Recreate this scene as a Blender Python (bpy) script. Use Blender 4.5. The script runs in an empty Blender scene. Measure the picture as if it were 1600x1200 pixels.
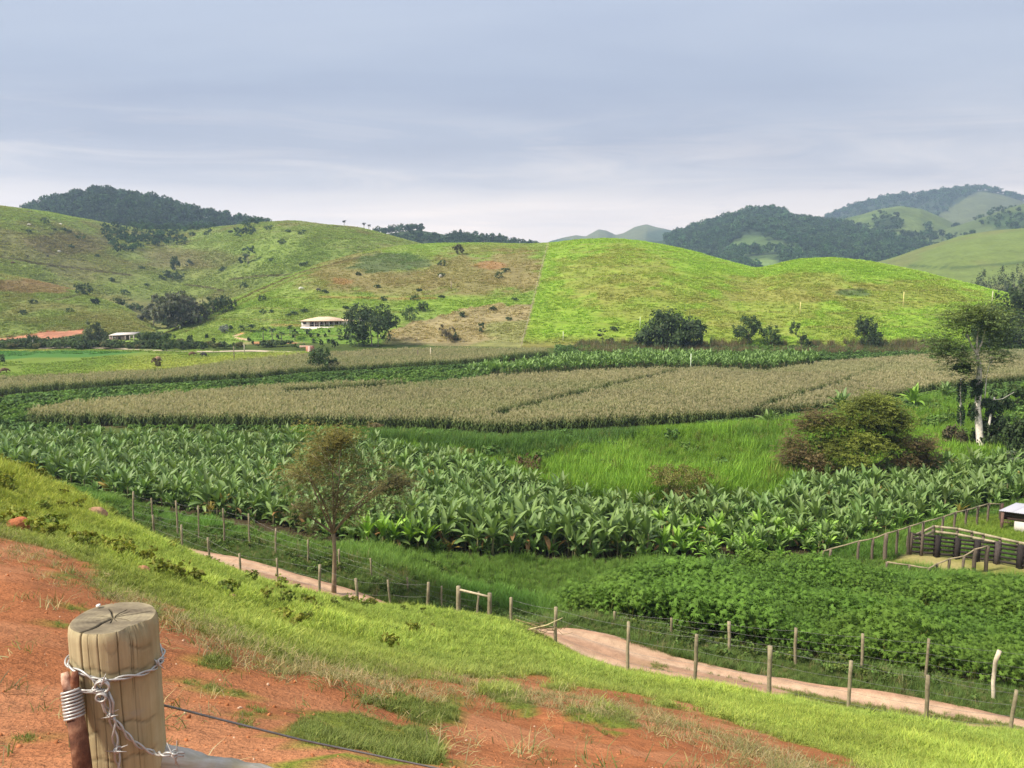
import bpy, math, random
import numpy as np
from mathutils import Vector, Matrix, Euler

C = bpy.context.scene.collection
SC = bpy.context.scene
R = math.radians

# ------------------------------------------------------------------ camera
EYE = 18.0
FPX = 1250.0                                   # focal length in photo pixels (1600 wide)
PITCH = math.atan(170.0 / FPX)
cam_d = bpy.data.cameras.new('camera')
cam_d.sensor_width = 36.0
cam_d.lens = 36.0 * FPX / 1600.0
cam_d.clip_start = 0.05
cam_d.clip_end = 20000
cam = bpy.data.objects.new('camera', cam_d)
cam.location = (0, 0, EYE)
cam.rotation_euler = (math.pi / 2 - PITCH, 0, 0)
C.objects.link(cam)
SC.camera = cam

# ------------------------------------------------------------------ light
SC.view_settings.view_transform = 'Standard'
SC.view_settings.look = 'None'
SC.view_settings.gamma = 1.0
SC.view_settings.use_curve_mapping = False
EXPOSURE = 1.25
SC.view_settings.exposure = EXPOSURE
SUN_ELEV, SUN_AZ = R(47), R(-112)              # azimuth from +y (ahead) towards +x; the sun is left and a little behind
SUN_DIR = Vector((math.sin(SUN_AZ) * math.cos(SUN_ELEV), math.cos(SUN_AZ) * math.cos(SUN_ELEV), math.sin(SUN_ELEV)))
sun_d = bpy.data.lights.new('sun', 'SUN')
sun_d.energy = 3.1
sun_d.angle = R(10.0)
sun_d.color = (1.0, 0.92, 0.79)
sun = bpy.data.objects.new('sun', sun_d)
sun.rotation_euler = SUN_DIR.to_track_quat('Z', 'Y').to_euler()
sun.location = (-60, -40, 80)
C.objects.link(sun)

world = bpy.data.worlds.new('World')
SC.world = world
world.use_nodes = True


class NT:
    """short hand for building node trees"""
    def __init__(s, tree):
        s.t = tree; s.n = tree.nodes; s.l = tree.links
        s.n.clear()
    def new(s, typ, **kw):
        nd = s.n.new(typ)
        for k, v in kw.items():
            setattr(nd, k, v)
        return nd
    def val(s, sock, v):
        if hasattr(v, 'is_output') or isinstance(v, bpy.types.NodeSocket):
            s.l.new(v, sock)
        elif v is not None:
            sock.default_value = v
    def math(s, op, a, b=None, clamp=False):
        nd = s.new('ShaderNodeMath', operation=op, use_clamp=clamp)
        s.val(nd.inputs[0], a)
        if b is not None: s.val(nd.inputs[1], b)
        return nd.outputs[0]
    def vmath(s, op, a, b=None, scale=None):
        nd = s.new('ShaderNodeVectorMath', operation=op)
        s.val(nd.inputs[0], a)
        if b is not None: s.val(nd.inputs[1], b)
        if scale is not None: s.val(nd.inputs['Scale'], scale)
        return nd.outputs[0]
    def mix(s, f, a, b, typ='MIX'):
        nd = s.new('ShaderNodeMix', data_type='RGBA', blend_type=typ)
        s.val(nd.inputs['Factor'], f); s.val(nd.inputs['A'], a); s.val(nd.inputs['B'], b)
        return nd.outputs['Result']
    def noise(s, vec, scale, detail=3, rough=0.55, dist=0.0):
        nd = s.new('ShaderNodeTexNoise')
        if vec is not None: s.l.new(vec, nd.inputs['Vector'])
        nd.inputs['Scale'].default_value = scale; nd.inputs['Detail'].default_value = detail
        nd.inputs['Roughness'].default_value = rough; nd.inputs['Distortion'].default_value = dist
        return nd.outputs['Fac']
    def ramp(s, fac, stops, interp='LINEAR'):
        nd = s.new('ShaderNodeValToRGB')
        s.l.new(fac, nd.inputs[0])
        cr = nd.color_ramp; cr.interpolation = interp
        while len(cr.elements) < len(stops): cr.elements.new(0.5)
        for e, (p, c) in zip(cr.elements, stops):
            e.position = p; e.color = (*c, 1) if len(c) == 3 else c
        return nd.outputs[0]
    def mapping(s, vec, scale=(1, 1, 1), rot=(0, 0, 0)):
        nd = s.new('ShaderNodeMapping')
        s.l.new(vec, nd.inputs['Vector']); nd.inputs['Scale'].default_value = scale; nd.inputs['Rotation'].default_value = rot
        return nd.outputs[0]


def build_world():
    w = NT(world.node_tree)
    out = w.new('ShaderNodeOutputWorld')
    sky = w.new('ShaderNodeTexSky', sky_type='NISHITA')
    sky.sun_disc = False
    sky.sun_elevation = SUN_ELEV
    sky.sun_rotation = SUN_AZ
    bg_sky = w.new('ShaderNodeBackground'); bg_sky.inputs['Strength'].default_value = 0.06
    w.l.new(sky.outputs[0], bg_sky.inputs['Color'])
    tc = w.new('ShaderNodeTexCoord')
    d = tc.outputs['Generated']
    sep = w.new('ShaderNodeSeparateXYZ'); w.l.new(d, sep.inputs[0])
    zz = w.math('MAXIMUM', sep.outputs[2], 0.0)
    den = w.math('ADD', zz, 0.10)
    px = w.math('DIVIDE', sep.outputs[0], den)
    py = w.math('DIVIDE', sep.outputs[1], den)
    comb = w.new('ShaderNodeCombineXYZ'); w.l.new(px, comb.inputs[0]); w.l.new(py, comb.inputs[1])
    cl = comb.outputs[0]
    k = 1.0
    # thin overcast seen low: cream by the horizon, lavender grey above
    base = w.ramp(zz, [(0.0, (2.4, 1.80, 1.30)), (0.045, (2.15, 1.66, 1.24)), (0.072, (1.40, 1.17, 1.00)), (0.105, (.78, .735, .745)), (0.15, (.56, .575, .655)), (0.22, (.505, .552, .668)),
                       (0.32, (.54, .60, .735)), (0.60, (.86, .90, .98)), (1.0, (1.15, 1.17, 1.22))])
    big = w.noise(w.mapping(cl, (.26, .55, 1), (0, 0, .45)), 1.0, 4, .5, .5)
    mid = w.noise(w.mapping(cl, (.45, 1.3, 1), (0, 0, -.16)), 1.0, 6, .62, 1.0)
    bigr = w.ramp(big, [(.34, (.88, .90, .95)), (.48, (1.02, 1.03, 1.04)), (.64, (1.20, 1.18, 1.13))])
    midr = w.ramp(mid, [(.32, (.945, .95, .965)), (.52, (1.0, 1.0, 1.0)), (.72, (1.07, 1.06, 1.04))])
    col = w.mix(1.0, w.mix(1.0, base, bigr, 'MULTIPLY'), midr, 'MULTIPLY')
    # bright breaks between the layers, low over the hills
    lowm = w.ramp(zz, [(0.03, (0, 0, 0)), (0.06, (1, 1, 1)), (0.12, (1, 1, 1)), (0.20, (0, 0, 0))])
    st = w.noise(w.mapping(d, (2.6, 2.6, 22), (.03, 0, 0)), 1.3, 7, .64, .8)
    str_ = w.ramp(st, [(.47, (0, 0, 0)), (.62, (1, 1, 1))])
    f = w.math('MULTIPLY', w.math('MULTIPLY', lowm, str_), .42)
    col = w.mix(f, col, (1.15, 1.02, .92, 1))
    dk = w.ramp(st, [(.33, (1, 1, 1)), (.44, (0, 0, 0))])
    col = w.mix(w.math('MULTIPLY', w.math('MULTIPLY', lowm, dk), .30), col, (.50, .51, .585, 1))
    bg_c = w.new('ShaderNodeBackground')
    bg_c.inputs['Strength'].default_value = 1.0 / 2 ** EXPOSURE
    w.l.new(col, bg_c.inputs['Color'])
    ms = w.new('ShaderNodeMixShader'); ms.inputs[0].default_value = 0.95
    w.l.new(bg_sky.outputs[0], ms.inputs[1]); w.l.new(bg_c.outputs[0], ms.inputs[2])
    w.l.new(ms.outputs[0], out.inputs['Surface'])


build_world()

# ------------------------------------------------------------------ numbers
rng = np.random.default_rng(7)
random.seed(7)


def _hash(ix, iy, seed):
    h = (ix.astype(np.int64) * 374761393 + iy.astype(np.int64) * 668265263 + seed * 1442695041) & 0xFFFFFFFF
    h = ((h ^ (h >> 13)) * 1274126177) & 0xFFFFFFFF
    h = h ^ (h >> 16)
    return (h & 0xFFFF) / 65535.0


def vnoise(x, y, seed=0):
    x = np.asarray(x, float); y = np.asarray(y, float)
    ix = np.floor(x); iy = np.floor(y)
    fx = x - ix; fy = y - iy
    fx = fx * fx * (3 - 2 * fx); fy = fy * fy * (3 - 2 * fy)
    a = _hash(ix, iy, seed); b = _hash(ix + 1, iy, seed); c = _hash(ix, iy + 1, seed); d = _hash(ix + 1, iy + 1, seed)
    return (a * (1 - fx) + b * fx) * (1 - fy) + (c * (1 - fx) + d * fx) * fy


def fbm(x, y, seed=0, octv=4, gain=.5):
    s = 0; a = 1; t = 0
    x = np.asarray(x, float); y = np.asarray(y, float)
    for i in range(octv):
        s = s + a * vnoise(x * 2 ** i + 17.3 * i, y * 2 ** i - 9.1 * i, seed + i); t += a; a *= gain
    return s / t


def smooth(a, b, x):
    t = np.clip((np.asarray(x, float) - a) / (b - a), 0, 1)
    return t * t * (3 - 2 * t)


cp, sp = math.cos(PITCH), math.sin(PITCH)


def ray(px, py):
    """photo pixel -> (dx/dy, dz/dy)"""
    v = (600.0 - np.asarray(py, float)) / FPX
    h = (np.asarray(px, float) - 800.0) / FPX
    dy = cp + sp * v; dz = -sp + cp * v
    return h / dy, dz / dy


def proj(x, y, z):
    x = np.asarray(x, float); y = np.asarray(y, float); z = np.asarray(z, float) - EYE
    dep = y * cp - z * sp
    up = y * sp + z * cp
    dep = np.where(dep < .05, .05, dep)
    return 800 + FPX * x / dep, 600 - FPX * up / dep


def curve(pts):
    a = np.array(pts, float)
    return lambda px: np.interp(px, a[:, 0], a[:, 1])


def inpoly(px, py, poly):
    px = np.asarray(px, float); py = np.asarray(py, float)
    r = np.zeros(px.shape, bool); n = len(poly)
    for i in range(n):
        x1, y1 = poly[i]; x2, y2 = poly[(i + 1) % n]
        if y1 == y2: continue
        c = ((y1 > py) != (y2 > py)) & (px < (x2 - x1) * (py - y1) / (y2 - y1) + x1)
        r ^= c
    return r


# ------------------------------------------------------------------ the lie of the land
RN = np.array([.444, .896])                    # across the road, away from the camera
RS = np.array([.896, -.444])                   # along the road


def road_ds(x, y):
    return 30.1 - (RN[0] * x + RN[1] * y), RS[0] * x + RS[1] * y


def from_ds(d, s):
    n = 30.1 - d
    return n * RN[0] + s * RS[0], n * RN[1] + s * RS[1]


def _cp():
    P = []
    def a(px, py, y):
        u, m = ray(px, py); P.append((u * y, y, EYE + m * y))
    def w(px, y, z, py=1000):
        u, _ = ray(px, py); P.append((u * y, y, z))
    for q in [(0, 1200, 3.0), (0, 950, 6), (0, 850, 12), (0, 800, 17), (0, 725, 26),
              (250, 1200, 2.9), (250, 1080, 4.2), (250, 965, 8), (250, 900, 14), (250, 856, 28),
              (120, 780, 25), (400, 1035, 6.5), (400, 960, 15), (400, 910, 28), (300, 880, 28), (340, 888, 28), (470, 930, 28),
              (540, 1065, 9), (540, 1000, 16), (540, 948, 28), (530, 938, 31.5),
              (716, 1200, 2.8), (716, 1150, 5), (716, 1085, 9), (716, 1030, 17), (716, 975, 24), (716, 949, 29), (620, 934, 31), (800, 970, 27.8), (850, 993, 27.0),
              (870, 1150, 6), (870, 1095, 10), (870, 1050, 18), (870, 1012, 26.2),
              (1100, 1200, 5), (1100, 1155, 9.5), (1100, 1130, 12.5), (1100, 1078, 24),
              (1300, 1200, 8.5), (1300, 1108, 22), (1450, 1200, 11.5), (1450, 1139, 21.5), (1600, 1200, 13), (1600, 1152, 20)]:
        a(*q)
    w(0, 33, 8.6); w(0, 40, 5.6); w(250, 34, 6.5); w(-300, 24, 13.2); w(-300, 32, 9.5)
    for q in [(0, 0, 16.4), (0, -6, 18.2), (-14, -4, 18.4), (14, -4, 13.0), (16, 4, 12.4), (26, 6, 9.5), (24, -8, 13), (-26, 6, 17.5), (-26, -10, 20)]:
        P.append(q)
    for s in (-70, -55, -42, -30, -20, -10, 0, 10, 20, 32, 48):
        for d, z in ((3.4, 3.62), (1.6, 3.5), (-.2, 3.45), (-2, 2.9), (-6, 2.2), (-12, 1.0), (-20, 0.05), (-34, 0)):
            x, y = from_ds(d, s); P.append((x, y, z))
    return np.array(P)


CTRL = _cp()


def _tps_k(r2):
    return np.where(r2 > 1e-9, r2 * np.log(np.maximum(r2, 1e-9)), 0) * .5


def _fit():
    n = len(CTRL); X = CTRL[:, :2]
    K = _tps_k(((X[:, None] - X[None]) ** 2).sum(-1)) + np.eye(n) * .6
    Q = np.hstack([np.ones((n, 1)), X])
    A = np.block([[K, Q], [Q.T, np.zeros((3, 3))]])
    return np.linalg.solve(A, np.concatenate([CTRL[:, 2], np.zeros(3)]))


_W = _fit()


def ground_z(x, y, fine=True):
    x = np.asarray(x, float); y = np.asarray(y, float)
    shp = np.broadcast(x, y).shape
    x = np.broadcast_to(x, shp).ravel(); y = np.broadcast_to(y, shp).ravel()
    d, s = road_ds(x, y)
    z = np.zeros(x.shape)
    near = (d > -26) & (np.abs(x) < 90) & (y < 75) & (y > -40)
    if near.any():
        xn = x[near]; yn = y[near]; acc = np.zeros(xn.shape)
        for i in range(0, len(xn), 40000):
            xx = xn[i:i + 40000]; yy = yn[i:i + 40000]
            r2 = (xx[:, None] - CTRL[None, :, 0]) ** 2 + (yy[:, None] - CTRL[None, :, 1]) ** 2
            acc[i:i + 40000] = _tps_k(r2) @ _W[:len(CTRL)] + _W[-3] + _W[-2] * xx + _W[-1] * yy
        z[near] = acc
    far_hill = 3.5 + np.clip(d, 0, 60) * .38
    e = np.maximum(np.abs(x) - 55, np.maximum(-y - 14, 0)) 
    bl = smooth(0, 25, e)
    hill = np.where(d > 0, far_hill, 3.5 * smooth(-22, 0, d))
    z = z * (1 - bl) + hill * bl
    z = z * smooth(-26, -19, d)
    if fine:
        up = smooth(4, 7, d)
        for bx, by, br, bh in ((-4.95, 7.5, .42, .13), (-4.7, 6.75, .55, .12), (-4.0, 4.9, .45, .10), (-2.6, 8.2, .5, .08), (-1.2, 6.2, .7, .07), (.8, 8.2, .6, .10), (2.2, 9.2, .6, .10)):
            z = z + bh * np.exp(-((x - bx) ** 2 + ((y - by) * 1.2) ** 2) / br ** 2)
        # rills washed down the bare earth
        rl = fbm(x * .9 + y * .35, y * .16 - x * .10, 41, 3)
        z = z - .07 * smooth(.10, .0, np.abs(rl - .5)) * smooth(12, 15, d) * smooth(16, 9, y)
        z = z - 1.5 * np.exp(-np.abs((s + 17.0) / 4.3) ** 2.6) * smooth(7, 3.2, d) * smooth(-16, -4, d)
        z = z - .10 * smooth(3.9, 3.3, d) * smooth(-.75, -.2, d)
        z = z + up * ((fbm(x * .45, y * .45, 3) - .5) * .22 + (fbm(x * 2.1, y * 2.1, 5, 3) - .5) * .07)
        z = z + (1 - up) * smooth(-3, -8, d) * (fbm(x * .11, y * .11, 9, 3) - .5) * .3
    return z.reshape(shp)


class Hill:
    """a ridge: its skyline as (pixel, pixel) seen from the viewpoint, its distance there and the distance of its foot"""
    def __init__(h, crest, dist, foot, back=.7, w=.25, z0=0., rough=0., rs=60., seed=1, sm=10):
        c = np.array(crest, float)
        u, m = ray(c[:, 0], c[:, 1])
        h.u0, h.u1 = u[0], u[-1]
        g = np.linspace(u[0], u[-1], 600)
        pxg = 800 + FPX * g                    # close enough to the pixel for the two distance tables
        D = np.interp(pxg, *np.array(dist, float).T); B = np.interp(pxg, *np.array(foot, float).T)
        S = np.interp(g, u, m)
        ker = np.hanning(sm * 2 + 3); ker /= ker.sum(); k = len(ker) // 2
        def f(v):
            v = np.concatenate([2 * v[0] - v[k:0:-1], v, 2 * v[-1] - v[-2:-k - 2:-1]])
            return np.convolve(v, ker, 'valid')
        h.g, h.D, h.B, h.S = g, f(D), f(B), f(S)
        h.w, h.back, h.z0, h.rough, h.rs, h.seed = w, back, z0, rough, rs, seed
        t = np.linspace(.3, 1.25, 120)
        y = h.B[:, None] + t[None] * (h.D - h.B)[:, None]
        h.H = ((EYE - z0 + h.S[:, None] * y) / h.prof(t)[None]).min(1)
        h.H = np.maximum(h.H, .2)
    def prof(h, t):
        t = np.asarray(t, float)
        a = np.clip(t, 0, 1)
        up = (1 - h.w) * np.sin(np.pi / 2 * a) + h.w * a * a * (3 - 2 * a)
        b = np.clip((t - 1) / h.back, 0, 1)
        return np.where(t <= 1, up, .5 + .5 * np.cos(np.pi * b))
    def t(h, x, y):
        u = x / np.maximum(y, 1)
        B = np.interp(u, h.g, h.B); D = np.interp(u, h.g, h.D)
        return (y - B) / (D - B)
    def z(h, x, y):
        x = np.asarray(x, float); y = np.asarray(y, float)
        u = x / np.maximum(y, 1)
        t = h.t(x, y)
        H = np.interp(u, h.g, h.H)
        pr = h.prof(t)
        r = (fbm(x / h.rs, y / h.rs, h.seed, 4) - .5) * 2 * h.rough * np.sin(np.pi * np.clip(t, 0, 1.02) / 1.02) ** .7
        e = smooth(h.u0 - .001, h.u0 + .03, u) * smooth(h.u1 + .001, h.u1 - .03, u)
        z = h.z0 + (H * pr + r) * e
        return np.where((t <= 0) | (t >= 1 + h.back) | (u < h.u0) | (u > h.u1) | (y < 1), -3.0, z)


HILLS = {}
HILLS['near'] = Hill([(150, 545), (255, 521), (300, 496), (360, 470), (430, 440), (500, 412), (560, 397), (620, 385), (690, 380.5), (760, 379), (820, 381), (860, 380), (900, 375), (960, 373),
                      (1010, 378), (1060, 387), (1110, 401), (1150, 412), (1185, 421), (1215, 412), (1250, 405), (1300, 403), (1350, 408), (1400, 417), (1450, 428), (1500, 441), (1550, 453), (1600, 464), (1750, 492), (1900, 515)],
                     [(150, 225), (255, 240), (430, 300), (620, 370), (760, 390), (860, 365), (960, 340), (1185, 305), (1300, 285), (1600, 255), (1900, 250)],
                     [(150, 205), (255, 205), (500, 212), (815, 200), (1045, 192), (1300, 188), (1600, 182), (1900, 180)], back=.8, w=.12, rough=1.1, rs=38, seed=11)
HILLS['pasture'] = Hill([(-500, 330), (-200, 318), (-60, 320), (0, 325), (60, 332), (130, 345), (180, 354), (240, 361), (300, 360), (360, 355), (410, 349), (455, 346), (500, 352), (560, 357), (600, 367), (640, 378), (700, 392), (780, 412)],
                        [(-500, 400), (-60, 430), (60, 470), (200, 600), (280, 640), (350, 600), (450, 520), (560, 500), (780, 480)],
                        [(-500, 240), (0, 265), (200, 300), (300, 330), (450, 300), (780, 300)], back=.8, w=.45, rough=4.0, rs=90, seed=21)
HILLS['knoll'] = Hill([(-600, 415), (-300, 420), (-40, 425), (0, 428), (60, 440), (130, 456), (190, 478), (225, 498), (262, 522), (330, 545)],
                      [(-600, 330), (0, 310), (130, 300), (260, 270), (330, 260)], [(-600, 215), (0, 222), (330, 226)], back=.7, w=.2, rough=1.6, rs=40, seed=31)
HILLS['forest'] = Hill([(-150, 352), (20, 337), (60, 329), (100, 316), (135, 308), (160, 304), (200, 311), (260, 326), (320, 342), (380, 353), (410, 357), (470, 372), (600, 400)],
                       [(-150, 860), (600, 860)], [(-150, 600), (600, 600)], back=.8, w=.2, rough=7, rs=110, seed=41)
HILLS['wood'] = Hill([(480, 392), (560, 378), (600, 366), (650, 359), (690, 365), (740, 374), (800, 382), (830, 388), (900, 400)],
                     [(480, 880), (900, 800)], [(480, 640), (900, 600)], back=.8, w=.2, rough=5, rs=90, seed=51)
HILLS['cones'] = Hill([(780, 410), (840, 386), (860, 376), (880, 370), (900, 366), (915, 368), (935, 357), (948, 359), (962, 366), (975, 363), (992, 354), (1010, 350), (1028, 355), (1045, 359), (1090, 372), (1200, 395)],
                      [(780, 2500), (1200, 2500)], [(780, 1700), (1200, 1700)], back=.8, w=.3, rough=14, rs=240, seed=61, sm=3)
HILLS['ridge'] = Hill([(860, 400), (960, 384), (1030, 382), (1060, 375), (1090, 364), (1130, 350), (1165, 338), (1195, 333), (1222, 336), (1242, 347), (1290, 351), (1330, 355), (1380, 360), (1430, 372), (1490, 388), (1560, 402), (1680, 425)],
                      [(860, 1500), (1240, 1350), (1680, 1280)], [(860, 820), (1680, 760)], back=.8, w=.4, rough=16, rs=200, seed=71, sm=4)
HILLS['far_ridge'] = Hill([(1200, 365), (1290, 341), (1330, 326), (1380, 315), (1440, 309), (1500, 300), (1540, 296), (1580, 305), (1640, 326), (1720, 342), (1900, 350)],
                          [(1200, 2200), (1900, 2200)], [(1200, 1450), (1900, 1350)], back=.8, w=.4, rough=20, rs=260, seed=81, sm=4)
HILLS['spur'] = Hill([(1220, 372), (1285, 347), (1340, 334), (1375, 324), (1405, 320), (1440, 325), (1480, 344), (1510, 362), (1560, 384), (1640, 410)],
                     [(1220, 1500), (1640, 1450)], [(1220, 850), (1640, 850)], back=.8, w=.35, rough=13, rs=160, seed=91, sm=6)
HILLS['flank'] = Hill([(1390, 372), (1440, 372), (1500, 355), (1540, 342), (1580, 328), (1640, 312), (1760, 300), (1950, 300)],
                      [(1390, 1250), (1950, 1150)], [(1390, 780), (1950, 760)], back=.8, w=.4, rough=13, rs=150, seed=95, sm=6)
HILLS['meadow'] = Hill([(1290, 428), (1350, 414), (1390, 404), (1440, 388), (1500, 370), (1550, 362), (1640, 352), (1760, 345), (1950, 345)],
                       [(1290, 720), (1950, 680)], [(1290, 420), (1950, 400)], back=.8, w=.45, rough=5, rs=80, seed=99, sm=8)


def land_z(x, y):
    z = ground_z(x, y)
    for h in HILLS.values():
        z = np.maximum(z, h.z(x, y))
    return z


_ys = np.concatenate([np.arange(1.2, 60, .08), 60 * 1.0016 ** np.arange(0, 2300)])


def hit(px, py, only=None, ymin=0):
    """the place on the land seen at a pixel of the photo"""
    u, m = ray(px, py)
    ys = _ys[_ys > ymin]
    x = u * ys
    z = land_z(x, ys) if only is None else np.maximum(HILLS[only].z(x, ys), -2)
    ok = np.nonzero(EYE + m * ys <= z)[0]
    if len(ok) == 0:
        d = np.argmin(EYE + m * ys - z); i = d
    else:
        i = ok[0]
    return Vector((float(x[i]), float(ys[i]), float(z[i])))


def px_size(p):
    """metres per photo pixel at a place"""
    return (p[1] * cp - (p[2] - EYE) * sp) / FPX


def top_z(p, py):
    """height reached over place p by something whose top shows at pixel row py"""
    _, m = ray(800, py)
    return EYE + m * p[1] - p[2]


# ------------------------------------------------------------------ objects
def mesh_np(name, verts, faces, col=None, smooth_=False, uv=None):
    me = bpy.data.meshes.new(name)
    verts = np.asarray(verts, np.float32)
    groups = faces if isinstance(faces, (list, tuple)) else [faces]
    groups = [np.asarray(f, np.int32) for f in groups if len(f)]
    tot = np.concatenate([np.full(len(f), f.shape[1], np.int32) for f in groups])
    idx = np.concatenate([f.ravel() for f in groups])
    st = np.concatenate([[0], np.cumsum(tot)[:-1]]).astype(np.int32)
    me.vertices.add(len(verts)); me.vertices.foreach_set('co', verts.ravel())
    me.loops.add(len(idx)); me.loops.foreach_set('vertex_index', idx)
    me.polygons.add(len(tot)); me.polygons.foreach_set('loop_start', st); me.polygons.foreach_set('loop_total', tot)
    if smooth_:
        me.polygons.foreach_set('use_smooth', np.ones(len(tot), bool))
    me.update(calc_edges=True)
    if col is not None:
        a = me.color_attributes.new('Col', 'FLOAT_COLOR', 'POINT')
        c = np.ones((len(verts), 4), np.float32); c[:, :3] = col
        a.data.foreach_set('color', c.ravel())
    me.validate()
    return me


def obj(name, me, mat=None, parent=None, loc=None, rot=None, link=True):
    o = bpy.data.objects.new(name, me)
    if mat is not None and me is not None:
        if len(me.materials) == 0: me.materials.append(mat)
    if link: C.objects.link(o)
    if parent is not None: o.parent = parent
    if loc is not None: o.location = loc
    if rot is not None: o.rotation_euler = rot
    return o


def tag(o, label=None, cat=None, group=None, kind=None):
    if label: o['label'] = label
    if cat: o['category'] = cat
    if group: o['group'] = group
    if kind: o['kind'] = kind
    return o


def thing(name, label, cat, loc=(0, 0, 0), rz=0, group=None):
    o = bpy.data.objects.new(name, None)
    o.empty_display_size = .2
    C.objects.link(o); o.location = loc; o.rotation_euler = (0, 0, rz)
    return tag(o, label, cat, group)


class MB:
    """collects shapes and joins them into one mesh"""
    def __init__(s): s.v = []; s.q = []; s.t = []; s.c = []; s.n = 0
    def add(s, v, q=None, t=None, col=(1, 1, 1)):
        v = np.asarray(v, float).reshape(-1, 3)
        s.v.append(v)
        if q is not None and len(q): s.q.append(np.asarray(q, np.int64).reshape(-1, 4) + s.n)
        if t is not None and len(t): s.t.append(np.asarray(t, np.int64).reshape(-1, 3) + s.n)
        c = np.asarray(col, float)
        s.c.append(np.broadcast_to(c, (len(v), 3)) if c.ndim == 1 else c)
        s.n += len(v)
        return s
    def tube(s, pts, rad, seg=6, col=(1, 1, 1), cap=True):
        pts = np.asarray(pts, float); n = len(pts)
        rad = np.broadcast_to(np.asarray(rad, float), (n,))
        tan = np.gradient(pts, axis=0); tan /= np.linalg.norm(tan, axis=1)[:, None] + 1e-9
        ref = np.array([1., 0, 0]) if abs(tan[0][0]) < .8 else np.array([0, 1., 0])
        V = []
        for i in range(n):
            a = np.cross(tan[i], ref); a /= np.linalg.norm(a) + 1e-9
            b = np.cross(tan[i], a); ref = np.cross(a, tan[i]) if True else ref
            th = np.linspace(0, 2 * np.pi, seg, endpoint=False)
            V.append(pts[i] + rad[i] * (np.cos(th)[:, None] * a + np.sin(th)[:, None] * b))
        V = np.vstack(V); Q = []
        for i in range(n - 1):
            for k in range(seg):
                k2 = (k + 1) % seg
                Q.append((i * seg + k, i * seg + k2, (i + 1) * seg + k2, (i + 1) * seg + k))
        T = []
        if cap:
            base = len(V); V = np.vstack([V, pts[:1], pts[-1:]])
            for k in range(seg):
                k2 = (k + 1) % seg
                T.append((base, k2, k)); T.append((base + 1, (n - 1) * seg + k, (n - 1) * seg + k2))
        return s.add(V, Q, T, col)
    def box(s, lo, hi, col=(1, 1, 1), M=None):
        x0, y0, z0 = lo; x1, y1, z1 = hi
        v = np.array([(x0, y0, z0), (x1, y0, z0), (x1, y1, z0), (x0, y1, z0), (x0, y0, z1), (x1, y0, z1), (x1, y1, z1), (x0, y1, z1)], float)
        if M is not None: v = np.array([M @ Vector(p) for p in v])
        return s.add(v, [(0, 3, 2, 1), (4, 5, 6, 7), (0, 1, 5, 4), (1, 2, 6, 5), (2, 3, 7, 6), (3, 0, 4, 7)], None, col)
    def bar(s, a, b, w, h, col=(1, 1, 1)):
        a = np.asarray(a, float); b = np.asarray(b, float)
        d = b - a; L = np.linalg.norm(d); d /= L
        up = np.array([0, 0, 1.]) if abs(d[2]) < .9 else np.array([1., 0, 0])
        r = np.cross(d, up); r /= np.linalg.norm(r); up = np.cross(r, d)
        v = []
        for p in (a, b):
            for i, j in ((-1, -1), (1, -1), (1, 1), (-1, 1)): v.append(p + r * i * w / 2 + up * j * h / 2)
        return s.add(v, [(0, 3, 2, 1), (4, 5, 6, 7), (0, 1, 5, 4), (1, 2, 6, 5), (2, 3, 7, 6), (3, 0, 4, 7)], None, col)
    def mesh(s, name, smooth_=False):
        f = []
        if s.q: f.append(np.vstack(s.q))
        if s.t: f.append(np.vstack(s.t))
        return mesh_np(name, np.vstack(s.v), f, np.vstack(s.c), smooth_)
    def build(s, name, mat, parent=None, loc=None, rot=None, smooth_=False):
        return obj(name, s.mesh(name, smooth_), mat, parent, loc, rot)


# ------------------------------------------------------------------ materials
def new_mat(name):
    m = bpy.data.materials.new(name); m.use_nodes = True
    return m, NT(m.node_tree)


def principled(w, col, rough=.8, spec=.3, normal=None):
    p = w.new('ShaderNodeBsdfPrincipled')
    w.val(p.inputs['Base Color'], col); w.val(p.inputs['Roughness'], rough)
    p.inputs['Specular IOR Level'].default_value = spec
    if normal is not None: w.l.new(normal, p.inputs['Normal'])
    return p


def finish(w, sh):
    o = w.new('ShaderNodeOutputMaterial')
    w.l.new(sh, o.inputs['Surface'])


def bump(w, h, strength=.5, dist=.05):
    b = w.new('ShaderNodeBump'); b.inputs['Strength'].default_value = strength; b.inputs['Distance'].default_value = dist
    w.l.new(h, b.inputs['Height'])
    return b.outputs['Normal']


def leaf_shader(w, col, trans=.3, rough=.6, spec=.2):
    p = principled(w, col, rough, spec)
    t = w.new('ShaderNodeBsdfTranslucent')
    w.l.new(w.mix(1.0, col, (1.0, 1.05, .55, 1), 'MULTIPLY'), t.inputs['Color'])
    ms = w.new('ShaderNodeMixShader'); ms.inputs[0].default_value = trans
    w.l.new(p.outputs[0], ms.inputs[1]); w.l.new(t.outputs[0], ms.inputs[2])
    return ms.outputs[0]


def attr(w, name, typ='GEOMETRY'):
    a = w.new('ShaderNodeAttribute', attribute_name=name, attribute_type=typ)
    return a.outputs['Color']


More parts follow.
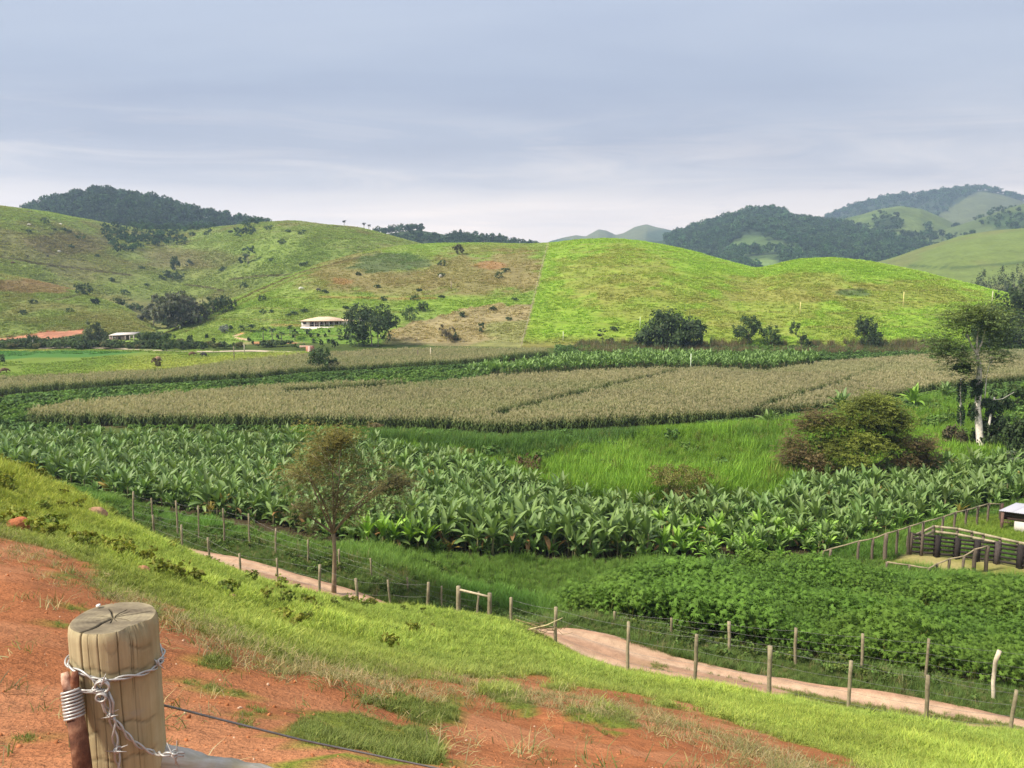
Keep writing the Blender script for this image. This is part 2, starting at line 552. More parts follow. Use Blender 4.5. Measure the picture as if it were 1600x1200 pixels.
def mat_col(name, rough=.8, spec=.25, leaf=0., inst=False, noise=0., nscale=8., objrand=0.):
    """colour from the mesh's own colours (times the copy's tint), with a little grain"""
    m, w = new_mat(name)
    c = attr(w, 'Col')
    if inst: c = w.mix(1.0, c, attr(w, 'icol', 'INSTANCER'), 'MULTIPLY')
    if objrand:
        oi = w.new('ShaderNodeObjectInfo')
        r = w.ramp(oi.outputs['Random'], [(0, (1 - objrand, 1 - objrand * .8, 1 - objrand)), (.5, (1, 1, 1)), (1, (1 + objrand * 1.3, 1 + objrand, 1 + objrand * .8))])
        c = w.mix(1.0, c, r, 'MULTIPLY')
    if noise:
        tc = w.new('ShaderNodeTexCoord')
        n = w.noise(tc.outputs['Object'], nscale, 4, .6)
        c = w.mix(1.0, c, w.ramp(n, [(.3, (1 - noise,) * 3), (.7, (1 + noise,) * 3)]), 'MULTIPLY')
    if leaf: finish(w, leaf_shader(w, c, leaf, rough, spec))
    else: finish(w, principled(w, c, rough, spec).outputs[0])
    return m


M = {}
M['leaf'] = mat_col('leaf', .6, .22, .3)
M['leaf_far'] = mat_col('leaf_far', .8, .1, .18, inst=True)
M['blade'] = mat_col('blade', .65, .18, .32, inst=True)
M['banana'] = mat_col('banana_leaf', .5, .32, .26, objrand=.24)
M['banana_many'] = mat_col('banana_leaf_mass', .5, .32, .26, inst=True)
M['bark'] = mat_col('bark', .9, .1, 0, noise=.3, nscale=6)
M['paint'] = mat_col('painted', .7, .3, 0, noise=.06, nscale=1.5)
M['wood'] = mat_col('weathered_wood', .85, .15, 0, noise=.28, nscale=9)


# ------------------------------------------------------------------ many copies as one mass
def scatter(name, pts, rot, scl, idx, icol, sources, kind='stuff', label=None, parent=None):
    """one object: points that each carry a copy of one of the source meshes"""
    n = len(pts)
    me = bpy.data.meshes.new(name)
    me.vertices.add(n); me.vertices.foreach_set('co', np.asarray(pts, np.float32).ravel())
    def at(nm, typ, field, arr):
        a = me.attributes.new(nm, typ, 'POINT'); a.data.foreach_set(field, np.asarray(arr).ravel())
    at('rot', 'FLOAT_VECTOR', 'vector', np.asarray(rot, np.float32))
    s = np.asarray(scl, np.float32)
    if s.ndim == 1: s = np.repeat(s[:, None], 3, 1)
    at('scl', 'FLOAT_VECTOR', 'vector', s)
    at('idx', 'INT', 'value', np.asarray(idx, np.int32))
    c = np.ones((n, 4), np.float32); c[:, :3] = icol
    at('icol', 'FLOAT_COLOR', 'color', c)
    me.update()
    o = obj(name, me, None, parent)
    g = bpy.data.node_groups.new(name, 'GeometryNodeTree')
    g.interface.new_socket('Geometry', in_out='INPUT', socket_type='NodeSocketGeometry')
    g.interface.new_socket('Geometry', in_out='OUTPUT', socket_type='NodeSocketGeometry')
    gi = g.nodes.new('NodeGroupInput'); go = g.nodes.new('NodeGroupOutput')
    iop = g.nodes.new('GeometryNodeInstanceOnPoints')
    g.links.new(gi.outputs[0], iop.inputs['Points'])
    g2 = g.nodes.new('GeometryNodeGeometryToInstance')
    for so in reversed(sources):
        oi = g.nodes.new('GeometryNodeObjectInfo'); oi.inputs['Object'].default_value = so
        oi.transform_space = 'ORIGINAL'
        g.links.new(oi.outputs['Geometry'], g2.inputs[0])
    g.links.new(g2.outputs[0], iop.inputs['Instance'])
    iop.inputs['Pick Instance'].default_value = True
    def na(nm, typ):
        nd = g.nodes.new('GeometryNodeInputNamedAttribute'); nd.data_type = typ; nd.inputs['Name'].default_value = nm
        return nd.outputs[0]
    g.links.new(na('idx', 'INT'), iop.inputs['Instance Index'])
    g.links.new(na('rot', 'FLOAT_VECTOR'), iop.inputs['Rotation'])
    g.links.new(na('scl', 'FLOAT_VECTOR'), iop.inputs['Scale'])
    g.links.new(iop.outputs[0], go.inputs[0])
    md = o.modifiers.new('copies', 'NODES'); md.node_group = g
    o['kind'] = kind
    if label: o['label'] = label
    return o


def source(name, me, mat):
    return obj(name, me, mat, link=False)

# ------------------------------------------------------------------ field boundaries (as curves over the photo, turned into places on the land)
UP, LO = {}, {}
UP['banana'] = curve([(-300, 660), (0, 670), (230, 671), (470, 672), (560, 678), (690, 696), (760, 713), (860, 743), (1010, 777), (1100, 772), (1215, 765), (1235, 738), (1450, 715), (1600, 708), (1900, 700)])
LO['banana'] = curve([(-300, 690), (0, 735), (150, 768), (250, 797), (430, 838), (540, 855), (700, 866), (860, 877), (1050, 875), (1200, 872), (1290, 866), (1340, 850), (1420, 828), (1500, 806), (1560, 792), (1640, 784), (1900, 772)])
UP['corn'] = curve([(15, 668), (25, 655), (60, 638), (200, 622), (420, 603), (560, 598), (760, 590), (1000, 577), (1100, 575), (1200, 580), (1280, 568), (1420, 557), (1600, 548), (1900, 540)])
LO['corn'] = curve([(15, 660), (25, 664), (230, 668), (500, 669), (700, 674), (780, 681), (900, 674), (1080, 664), (1180, 657), (1300, 644), (1480, 612), (1600, 600), (1900, 583)])
UP['corn_far'] = curve([(-300, 612), (0, 590), (250, 579), (400, 561), (480, 553), (600, 546.5), (700, 544), (850, 545), (871, 553)])
LO['corn_far'] = curve([(-300, 655), (0, 622), (200, 606), (400, 595), (470, 587), (600, 580), (740, 572), (871, 556)])
UP['banana_far'] = curve([(560, 596), (600, 590), (700, 580), (740, 570), (870, 555), (1000, 549), (1270, 551), (1295, 560)])
LO['banana_far'] = curve([(560, 600), (600, 598), (700, 592), (760, 589), (1000, 577), (1200, 580), (1270, 571), (1295, 562)])
UP['cassava'] = curve([(840, 985), (870, 935), (900, 905), (1000, 886), (1100, 874), (1250, 868), (1330, 872), (1385, 886), (1480, 894), (1530, 898), (1600, 909), (1800, 935)])
LO['cassava'] = curve([(840, 975), (900, 995), (950, 1003), (1250, 1042), (1600, 1078), (1800, 1095)])
CORRAL = [(1384, 880), (1422, 862), (1463, 862), (1600, 880), (1750, 900), (1750, 935), (1640, 915), (1560, 900), (1450, 890)]
PADDOCK = [(1440, 836), (1500, 812), (1560, 805), (1760, 815), (1760, 885), (1600, 858), (1470, 830)]
MEADOW = [(-300, 550), (200, 546), (485, 550), (490, 553), (400, 561), (250, 577), (0, 590), (-300, 612)]


def in_field(f, x, y, h, z=None, wob=0.):
    z = ground_z(x, y) if z is None else z
    pl, ql = proj(x, y, z); pu, qu = proj(x, y, z + h)
    return (qu > UP[f](pu)) & (ql < LO[f](pl))


CORN_GAPS = [[(770, 652), (860, 628), (1000, 596), (1060, 582)], [(1160, 656), (1200, 634), (1310, 601), (1380, 577), (1408, 560)],
             [(440, 616), (640, 602), (760, 592)]]


def off_gaps(x, y, w=1.0):
    z = ground_z(x, y)
    p, q = proj(x, y, z + 1.0)
    keep = np.ones(len(x), bool)
    for g in CORN_GAPS:
        a = np.array(g, float)
        yy = np.interp(p, a[:, 0], a[:, 1])
        # rows of pixels -> metres on the flat
        d = np.abs(q - yy) / FPX * (y ** 2) / 17.0
        keep &= ~((p > a[0, 0]) & (p < a[-1, 0]) & (d < w * 2.2))
    return keep


# dirt on the near slope
DIRT_EDGE = curve([(-400, 800), (-60, 838), (0, 848), (60, 868), (110, 890), (150, 902), (165, 925), (210, 945), (270, 966), (330, 998), (400, 1026), (430, 1042), (560, 1060), (650, 1070), (740, 1079),
                   (830, 1082), (870, 1097), (940, 1107), (1000, 1122), (1060, 1137), (1120, 1157), (1200, 1186), (1245, 1206), (1400, 1260), (2000, 1420)])
PATCHES = [[(445, 1150), (490, 1113), (560, 1117), (620, 1138), (690, 1163), (697, 1190), (640, 1203), (560, 1178), (480, 1164)],
           [(555, 1098), (590, 1088), (660, 1096), (715, 1108), (712, 1130), (680, 1132), (600, 1118)],
           [(748, 1076), (790, 1074), (840, 1108), (845, 1122), (800, 1108), (760, 1092)],
           [(876, 1112), (940, 1104), (985, 1122), (1002, 1138), (960, 1146), (920, 1132)],
           [(425, 1186), (470, 1180), (520, 1204), (430, 1206)]]
TUFTS = [(335, 1036, 22), (392, 1112, 16), (300, 1068, 10), (330, 1076, 12), (372, 1084, 12), (384, 1134, 14), (120, 950, 14), (95, 975, 12), (40, 1156, 12), (185, 925, 22), (160, 912, 18), (700, 1098, 22),
         (1010, 1010, 0), (640, 1150, 25), (230, 960, 12), (100, 900, 14)]


def grassiness(x, y, z=None):
    """0 on bare red earth, 1 on turf (near slope)"""
    z = ground_z(x, y) if z is None else z
    p, q = proj(x, y, z)
    n = (fbm(x * 1.3, y * 1.3, 77, 4) - .5)
    e = DIRT_EDGE(p) - np.interp(p, [0, 600, 1200], [15, 14, 44]) - q + n * 42
    g = smooth(-9, 9, e)
    behind = y < 1.0
    for poly in PATCHES:
        pj = p + (fbm(x * 3, y * 3, 12) - .5) * 26; qj = q + (fbm(x * 3, y * 3, 13) - .5) * 22
        g = np.maximum(g, inpoly(pj, qj, poly) * 1.0)
    for a, b, r in TUFTS:
        if r: g = np.maximum(g, smooth(r, r * .4, np.hypot((p - a) * .6, (q - b) * 1.4)) * .75)
    return np.where(behind, .0, g)


G_BASE = np.array([.060, .085, .018]); G_TURF = np.array([.155, .185, .028]); G_DIRT = np.array([.320, .122, .052])
G_SOIL = np.array([.060, .045, .024]); G_MEADOW = np.array([.21, .235, .045]); G_DRY = np.array([.31, .27, .11])


def ground_color(x, y, z):
    d, s = road_ds(x, y)
    p, q = proj(x, y, z)
    n1 = fbm(x * .35, y * .35, 31)[:, None]; n2 = fbm(x * 2.2, y * 2.2, 32)[:, None]
    col = np.broadcast_to(G_BASE, (len(x), 3)) * (.75 + .5 * n1)
    hill = d > 3.6
    g = grassiness(x, y, z)[:, None]
    dirt = G_DIRT * (.80 + .42 * n1) * (.88 + .24 * n2)
    pale = smooth(.46, .68, fbm(x * .8, y * .8, 34))[:, None]
    dirt = dirt * (1 - pale * .42) + np.array([.48, .235, .125]) * pale * .42
    turf = G_TURF * (.75 + .5 * n2) 
    col = np.where(hill[:, None], dirt * (1 - g) + turf * g, col)
    vy = y > 40
    m = in_field('banana', x, y, 3.2, z); col = np.where(m[:, None], G_SOIL * (.7 + .6 * n1), col)
    m = in_field('cassava', x, y, 1.4, z) & (d < -2.8); col = np.where(m[:, None], G_SOIL * .8 + G_BASE * .3, col)
    far = y > 60
    for f in ('corn', 'corn_far'):
        m = far & in_field(f, x, y, 2.0, z); col = np.where(m[:, None], np.array([.10, .085, .04]), col)
    m = far & inpoly(p, q, MEADOW); mm = smooth(.35, .6, fbm(x * .05, y * .02, 40))[:, None]
    col = np.where(m[:, None], (G_MEADOW * (1 - mm) + np.array([.13, .185, .03]) * mm) * (.85 + .3 * n1), col)
    em = far & inpoly(p, q, [(-300, 552), (0, 549), (140, 549), (225, 551), (130, 558), (0, 561), (-300, 568)])
    col = np.where(em[:, None], np.array([.06, .15, .03]), col)
    m = inpoly(p, q, CORRAL) & (y > 35); mm = smooth(.40, .62, fbm(x * .6, y * .6, 44))[:, None]
    col = np.where(m[:, None], G_DRY * (1 - mm) + np.array([.17, .18, .04]) * mm, col)
    m = inpoly(p, q, PADDOCK) & (y > 35); col = np.where(m[:, None], np.array([.15, .20, .035]), col)
    return col


def ground_material():
    m, w = new_mat('ground')
    c = attr(w, 'Col')
    geo = w.new('ShaderNodeNewGeometry')
    pos = geo.outputs['Position']
    n1 = w.noise(pos, 5.0, 6, .65); n2 = w.noise(pos, 38.0, 4, .6)
    c = w.mix(1.0, c, w.ramp(n1, [(.3, (.80, .80, .80)), (.5, (1, 1, 1)), (.72, (1.16, 1.14, 1.12))]), 'MULTIPLY')
    c = w.mix(1.0, c, w.ramp(n2, [(.30, (.86, .85, .84)), (.7, (1.14, 1.13, 1.12))]), 'MULTIPLY')
    strk = w.noise(w.mapping(pos, (1.2, 7, 3), (0, 0, .5)), 1.6, 4, .6)
    h = w.math('ADD', w.math('MULTIPLY', n1, 1.0), w.math('ADD', w.math('MULTIPLY', n2, .35), w.math('MULTIPLY', strk, .6)))
    finish(w, principled(w, c, .95, .08, bump(w, h, .9, .06)).outputs[0])
    return m


M['ground'] = ground_material()


def sheet(name, xs, ys, zf, colf, mat, smooth_=True):
    X, Y = np.meshgrid(xs, ys)
    x, y = X.ravel(), Y.ravel()
    z = zf(x, y)
    nx, ny = len(xs), len(ys)
    i = np.arange(nx * ny).reshape(ny, nx)
    q = np.stack([i[:-1, :-1], i[:-1, 1:], i[1:, 1:], i[1:, :-1]], -1).reshape(-1, 4)
    me = mesh_np(name, np.stack([x, y, z], 1), q, colf(x, y, z), smooth_)
    o = obj(name, me, mat)
    o['kind'] = 'structure'
    return o


def ax(a, b, near, n):
    t = np.linspace(math.asinh(a / near), math.asinh(b / near), n)
    return near * np.sinh(t)


gx = ax(-5000, 5000, 6.0, 521)
gy = np.concatenate([ax(-400, -.2, 4, 40), np.linspace(0, 18, 150), 18 + ax(.12, 6500, 9.0, 250)])
ground = sheet('ground', gx, gy, ground_z, ground_color, M['ground'])


# ------------------------------------------------------------------ farm track at the foot of the slope
def road_material():
    m, w = new_mat('track_earth')
    c = attr(w, 'Col')
    pos = w.new('ShaderNodeNewGeometry').outputs['Position']
    n1 = w.noise(pos, 2.2, 5, .6); n2 = w.noise(pos, 22, 4, .6)
    c = w.mix(1.0, c, w.ramp(n1, [(.3, (.78, .77, .76)), (.7, (1.18, 1.17, 1.16))]), 'MULTIPLY')
    c = w.mix(1.0, c, w.ramp(n2, [(.3, (.82, .82, .82)), (.7, (1.16, 1.16, 1.16))]), 'MULTIPLY')
    finish(w, principled(w, c, .95, .08, bump(w, w.math('ADD', n1, w.math('MULTIPLY', n2, .4)), .6, .05)).outputs[0])
    return m


M['road'] = road_material()
ss = np.linspace(-62, 46, 540); dd = np.linspace(.42, 3.65, 42)
S_, D_ = np.meshgrid(ss, dd); s_, d_ = S_.ravel(), D_.ravel()
wob = (fbm(s_ * .5, d_ * 0, 5) - .5) * .9
rx, ry = from_ds(d_ + wob * (np.abs(d_ - 1.6) / 2), s_)
rz = ground_z(rx, ry) + .12
edge = np.abs(d_ - 2.03) / 1.62
rut = np.minimum(np.abs(d_ - 1.4), np.abs(d_ - 2.85))
rz = rz - .07 * np.exp(-(rut / .25) ** 2) + .03 * (fbm(s_ * 1.2, d_ * 2, 6) - .5) - .16 * smooth(.85, 1.0, edge)
rc = np.array([.33, .20, .13]) * (.72 + .56 * fbm(s_ * .5, d_ * 1.6, 8))[:, None]
rutc = (np.exp(-(rut / .3) ** 2) * (.5 + fbm(s_ * .8, d_ * 2, 18)))[:, None]
rc = rc * (1 - .55 * rutc) + np.array([.50, .37, .26]) * .55 * rutc
pal = smooth(.3, .0, np.abs(d_ - .95 + (fbm(s_ * .4, s_ * 0, 4) - .5) * .5))[:, None]
rc = rc * (1 - .6 * pal) + np.array([.47, .33, .22]) * .6 * pal
cen = smooth(.50, .12, np.abs(d_ - 2.12 + (fbm(s_ * .35, s_ * 0, 14) - .5) * .5)) * smooth(.38, .54, fbm(s_ * .45, d_ * 1.4, 15)) * smooth(-10, -3, s_)
rc = rc * (1 - cen[:, None]) + np.array([.13, .14, .035]) * cen[:, None]
ni = np.arange(len(ss) * len(dd)).reshape(len(dd), len(ss))
rq = np.stack([ni[:-1, :-1], ni[1:, :-1], ni[1:, 1:], ni[:-1, 1:]], -1).reshape(-1, 4)
road = obj('road', mesh_np('road', np.stack([rx, ry, rz], 1), rq, rc, True), M['road'])
road['kind'] = 'structure'


# ------------------------------------------------------------------ hills
def hill_material(name, bumps=((.5, 4, .5), (.12, 3, .8)), strength=.8, dist=.6, streak=0., var=.2):
    m, w = new_mat(name)
    c = attr(w, 'Col')
    pos = w.new('ShaderNodeNewGeometry').outputs['Position']
    hs = None
    for sc, det, am in bumps:
        n = w.noise(pos, sc, det, .6)
        c = w.mix(1.0, c, w.ramp(n, [(.3, (1 - var,) * 3), (.7, (1 + var,) * 3)]), 'MULTIPLY')
        v = w.math('MULTIPLY', n, am)
        hs = v if hs is None else w.math('ADD', hs, v)
    if streak:
        n = w.noise(w.mapping(pos, (.10, .10, .9), (0, .35, 0)), 2.2, 4, .6, .6)
        c = w.mix(1.0, c, w.ramp(n, [(.32, (1 - streak,) * 3), (.5, (1, 1, 1)), (.68, (1 + streak, 1 + streak, 1 + streak * .6))]), 'MULTIPLY')
        hs = w.math('ADD', hs, w.math('MULTIPLY', n, 1.0))
    finish(w, principled(w, c, .95, .05, bump(w, hs, strength, dist)).outputs[0])
    return m


M['hill_near'] = hill_material('hill_pasture_near', ((.9, 4, .5), (.16, 3, .8)), .9, .6, .20, .14)
M['hill_mid'] = hill_material('hill_pasture', ((.5, 4, .6), (.07, 3, .8)), .9, 1.0, .10, .16)
M['hill_far'] = hill_material('hill_far', ((.16, 5, .8), (.03, 4, .6)), 1.0, 3.0, 0, .2)


def seg_d(p, q, pts):
    """distance in pixels of (p, q) from a drawn line"""
    best = np.full(p.shape, 1e9)
    for (x1, y1), (x2, y2) in zip(pts[:-1], pts[1:]):
        dx, dy = x2 - x1, y2 - y1
        t = np.clip(((p - x1) * dx + (q - y1) * dy) / (dx * dx + dy * dy), 0, 1)
        best = np.minimum(best, np.hypot(p - x1 - t * dx, q - y1 - t * dy))
    return best


def blob(p, q, cx, cy, rx, ry, n):
    return smooth(1.15, .75, np.hypot((p - cx) / rx, (q - cy) / ry) + (n - .5) * 1.0)


HILL_FENCE = [(857, 381), (850, 405), (843, 432), (835, 465), (825, 505), (818, 530), (814, 544)]
LIME = np.array([.166, .250, .030]); OLIVE = np.array([.165, .185, .035]); BROWN = np.array([.215, .165, .065]); STRAW = np.array([.235, .185, .10])
GREEN = np.array([.135, .190, .038]); DARKG = np.array([.045, .075, .028]); REDE = np.array([.42, .17, .09]); PASTURE = np.array([.150, .180, .050])


def lay(c, m, col): return c * (1 - m[:, None]) + np.asarray(col) * m[:, None]


def col_near(x, y, z):
    p, q = proj(x, y, z)
    n = fbm(x * .06, y * .06, 3); n2 = fbm(x * .22, y * .22, 4); n3 = fbm(p * .012, q * .05, 6)
    fx = np.interp(q, [381, 405, 432, 465, 505, 544], [857, 850, 843, 835, 825, 814])
    right = smooth(-2, 2, p - fx)
    # lime hill right of the fence
    a = np.broadcast_to(LIME, (len(x), 3)).copy()
    a = lay(a, smooth(.42, .66, n) * .35, np.array([.18, .215, .035]))
    for cx, cy, rx, ry, k in [(960, 430, 95, 45, .8), (1010, 470, 110, 30, .6), (1240, 450, 130, 22, .85), (1180, 480, 110, 30, .7), (1400, 462, 120, 22, .75), (1150, 520, 90, 16, .5), (1330, 500, 70, 14, .5), (1290, 520, 60, 12, .45)]:
        a = lay(a, blob(p, q, cx, cy, rx, ry, n2) * k * .62, np.array([.205, .185, .055]))
    a = lay(a, blob(p, q, 1335, 458, 26, 7, n2) * .8, DARKG * 1.4)
    a = lay(a, smooth(.52, .72, n2) * .35, LIME * 1.15)
    # grazed hill left of the fence
    b = np.broadcast_to(GREEN * 1.15, (len(x), 3)).copy()
    b = lay(b, smooth(.40, .60, n) * .6, PASTURE * 1.15)
    for cx, cy, rx, ry, k in [(740, 430, 110, 28, .75), (560, 425, 70, 30, .7), (620, 440, 80, 25, .6), (800, 420, 50, 30, .75), (520, 445, 50, 25, .5), (760, 390, 60, 8, .3)]:
        b = lay(b, blob(p, q, cx, cy, rx * 1.1, ry * 1.1, n2) * min(1, k * 1.15), np.array([.185, .155, .065]))
    for cx, cy, rx, ry, k in [(765, 415, 30, 7, .38), (535, 440, 16, 6, .3), (540, 520, 6, 3, 0)]:
        b = lay(b, blob(p, q, cx, cy, rx, ry, n2) * k, REDE * .75)
    b = lay(b, blob(p, q, 610, 412, 70, 16, n2) * .75, DARKG * 1.3)
    b = lay(b, blob(p, q, 725, 475, 120, 12, n2) * .6, LIME * .9)
    b = lay(b, blob(p, q, 480, 470, 110, 16, n2) * .5, LIME * .85)
    # the worn bank at the foot
    bk = inpoly(p + (n2 - .5) * 22, q + (n2 - .5) * 10, [(590, 545), (610, 520), (650, 502), (700, 486), (760, 478), (835, 474), (822, 545)])
    b = lay(b, bk * .9, STRAW * (.75 + .5 * n2)[:, None])
    b = lay(b, bk * smooth(.52, .62, n) * .6, PASTURE)
    b = lay(b, smooth(3.0, 1.0, seg_d(p, q, [(585, 541), (640, 538), (720, 541), (815, 545)])) * .6, DARKG)
    b = lay(b, smooth(2.5, 1.0, seg_d(p, q, [(500, 464), (560, 465), (620, 467), (680, 466)])) * .4, REDE * .6)
    b = lay(b, smooth(1.8, .8, seg_d(p, q, [(262, 521), (330, 490), (400, 456), (470, 426), (560, 402)])) * .8, BROWN * .45)
    b = lay(b, smooth(1.6, .7, seg_d(p, q, [(290, 519), (350, 489), (415, 456), (480, 427), (560, 405)])) * .5, BROWN * .6)
    # garden below the house
    b = lay(b, inpoly(p, q, [(380, 545), (395, 520), (430, 512), (470, 512), (550, 512), (590, 520), (600, 545)]) * .8, np.array([.115, .20, .032]))
    b = lay(b, smooth(2.5, 1., seg_d(p, q, [(425, 508), (475, 509)])) * .7, BROWN * 1.3)
    b = lay(b, blob(p, q, 430, 538, 60, 6, n2) * .7, STRAW)
    b = lay(b, smooth(2.0, .8, seg_d(p, q, [(383, 521), (366, 525), (372, 529), (388, 531)])) * .9, np.array([.50, .36, .26]))
    b = lay(b, smooth(2.2, 1.2, seg_d(p, q, [(395, 536), (450, 535), (470, 539)])) * .7, REDE)
    c = a * right[:, None] + b * (1 - right[:, None])
    c = lay(c, smooth(1.5, .5, np.abs(p - fx + (n2 - .5) * 3)) * .5, np.array([.34, .29, .16]))
    t = HILLS['near'].t(x, y)
    c = lay(c, smooth(.06, .0, t + (n2 - .5) * .06) * .8 * right, np.array([.15, .12, .045]))
    tr = smooth(.90, .985, np.sin(z * 2.1 + 7 * fbm(x * .025, y * .025, 17))) * smooth(.48, .62, fbm(x * .03, y * .03, 18))
    c = lay(c, tr * .35, np.array([.17, .125, .06]))
    return c * (.92 + .16 * fbm(x * .7, y * .7, 8))[:, None]


def col_pasture(x, y, z):
    p, q = proj(x, y, z)
    n = fbm(x * .03, y * .03, 3); n2 = fbm(x * .12, y * .12, 4)
    c = np.broadcast_to(PASTURE, (len(x), 3)).copy()
    c = lay(c, smooth(.42, .60, n) * .7, np.array([.165, .152, .060]))
    c = lay(c, blob(p, q, 450, 380, 170, 34, n2) * .7, GREEN * 1.05)
    c = lay(c, blob(p, q, 470, 420, 120, 40, n2) * .5, GREEN)
    c = lay(c, blob(p, q, 260, 440, 130, 22, n2) * .6, np.array([.15, .185, .045]))
    c = lay(c, blob(p, q, 60, 335, 110, 12, n2) * .6, GREEN * 1.1)
    c = lay(c, blob(p, q, 110, 380, 80, 18, n2) * .6, np.array([.135, .105, .055]))
    c = lay(c, blob(p, q, 300, 405, 90, 14, n2) * .5, np.array([.13, .11, .05]))
    for l in ([(-40, 395), (10, 403), (60, 412), (120, 419), (165, 425), (205, 430)], [(360, 437), (400, 432), (440, 430), (470, 428)], [(290, 445), (330, 450), (350, 455)]):
        c = lay(c, smooth(2.0, .7, seg_d(p, q, l)) * .75, np.array([.075, .055, .03]))
    tr = smooth(.92, .99, np.sin(z * 1.3 + 7 * fbm(x * .012, y * .012, 17))) * smooth(.45, .62, fbm(x * .015, y * .015, 18))
    c = lay(c, tr * .40, np.array([.11, .085, .045]))
    return c * (.88 + .24 * fbm(x * .35, y * .35, 8))[:, None]


def col_knoll(x, y, z):
    p, q = proj(x, y, z)
    n = fbm(x * .05, y * .05, 3); n2 = fbm(x * .2, y * .2, 4)
    c = np.broadcast_to(np.array([.140, .175, .042]), (len(x), 3)).copy()
    c = lay(c, smooth(.45, .62, n) * .6, np.array([.17, .145, .055]))
    c = lay(c, blob(p, q, 50, 447, 70, 12, n2) * .8, np.array([.20, .13, .07]))
    c = lay(c, blob(p, q, 190, 500, 60, 16, n2) * .6, np.array([.175, .165, .055]))
    c = lay(c, smooth(1.8, .8, seg_d(p, q, [(88, 468), (105, 465), (125, 461)])) * .7, np.array([.07, .055, .03]))
    rb = inpoly(p, q + (n2 - .5) * 3, [(-60, 536), (0, 529), (58, 522), (62, 519), (131, 515), (132, 521), (75, 531), (0, 536), (-60, 540)])
    c = lay(c, rb * 1.0, np.array([.36, .165, .10]))
    c = lay(c, blob(p, q, 185, 528, 70, 8, n2) * .7, DARKG)
    return c * (.86 + .28 * fbm(x * .5, y * .5, 8))[:, None]


def col_forest(x, y, z):
    return np.array([.028, .045, .022]) * (.7 + .6 * fbm(x * .05, y * .05, 8))[:, None]


def col_wood(x, y, z):
    p, q = proj(x, y, z)
    c = np.broadcast_to(np.array([.060, .085, .038]), (len(x), 3)).copy()
    c = lay(c, smooth(.45, .6, fbm(x * .02, y * .02, 5)) * .7, DARKG)
    return c


def col_cones(x, y, z):
    p, q = proj(x, y, z)
    c = np.broadcast_to(np.array([.115, .13, .055]), (len(x), 3)).copy()
    c = lay(c, blob(p, q, 870, 382, 45, 9, .5) * .9, DARKG)
    c = lay(c, blob(p, q, 1050, 368, 45, 10, .5) * .9, DARKG)
    c = lay(c, smooth(372, 378, q), DARKG)
    return c


def col_ridge(x, y, z):
    p, q = proj(x, y, z)
    n = fbm(x * .01, y * .01, 5)
    c = np.broadcast_to(np.array([.038, .062, .028]), (len(x), 3)).copy()
    c = lay(c, np.maximum(smooth(.60, .66, n) * smooth(340, 390, q), smooth(.46, .56, n) * smooth(1330, 1400, p)) * .9, np.array([.085, .130, .042]))
    c = lay(c, blob(p, q, 1085, 378, 30, 8, n) * .9, np.array([.11, .15, .05]))
    c = lay(c, blob(p, q, 1190, 410, 30, 7, n), np.array([.14, .20, .06]))
    c = lay(c, blob(p, q, 1370, 392, 60, 16, n), np.array([.10, .145, .045]))
    return c


def col_far(x, y, z):
    p, q = proj(x, y, z)
    n = fbm(x * .008, y * .008, 5)
    c = np.broadcast_to(np.array([.040, .060, .030]), (len(x), 3)).copy()
    c = lay(c, inpoly(p + (n - .5) * 20, q, [(1455, 345), (1500, 312), (1530, 299), (1560, 303), (1620, 322), (1640, 360), (1460, 380)]) * .9, np.array([.105, .120, .048]))
    return c


def col_spur(x, y, z):
    p, q = proj(x, y, z)
    n = fbm(x * .012, y * .012, 5)
    c = np.broadcast_to(np.array([.105, .140, .042]), (len(x), 3)).copy()
    c = lay(c, blob(p, q, 1385, 350, 22, 13, n), DARKG * .8)
    c = lay(c, blob(p, q, 1440, 370, 60, 5, n) * .8, DARKG)
    c = lay(c, smooth(.5, .6, n) * .5, DARKG * 1.3)
    return c


def col_flank(x, y, z):
    p, q = proj(x, y, z)
    n = fbm(x * .012, y * .012, 5)
    c = np.broadcast_to(np.array([.085, .115, .04]), (len(x), 3)).copy()
    c = lay(c, blob(p, q, 1590, 345, 60, 14, n), DARKG)
    return c


def col_meadow(x, y, z):
    p, q = proj(x, y, z)
    n = fbm(x * .03, y * .03, 5)
    c = np.broadcast_to(np.array([.125, .165, .042]), (len(x), 3)).copy()
    c = lay(c, smooth(.48, .62, n) * .5, np.array([.14, .135, .05]))
    c = lay(c, smooth(2.2, .8, seg_d(p, q, [(1420, 415), (1500, 419), (1560, 414), (1640, 405)])) * .7, DARKG)
    return c


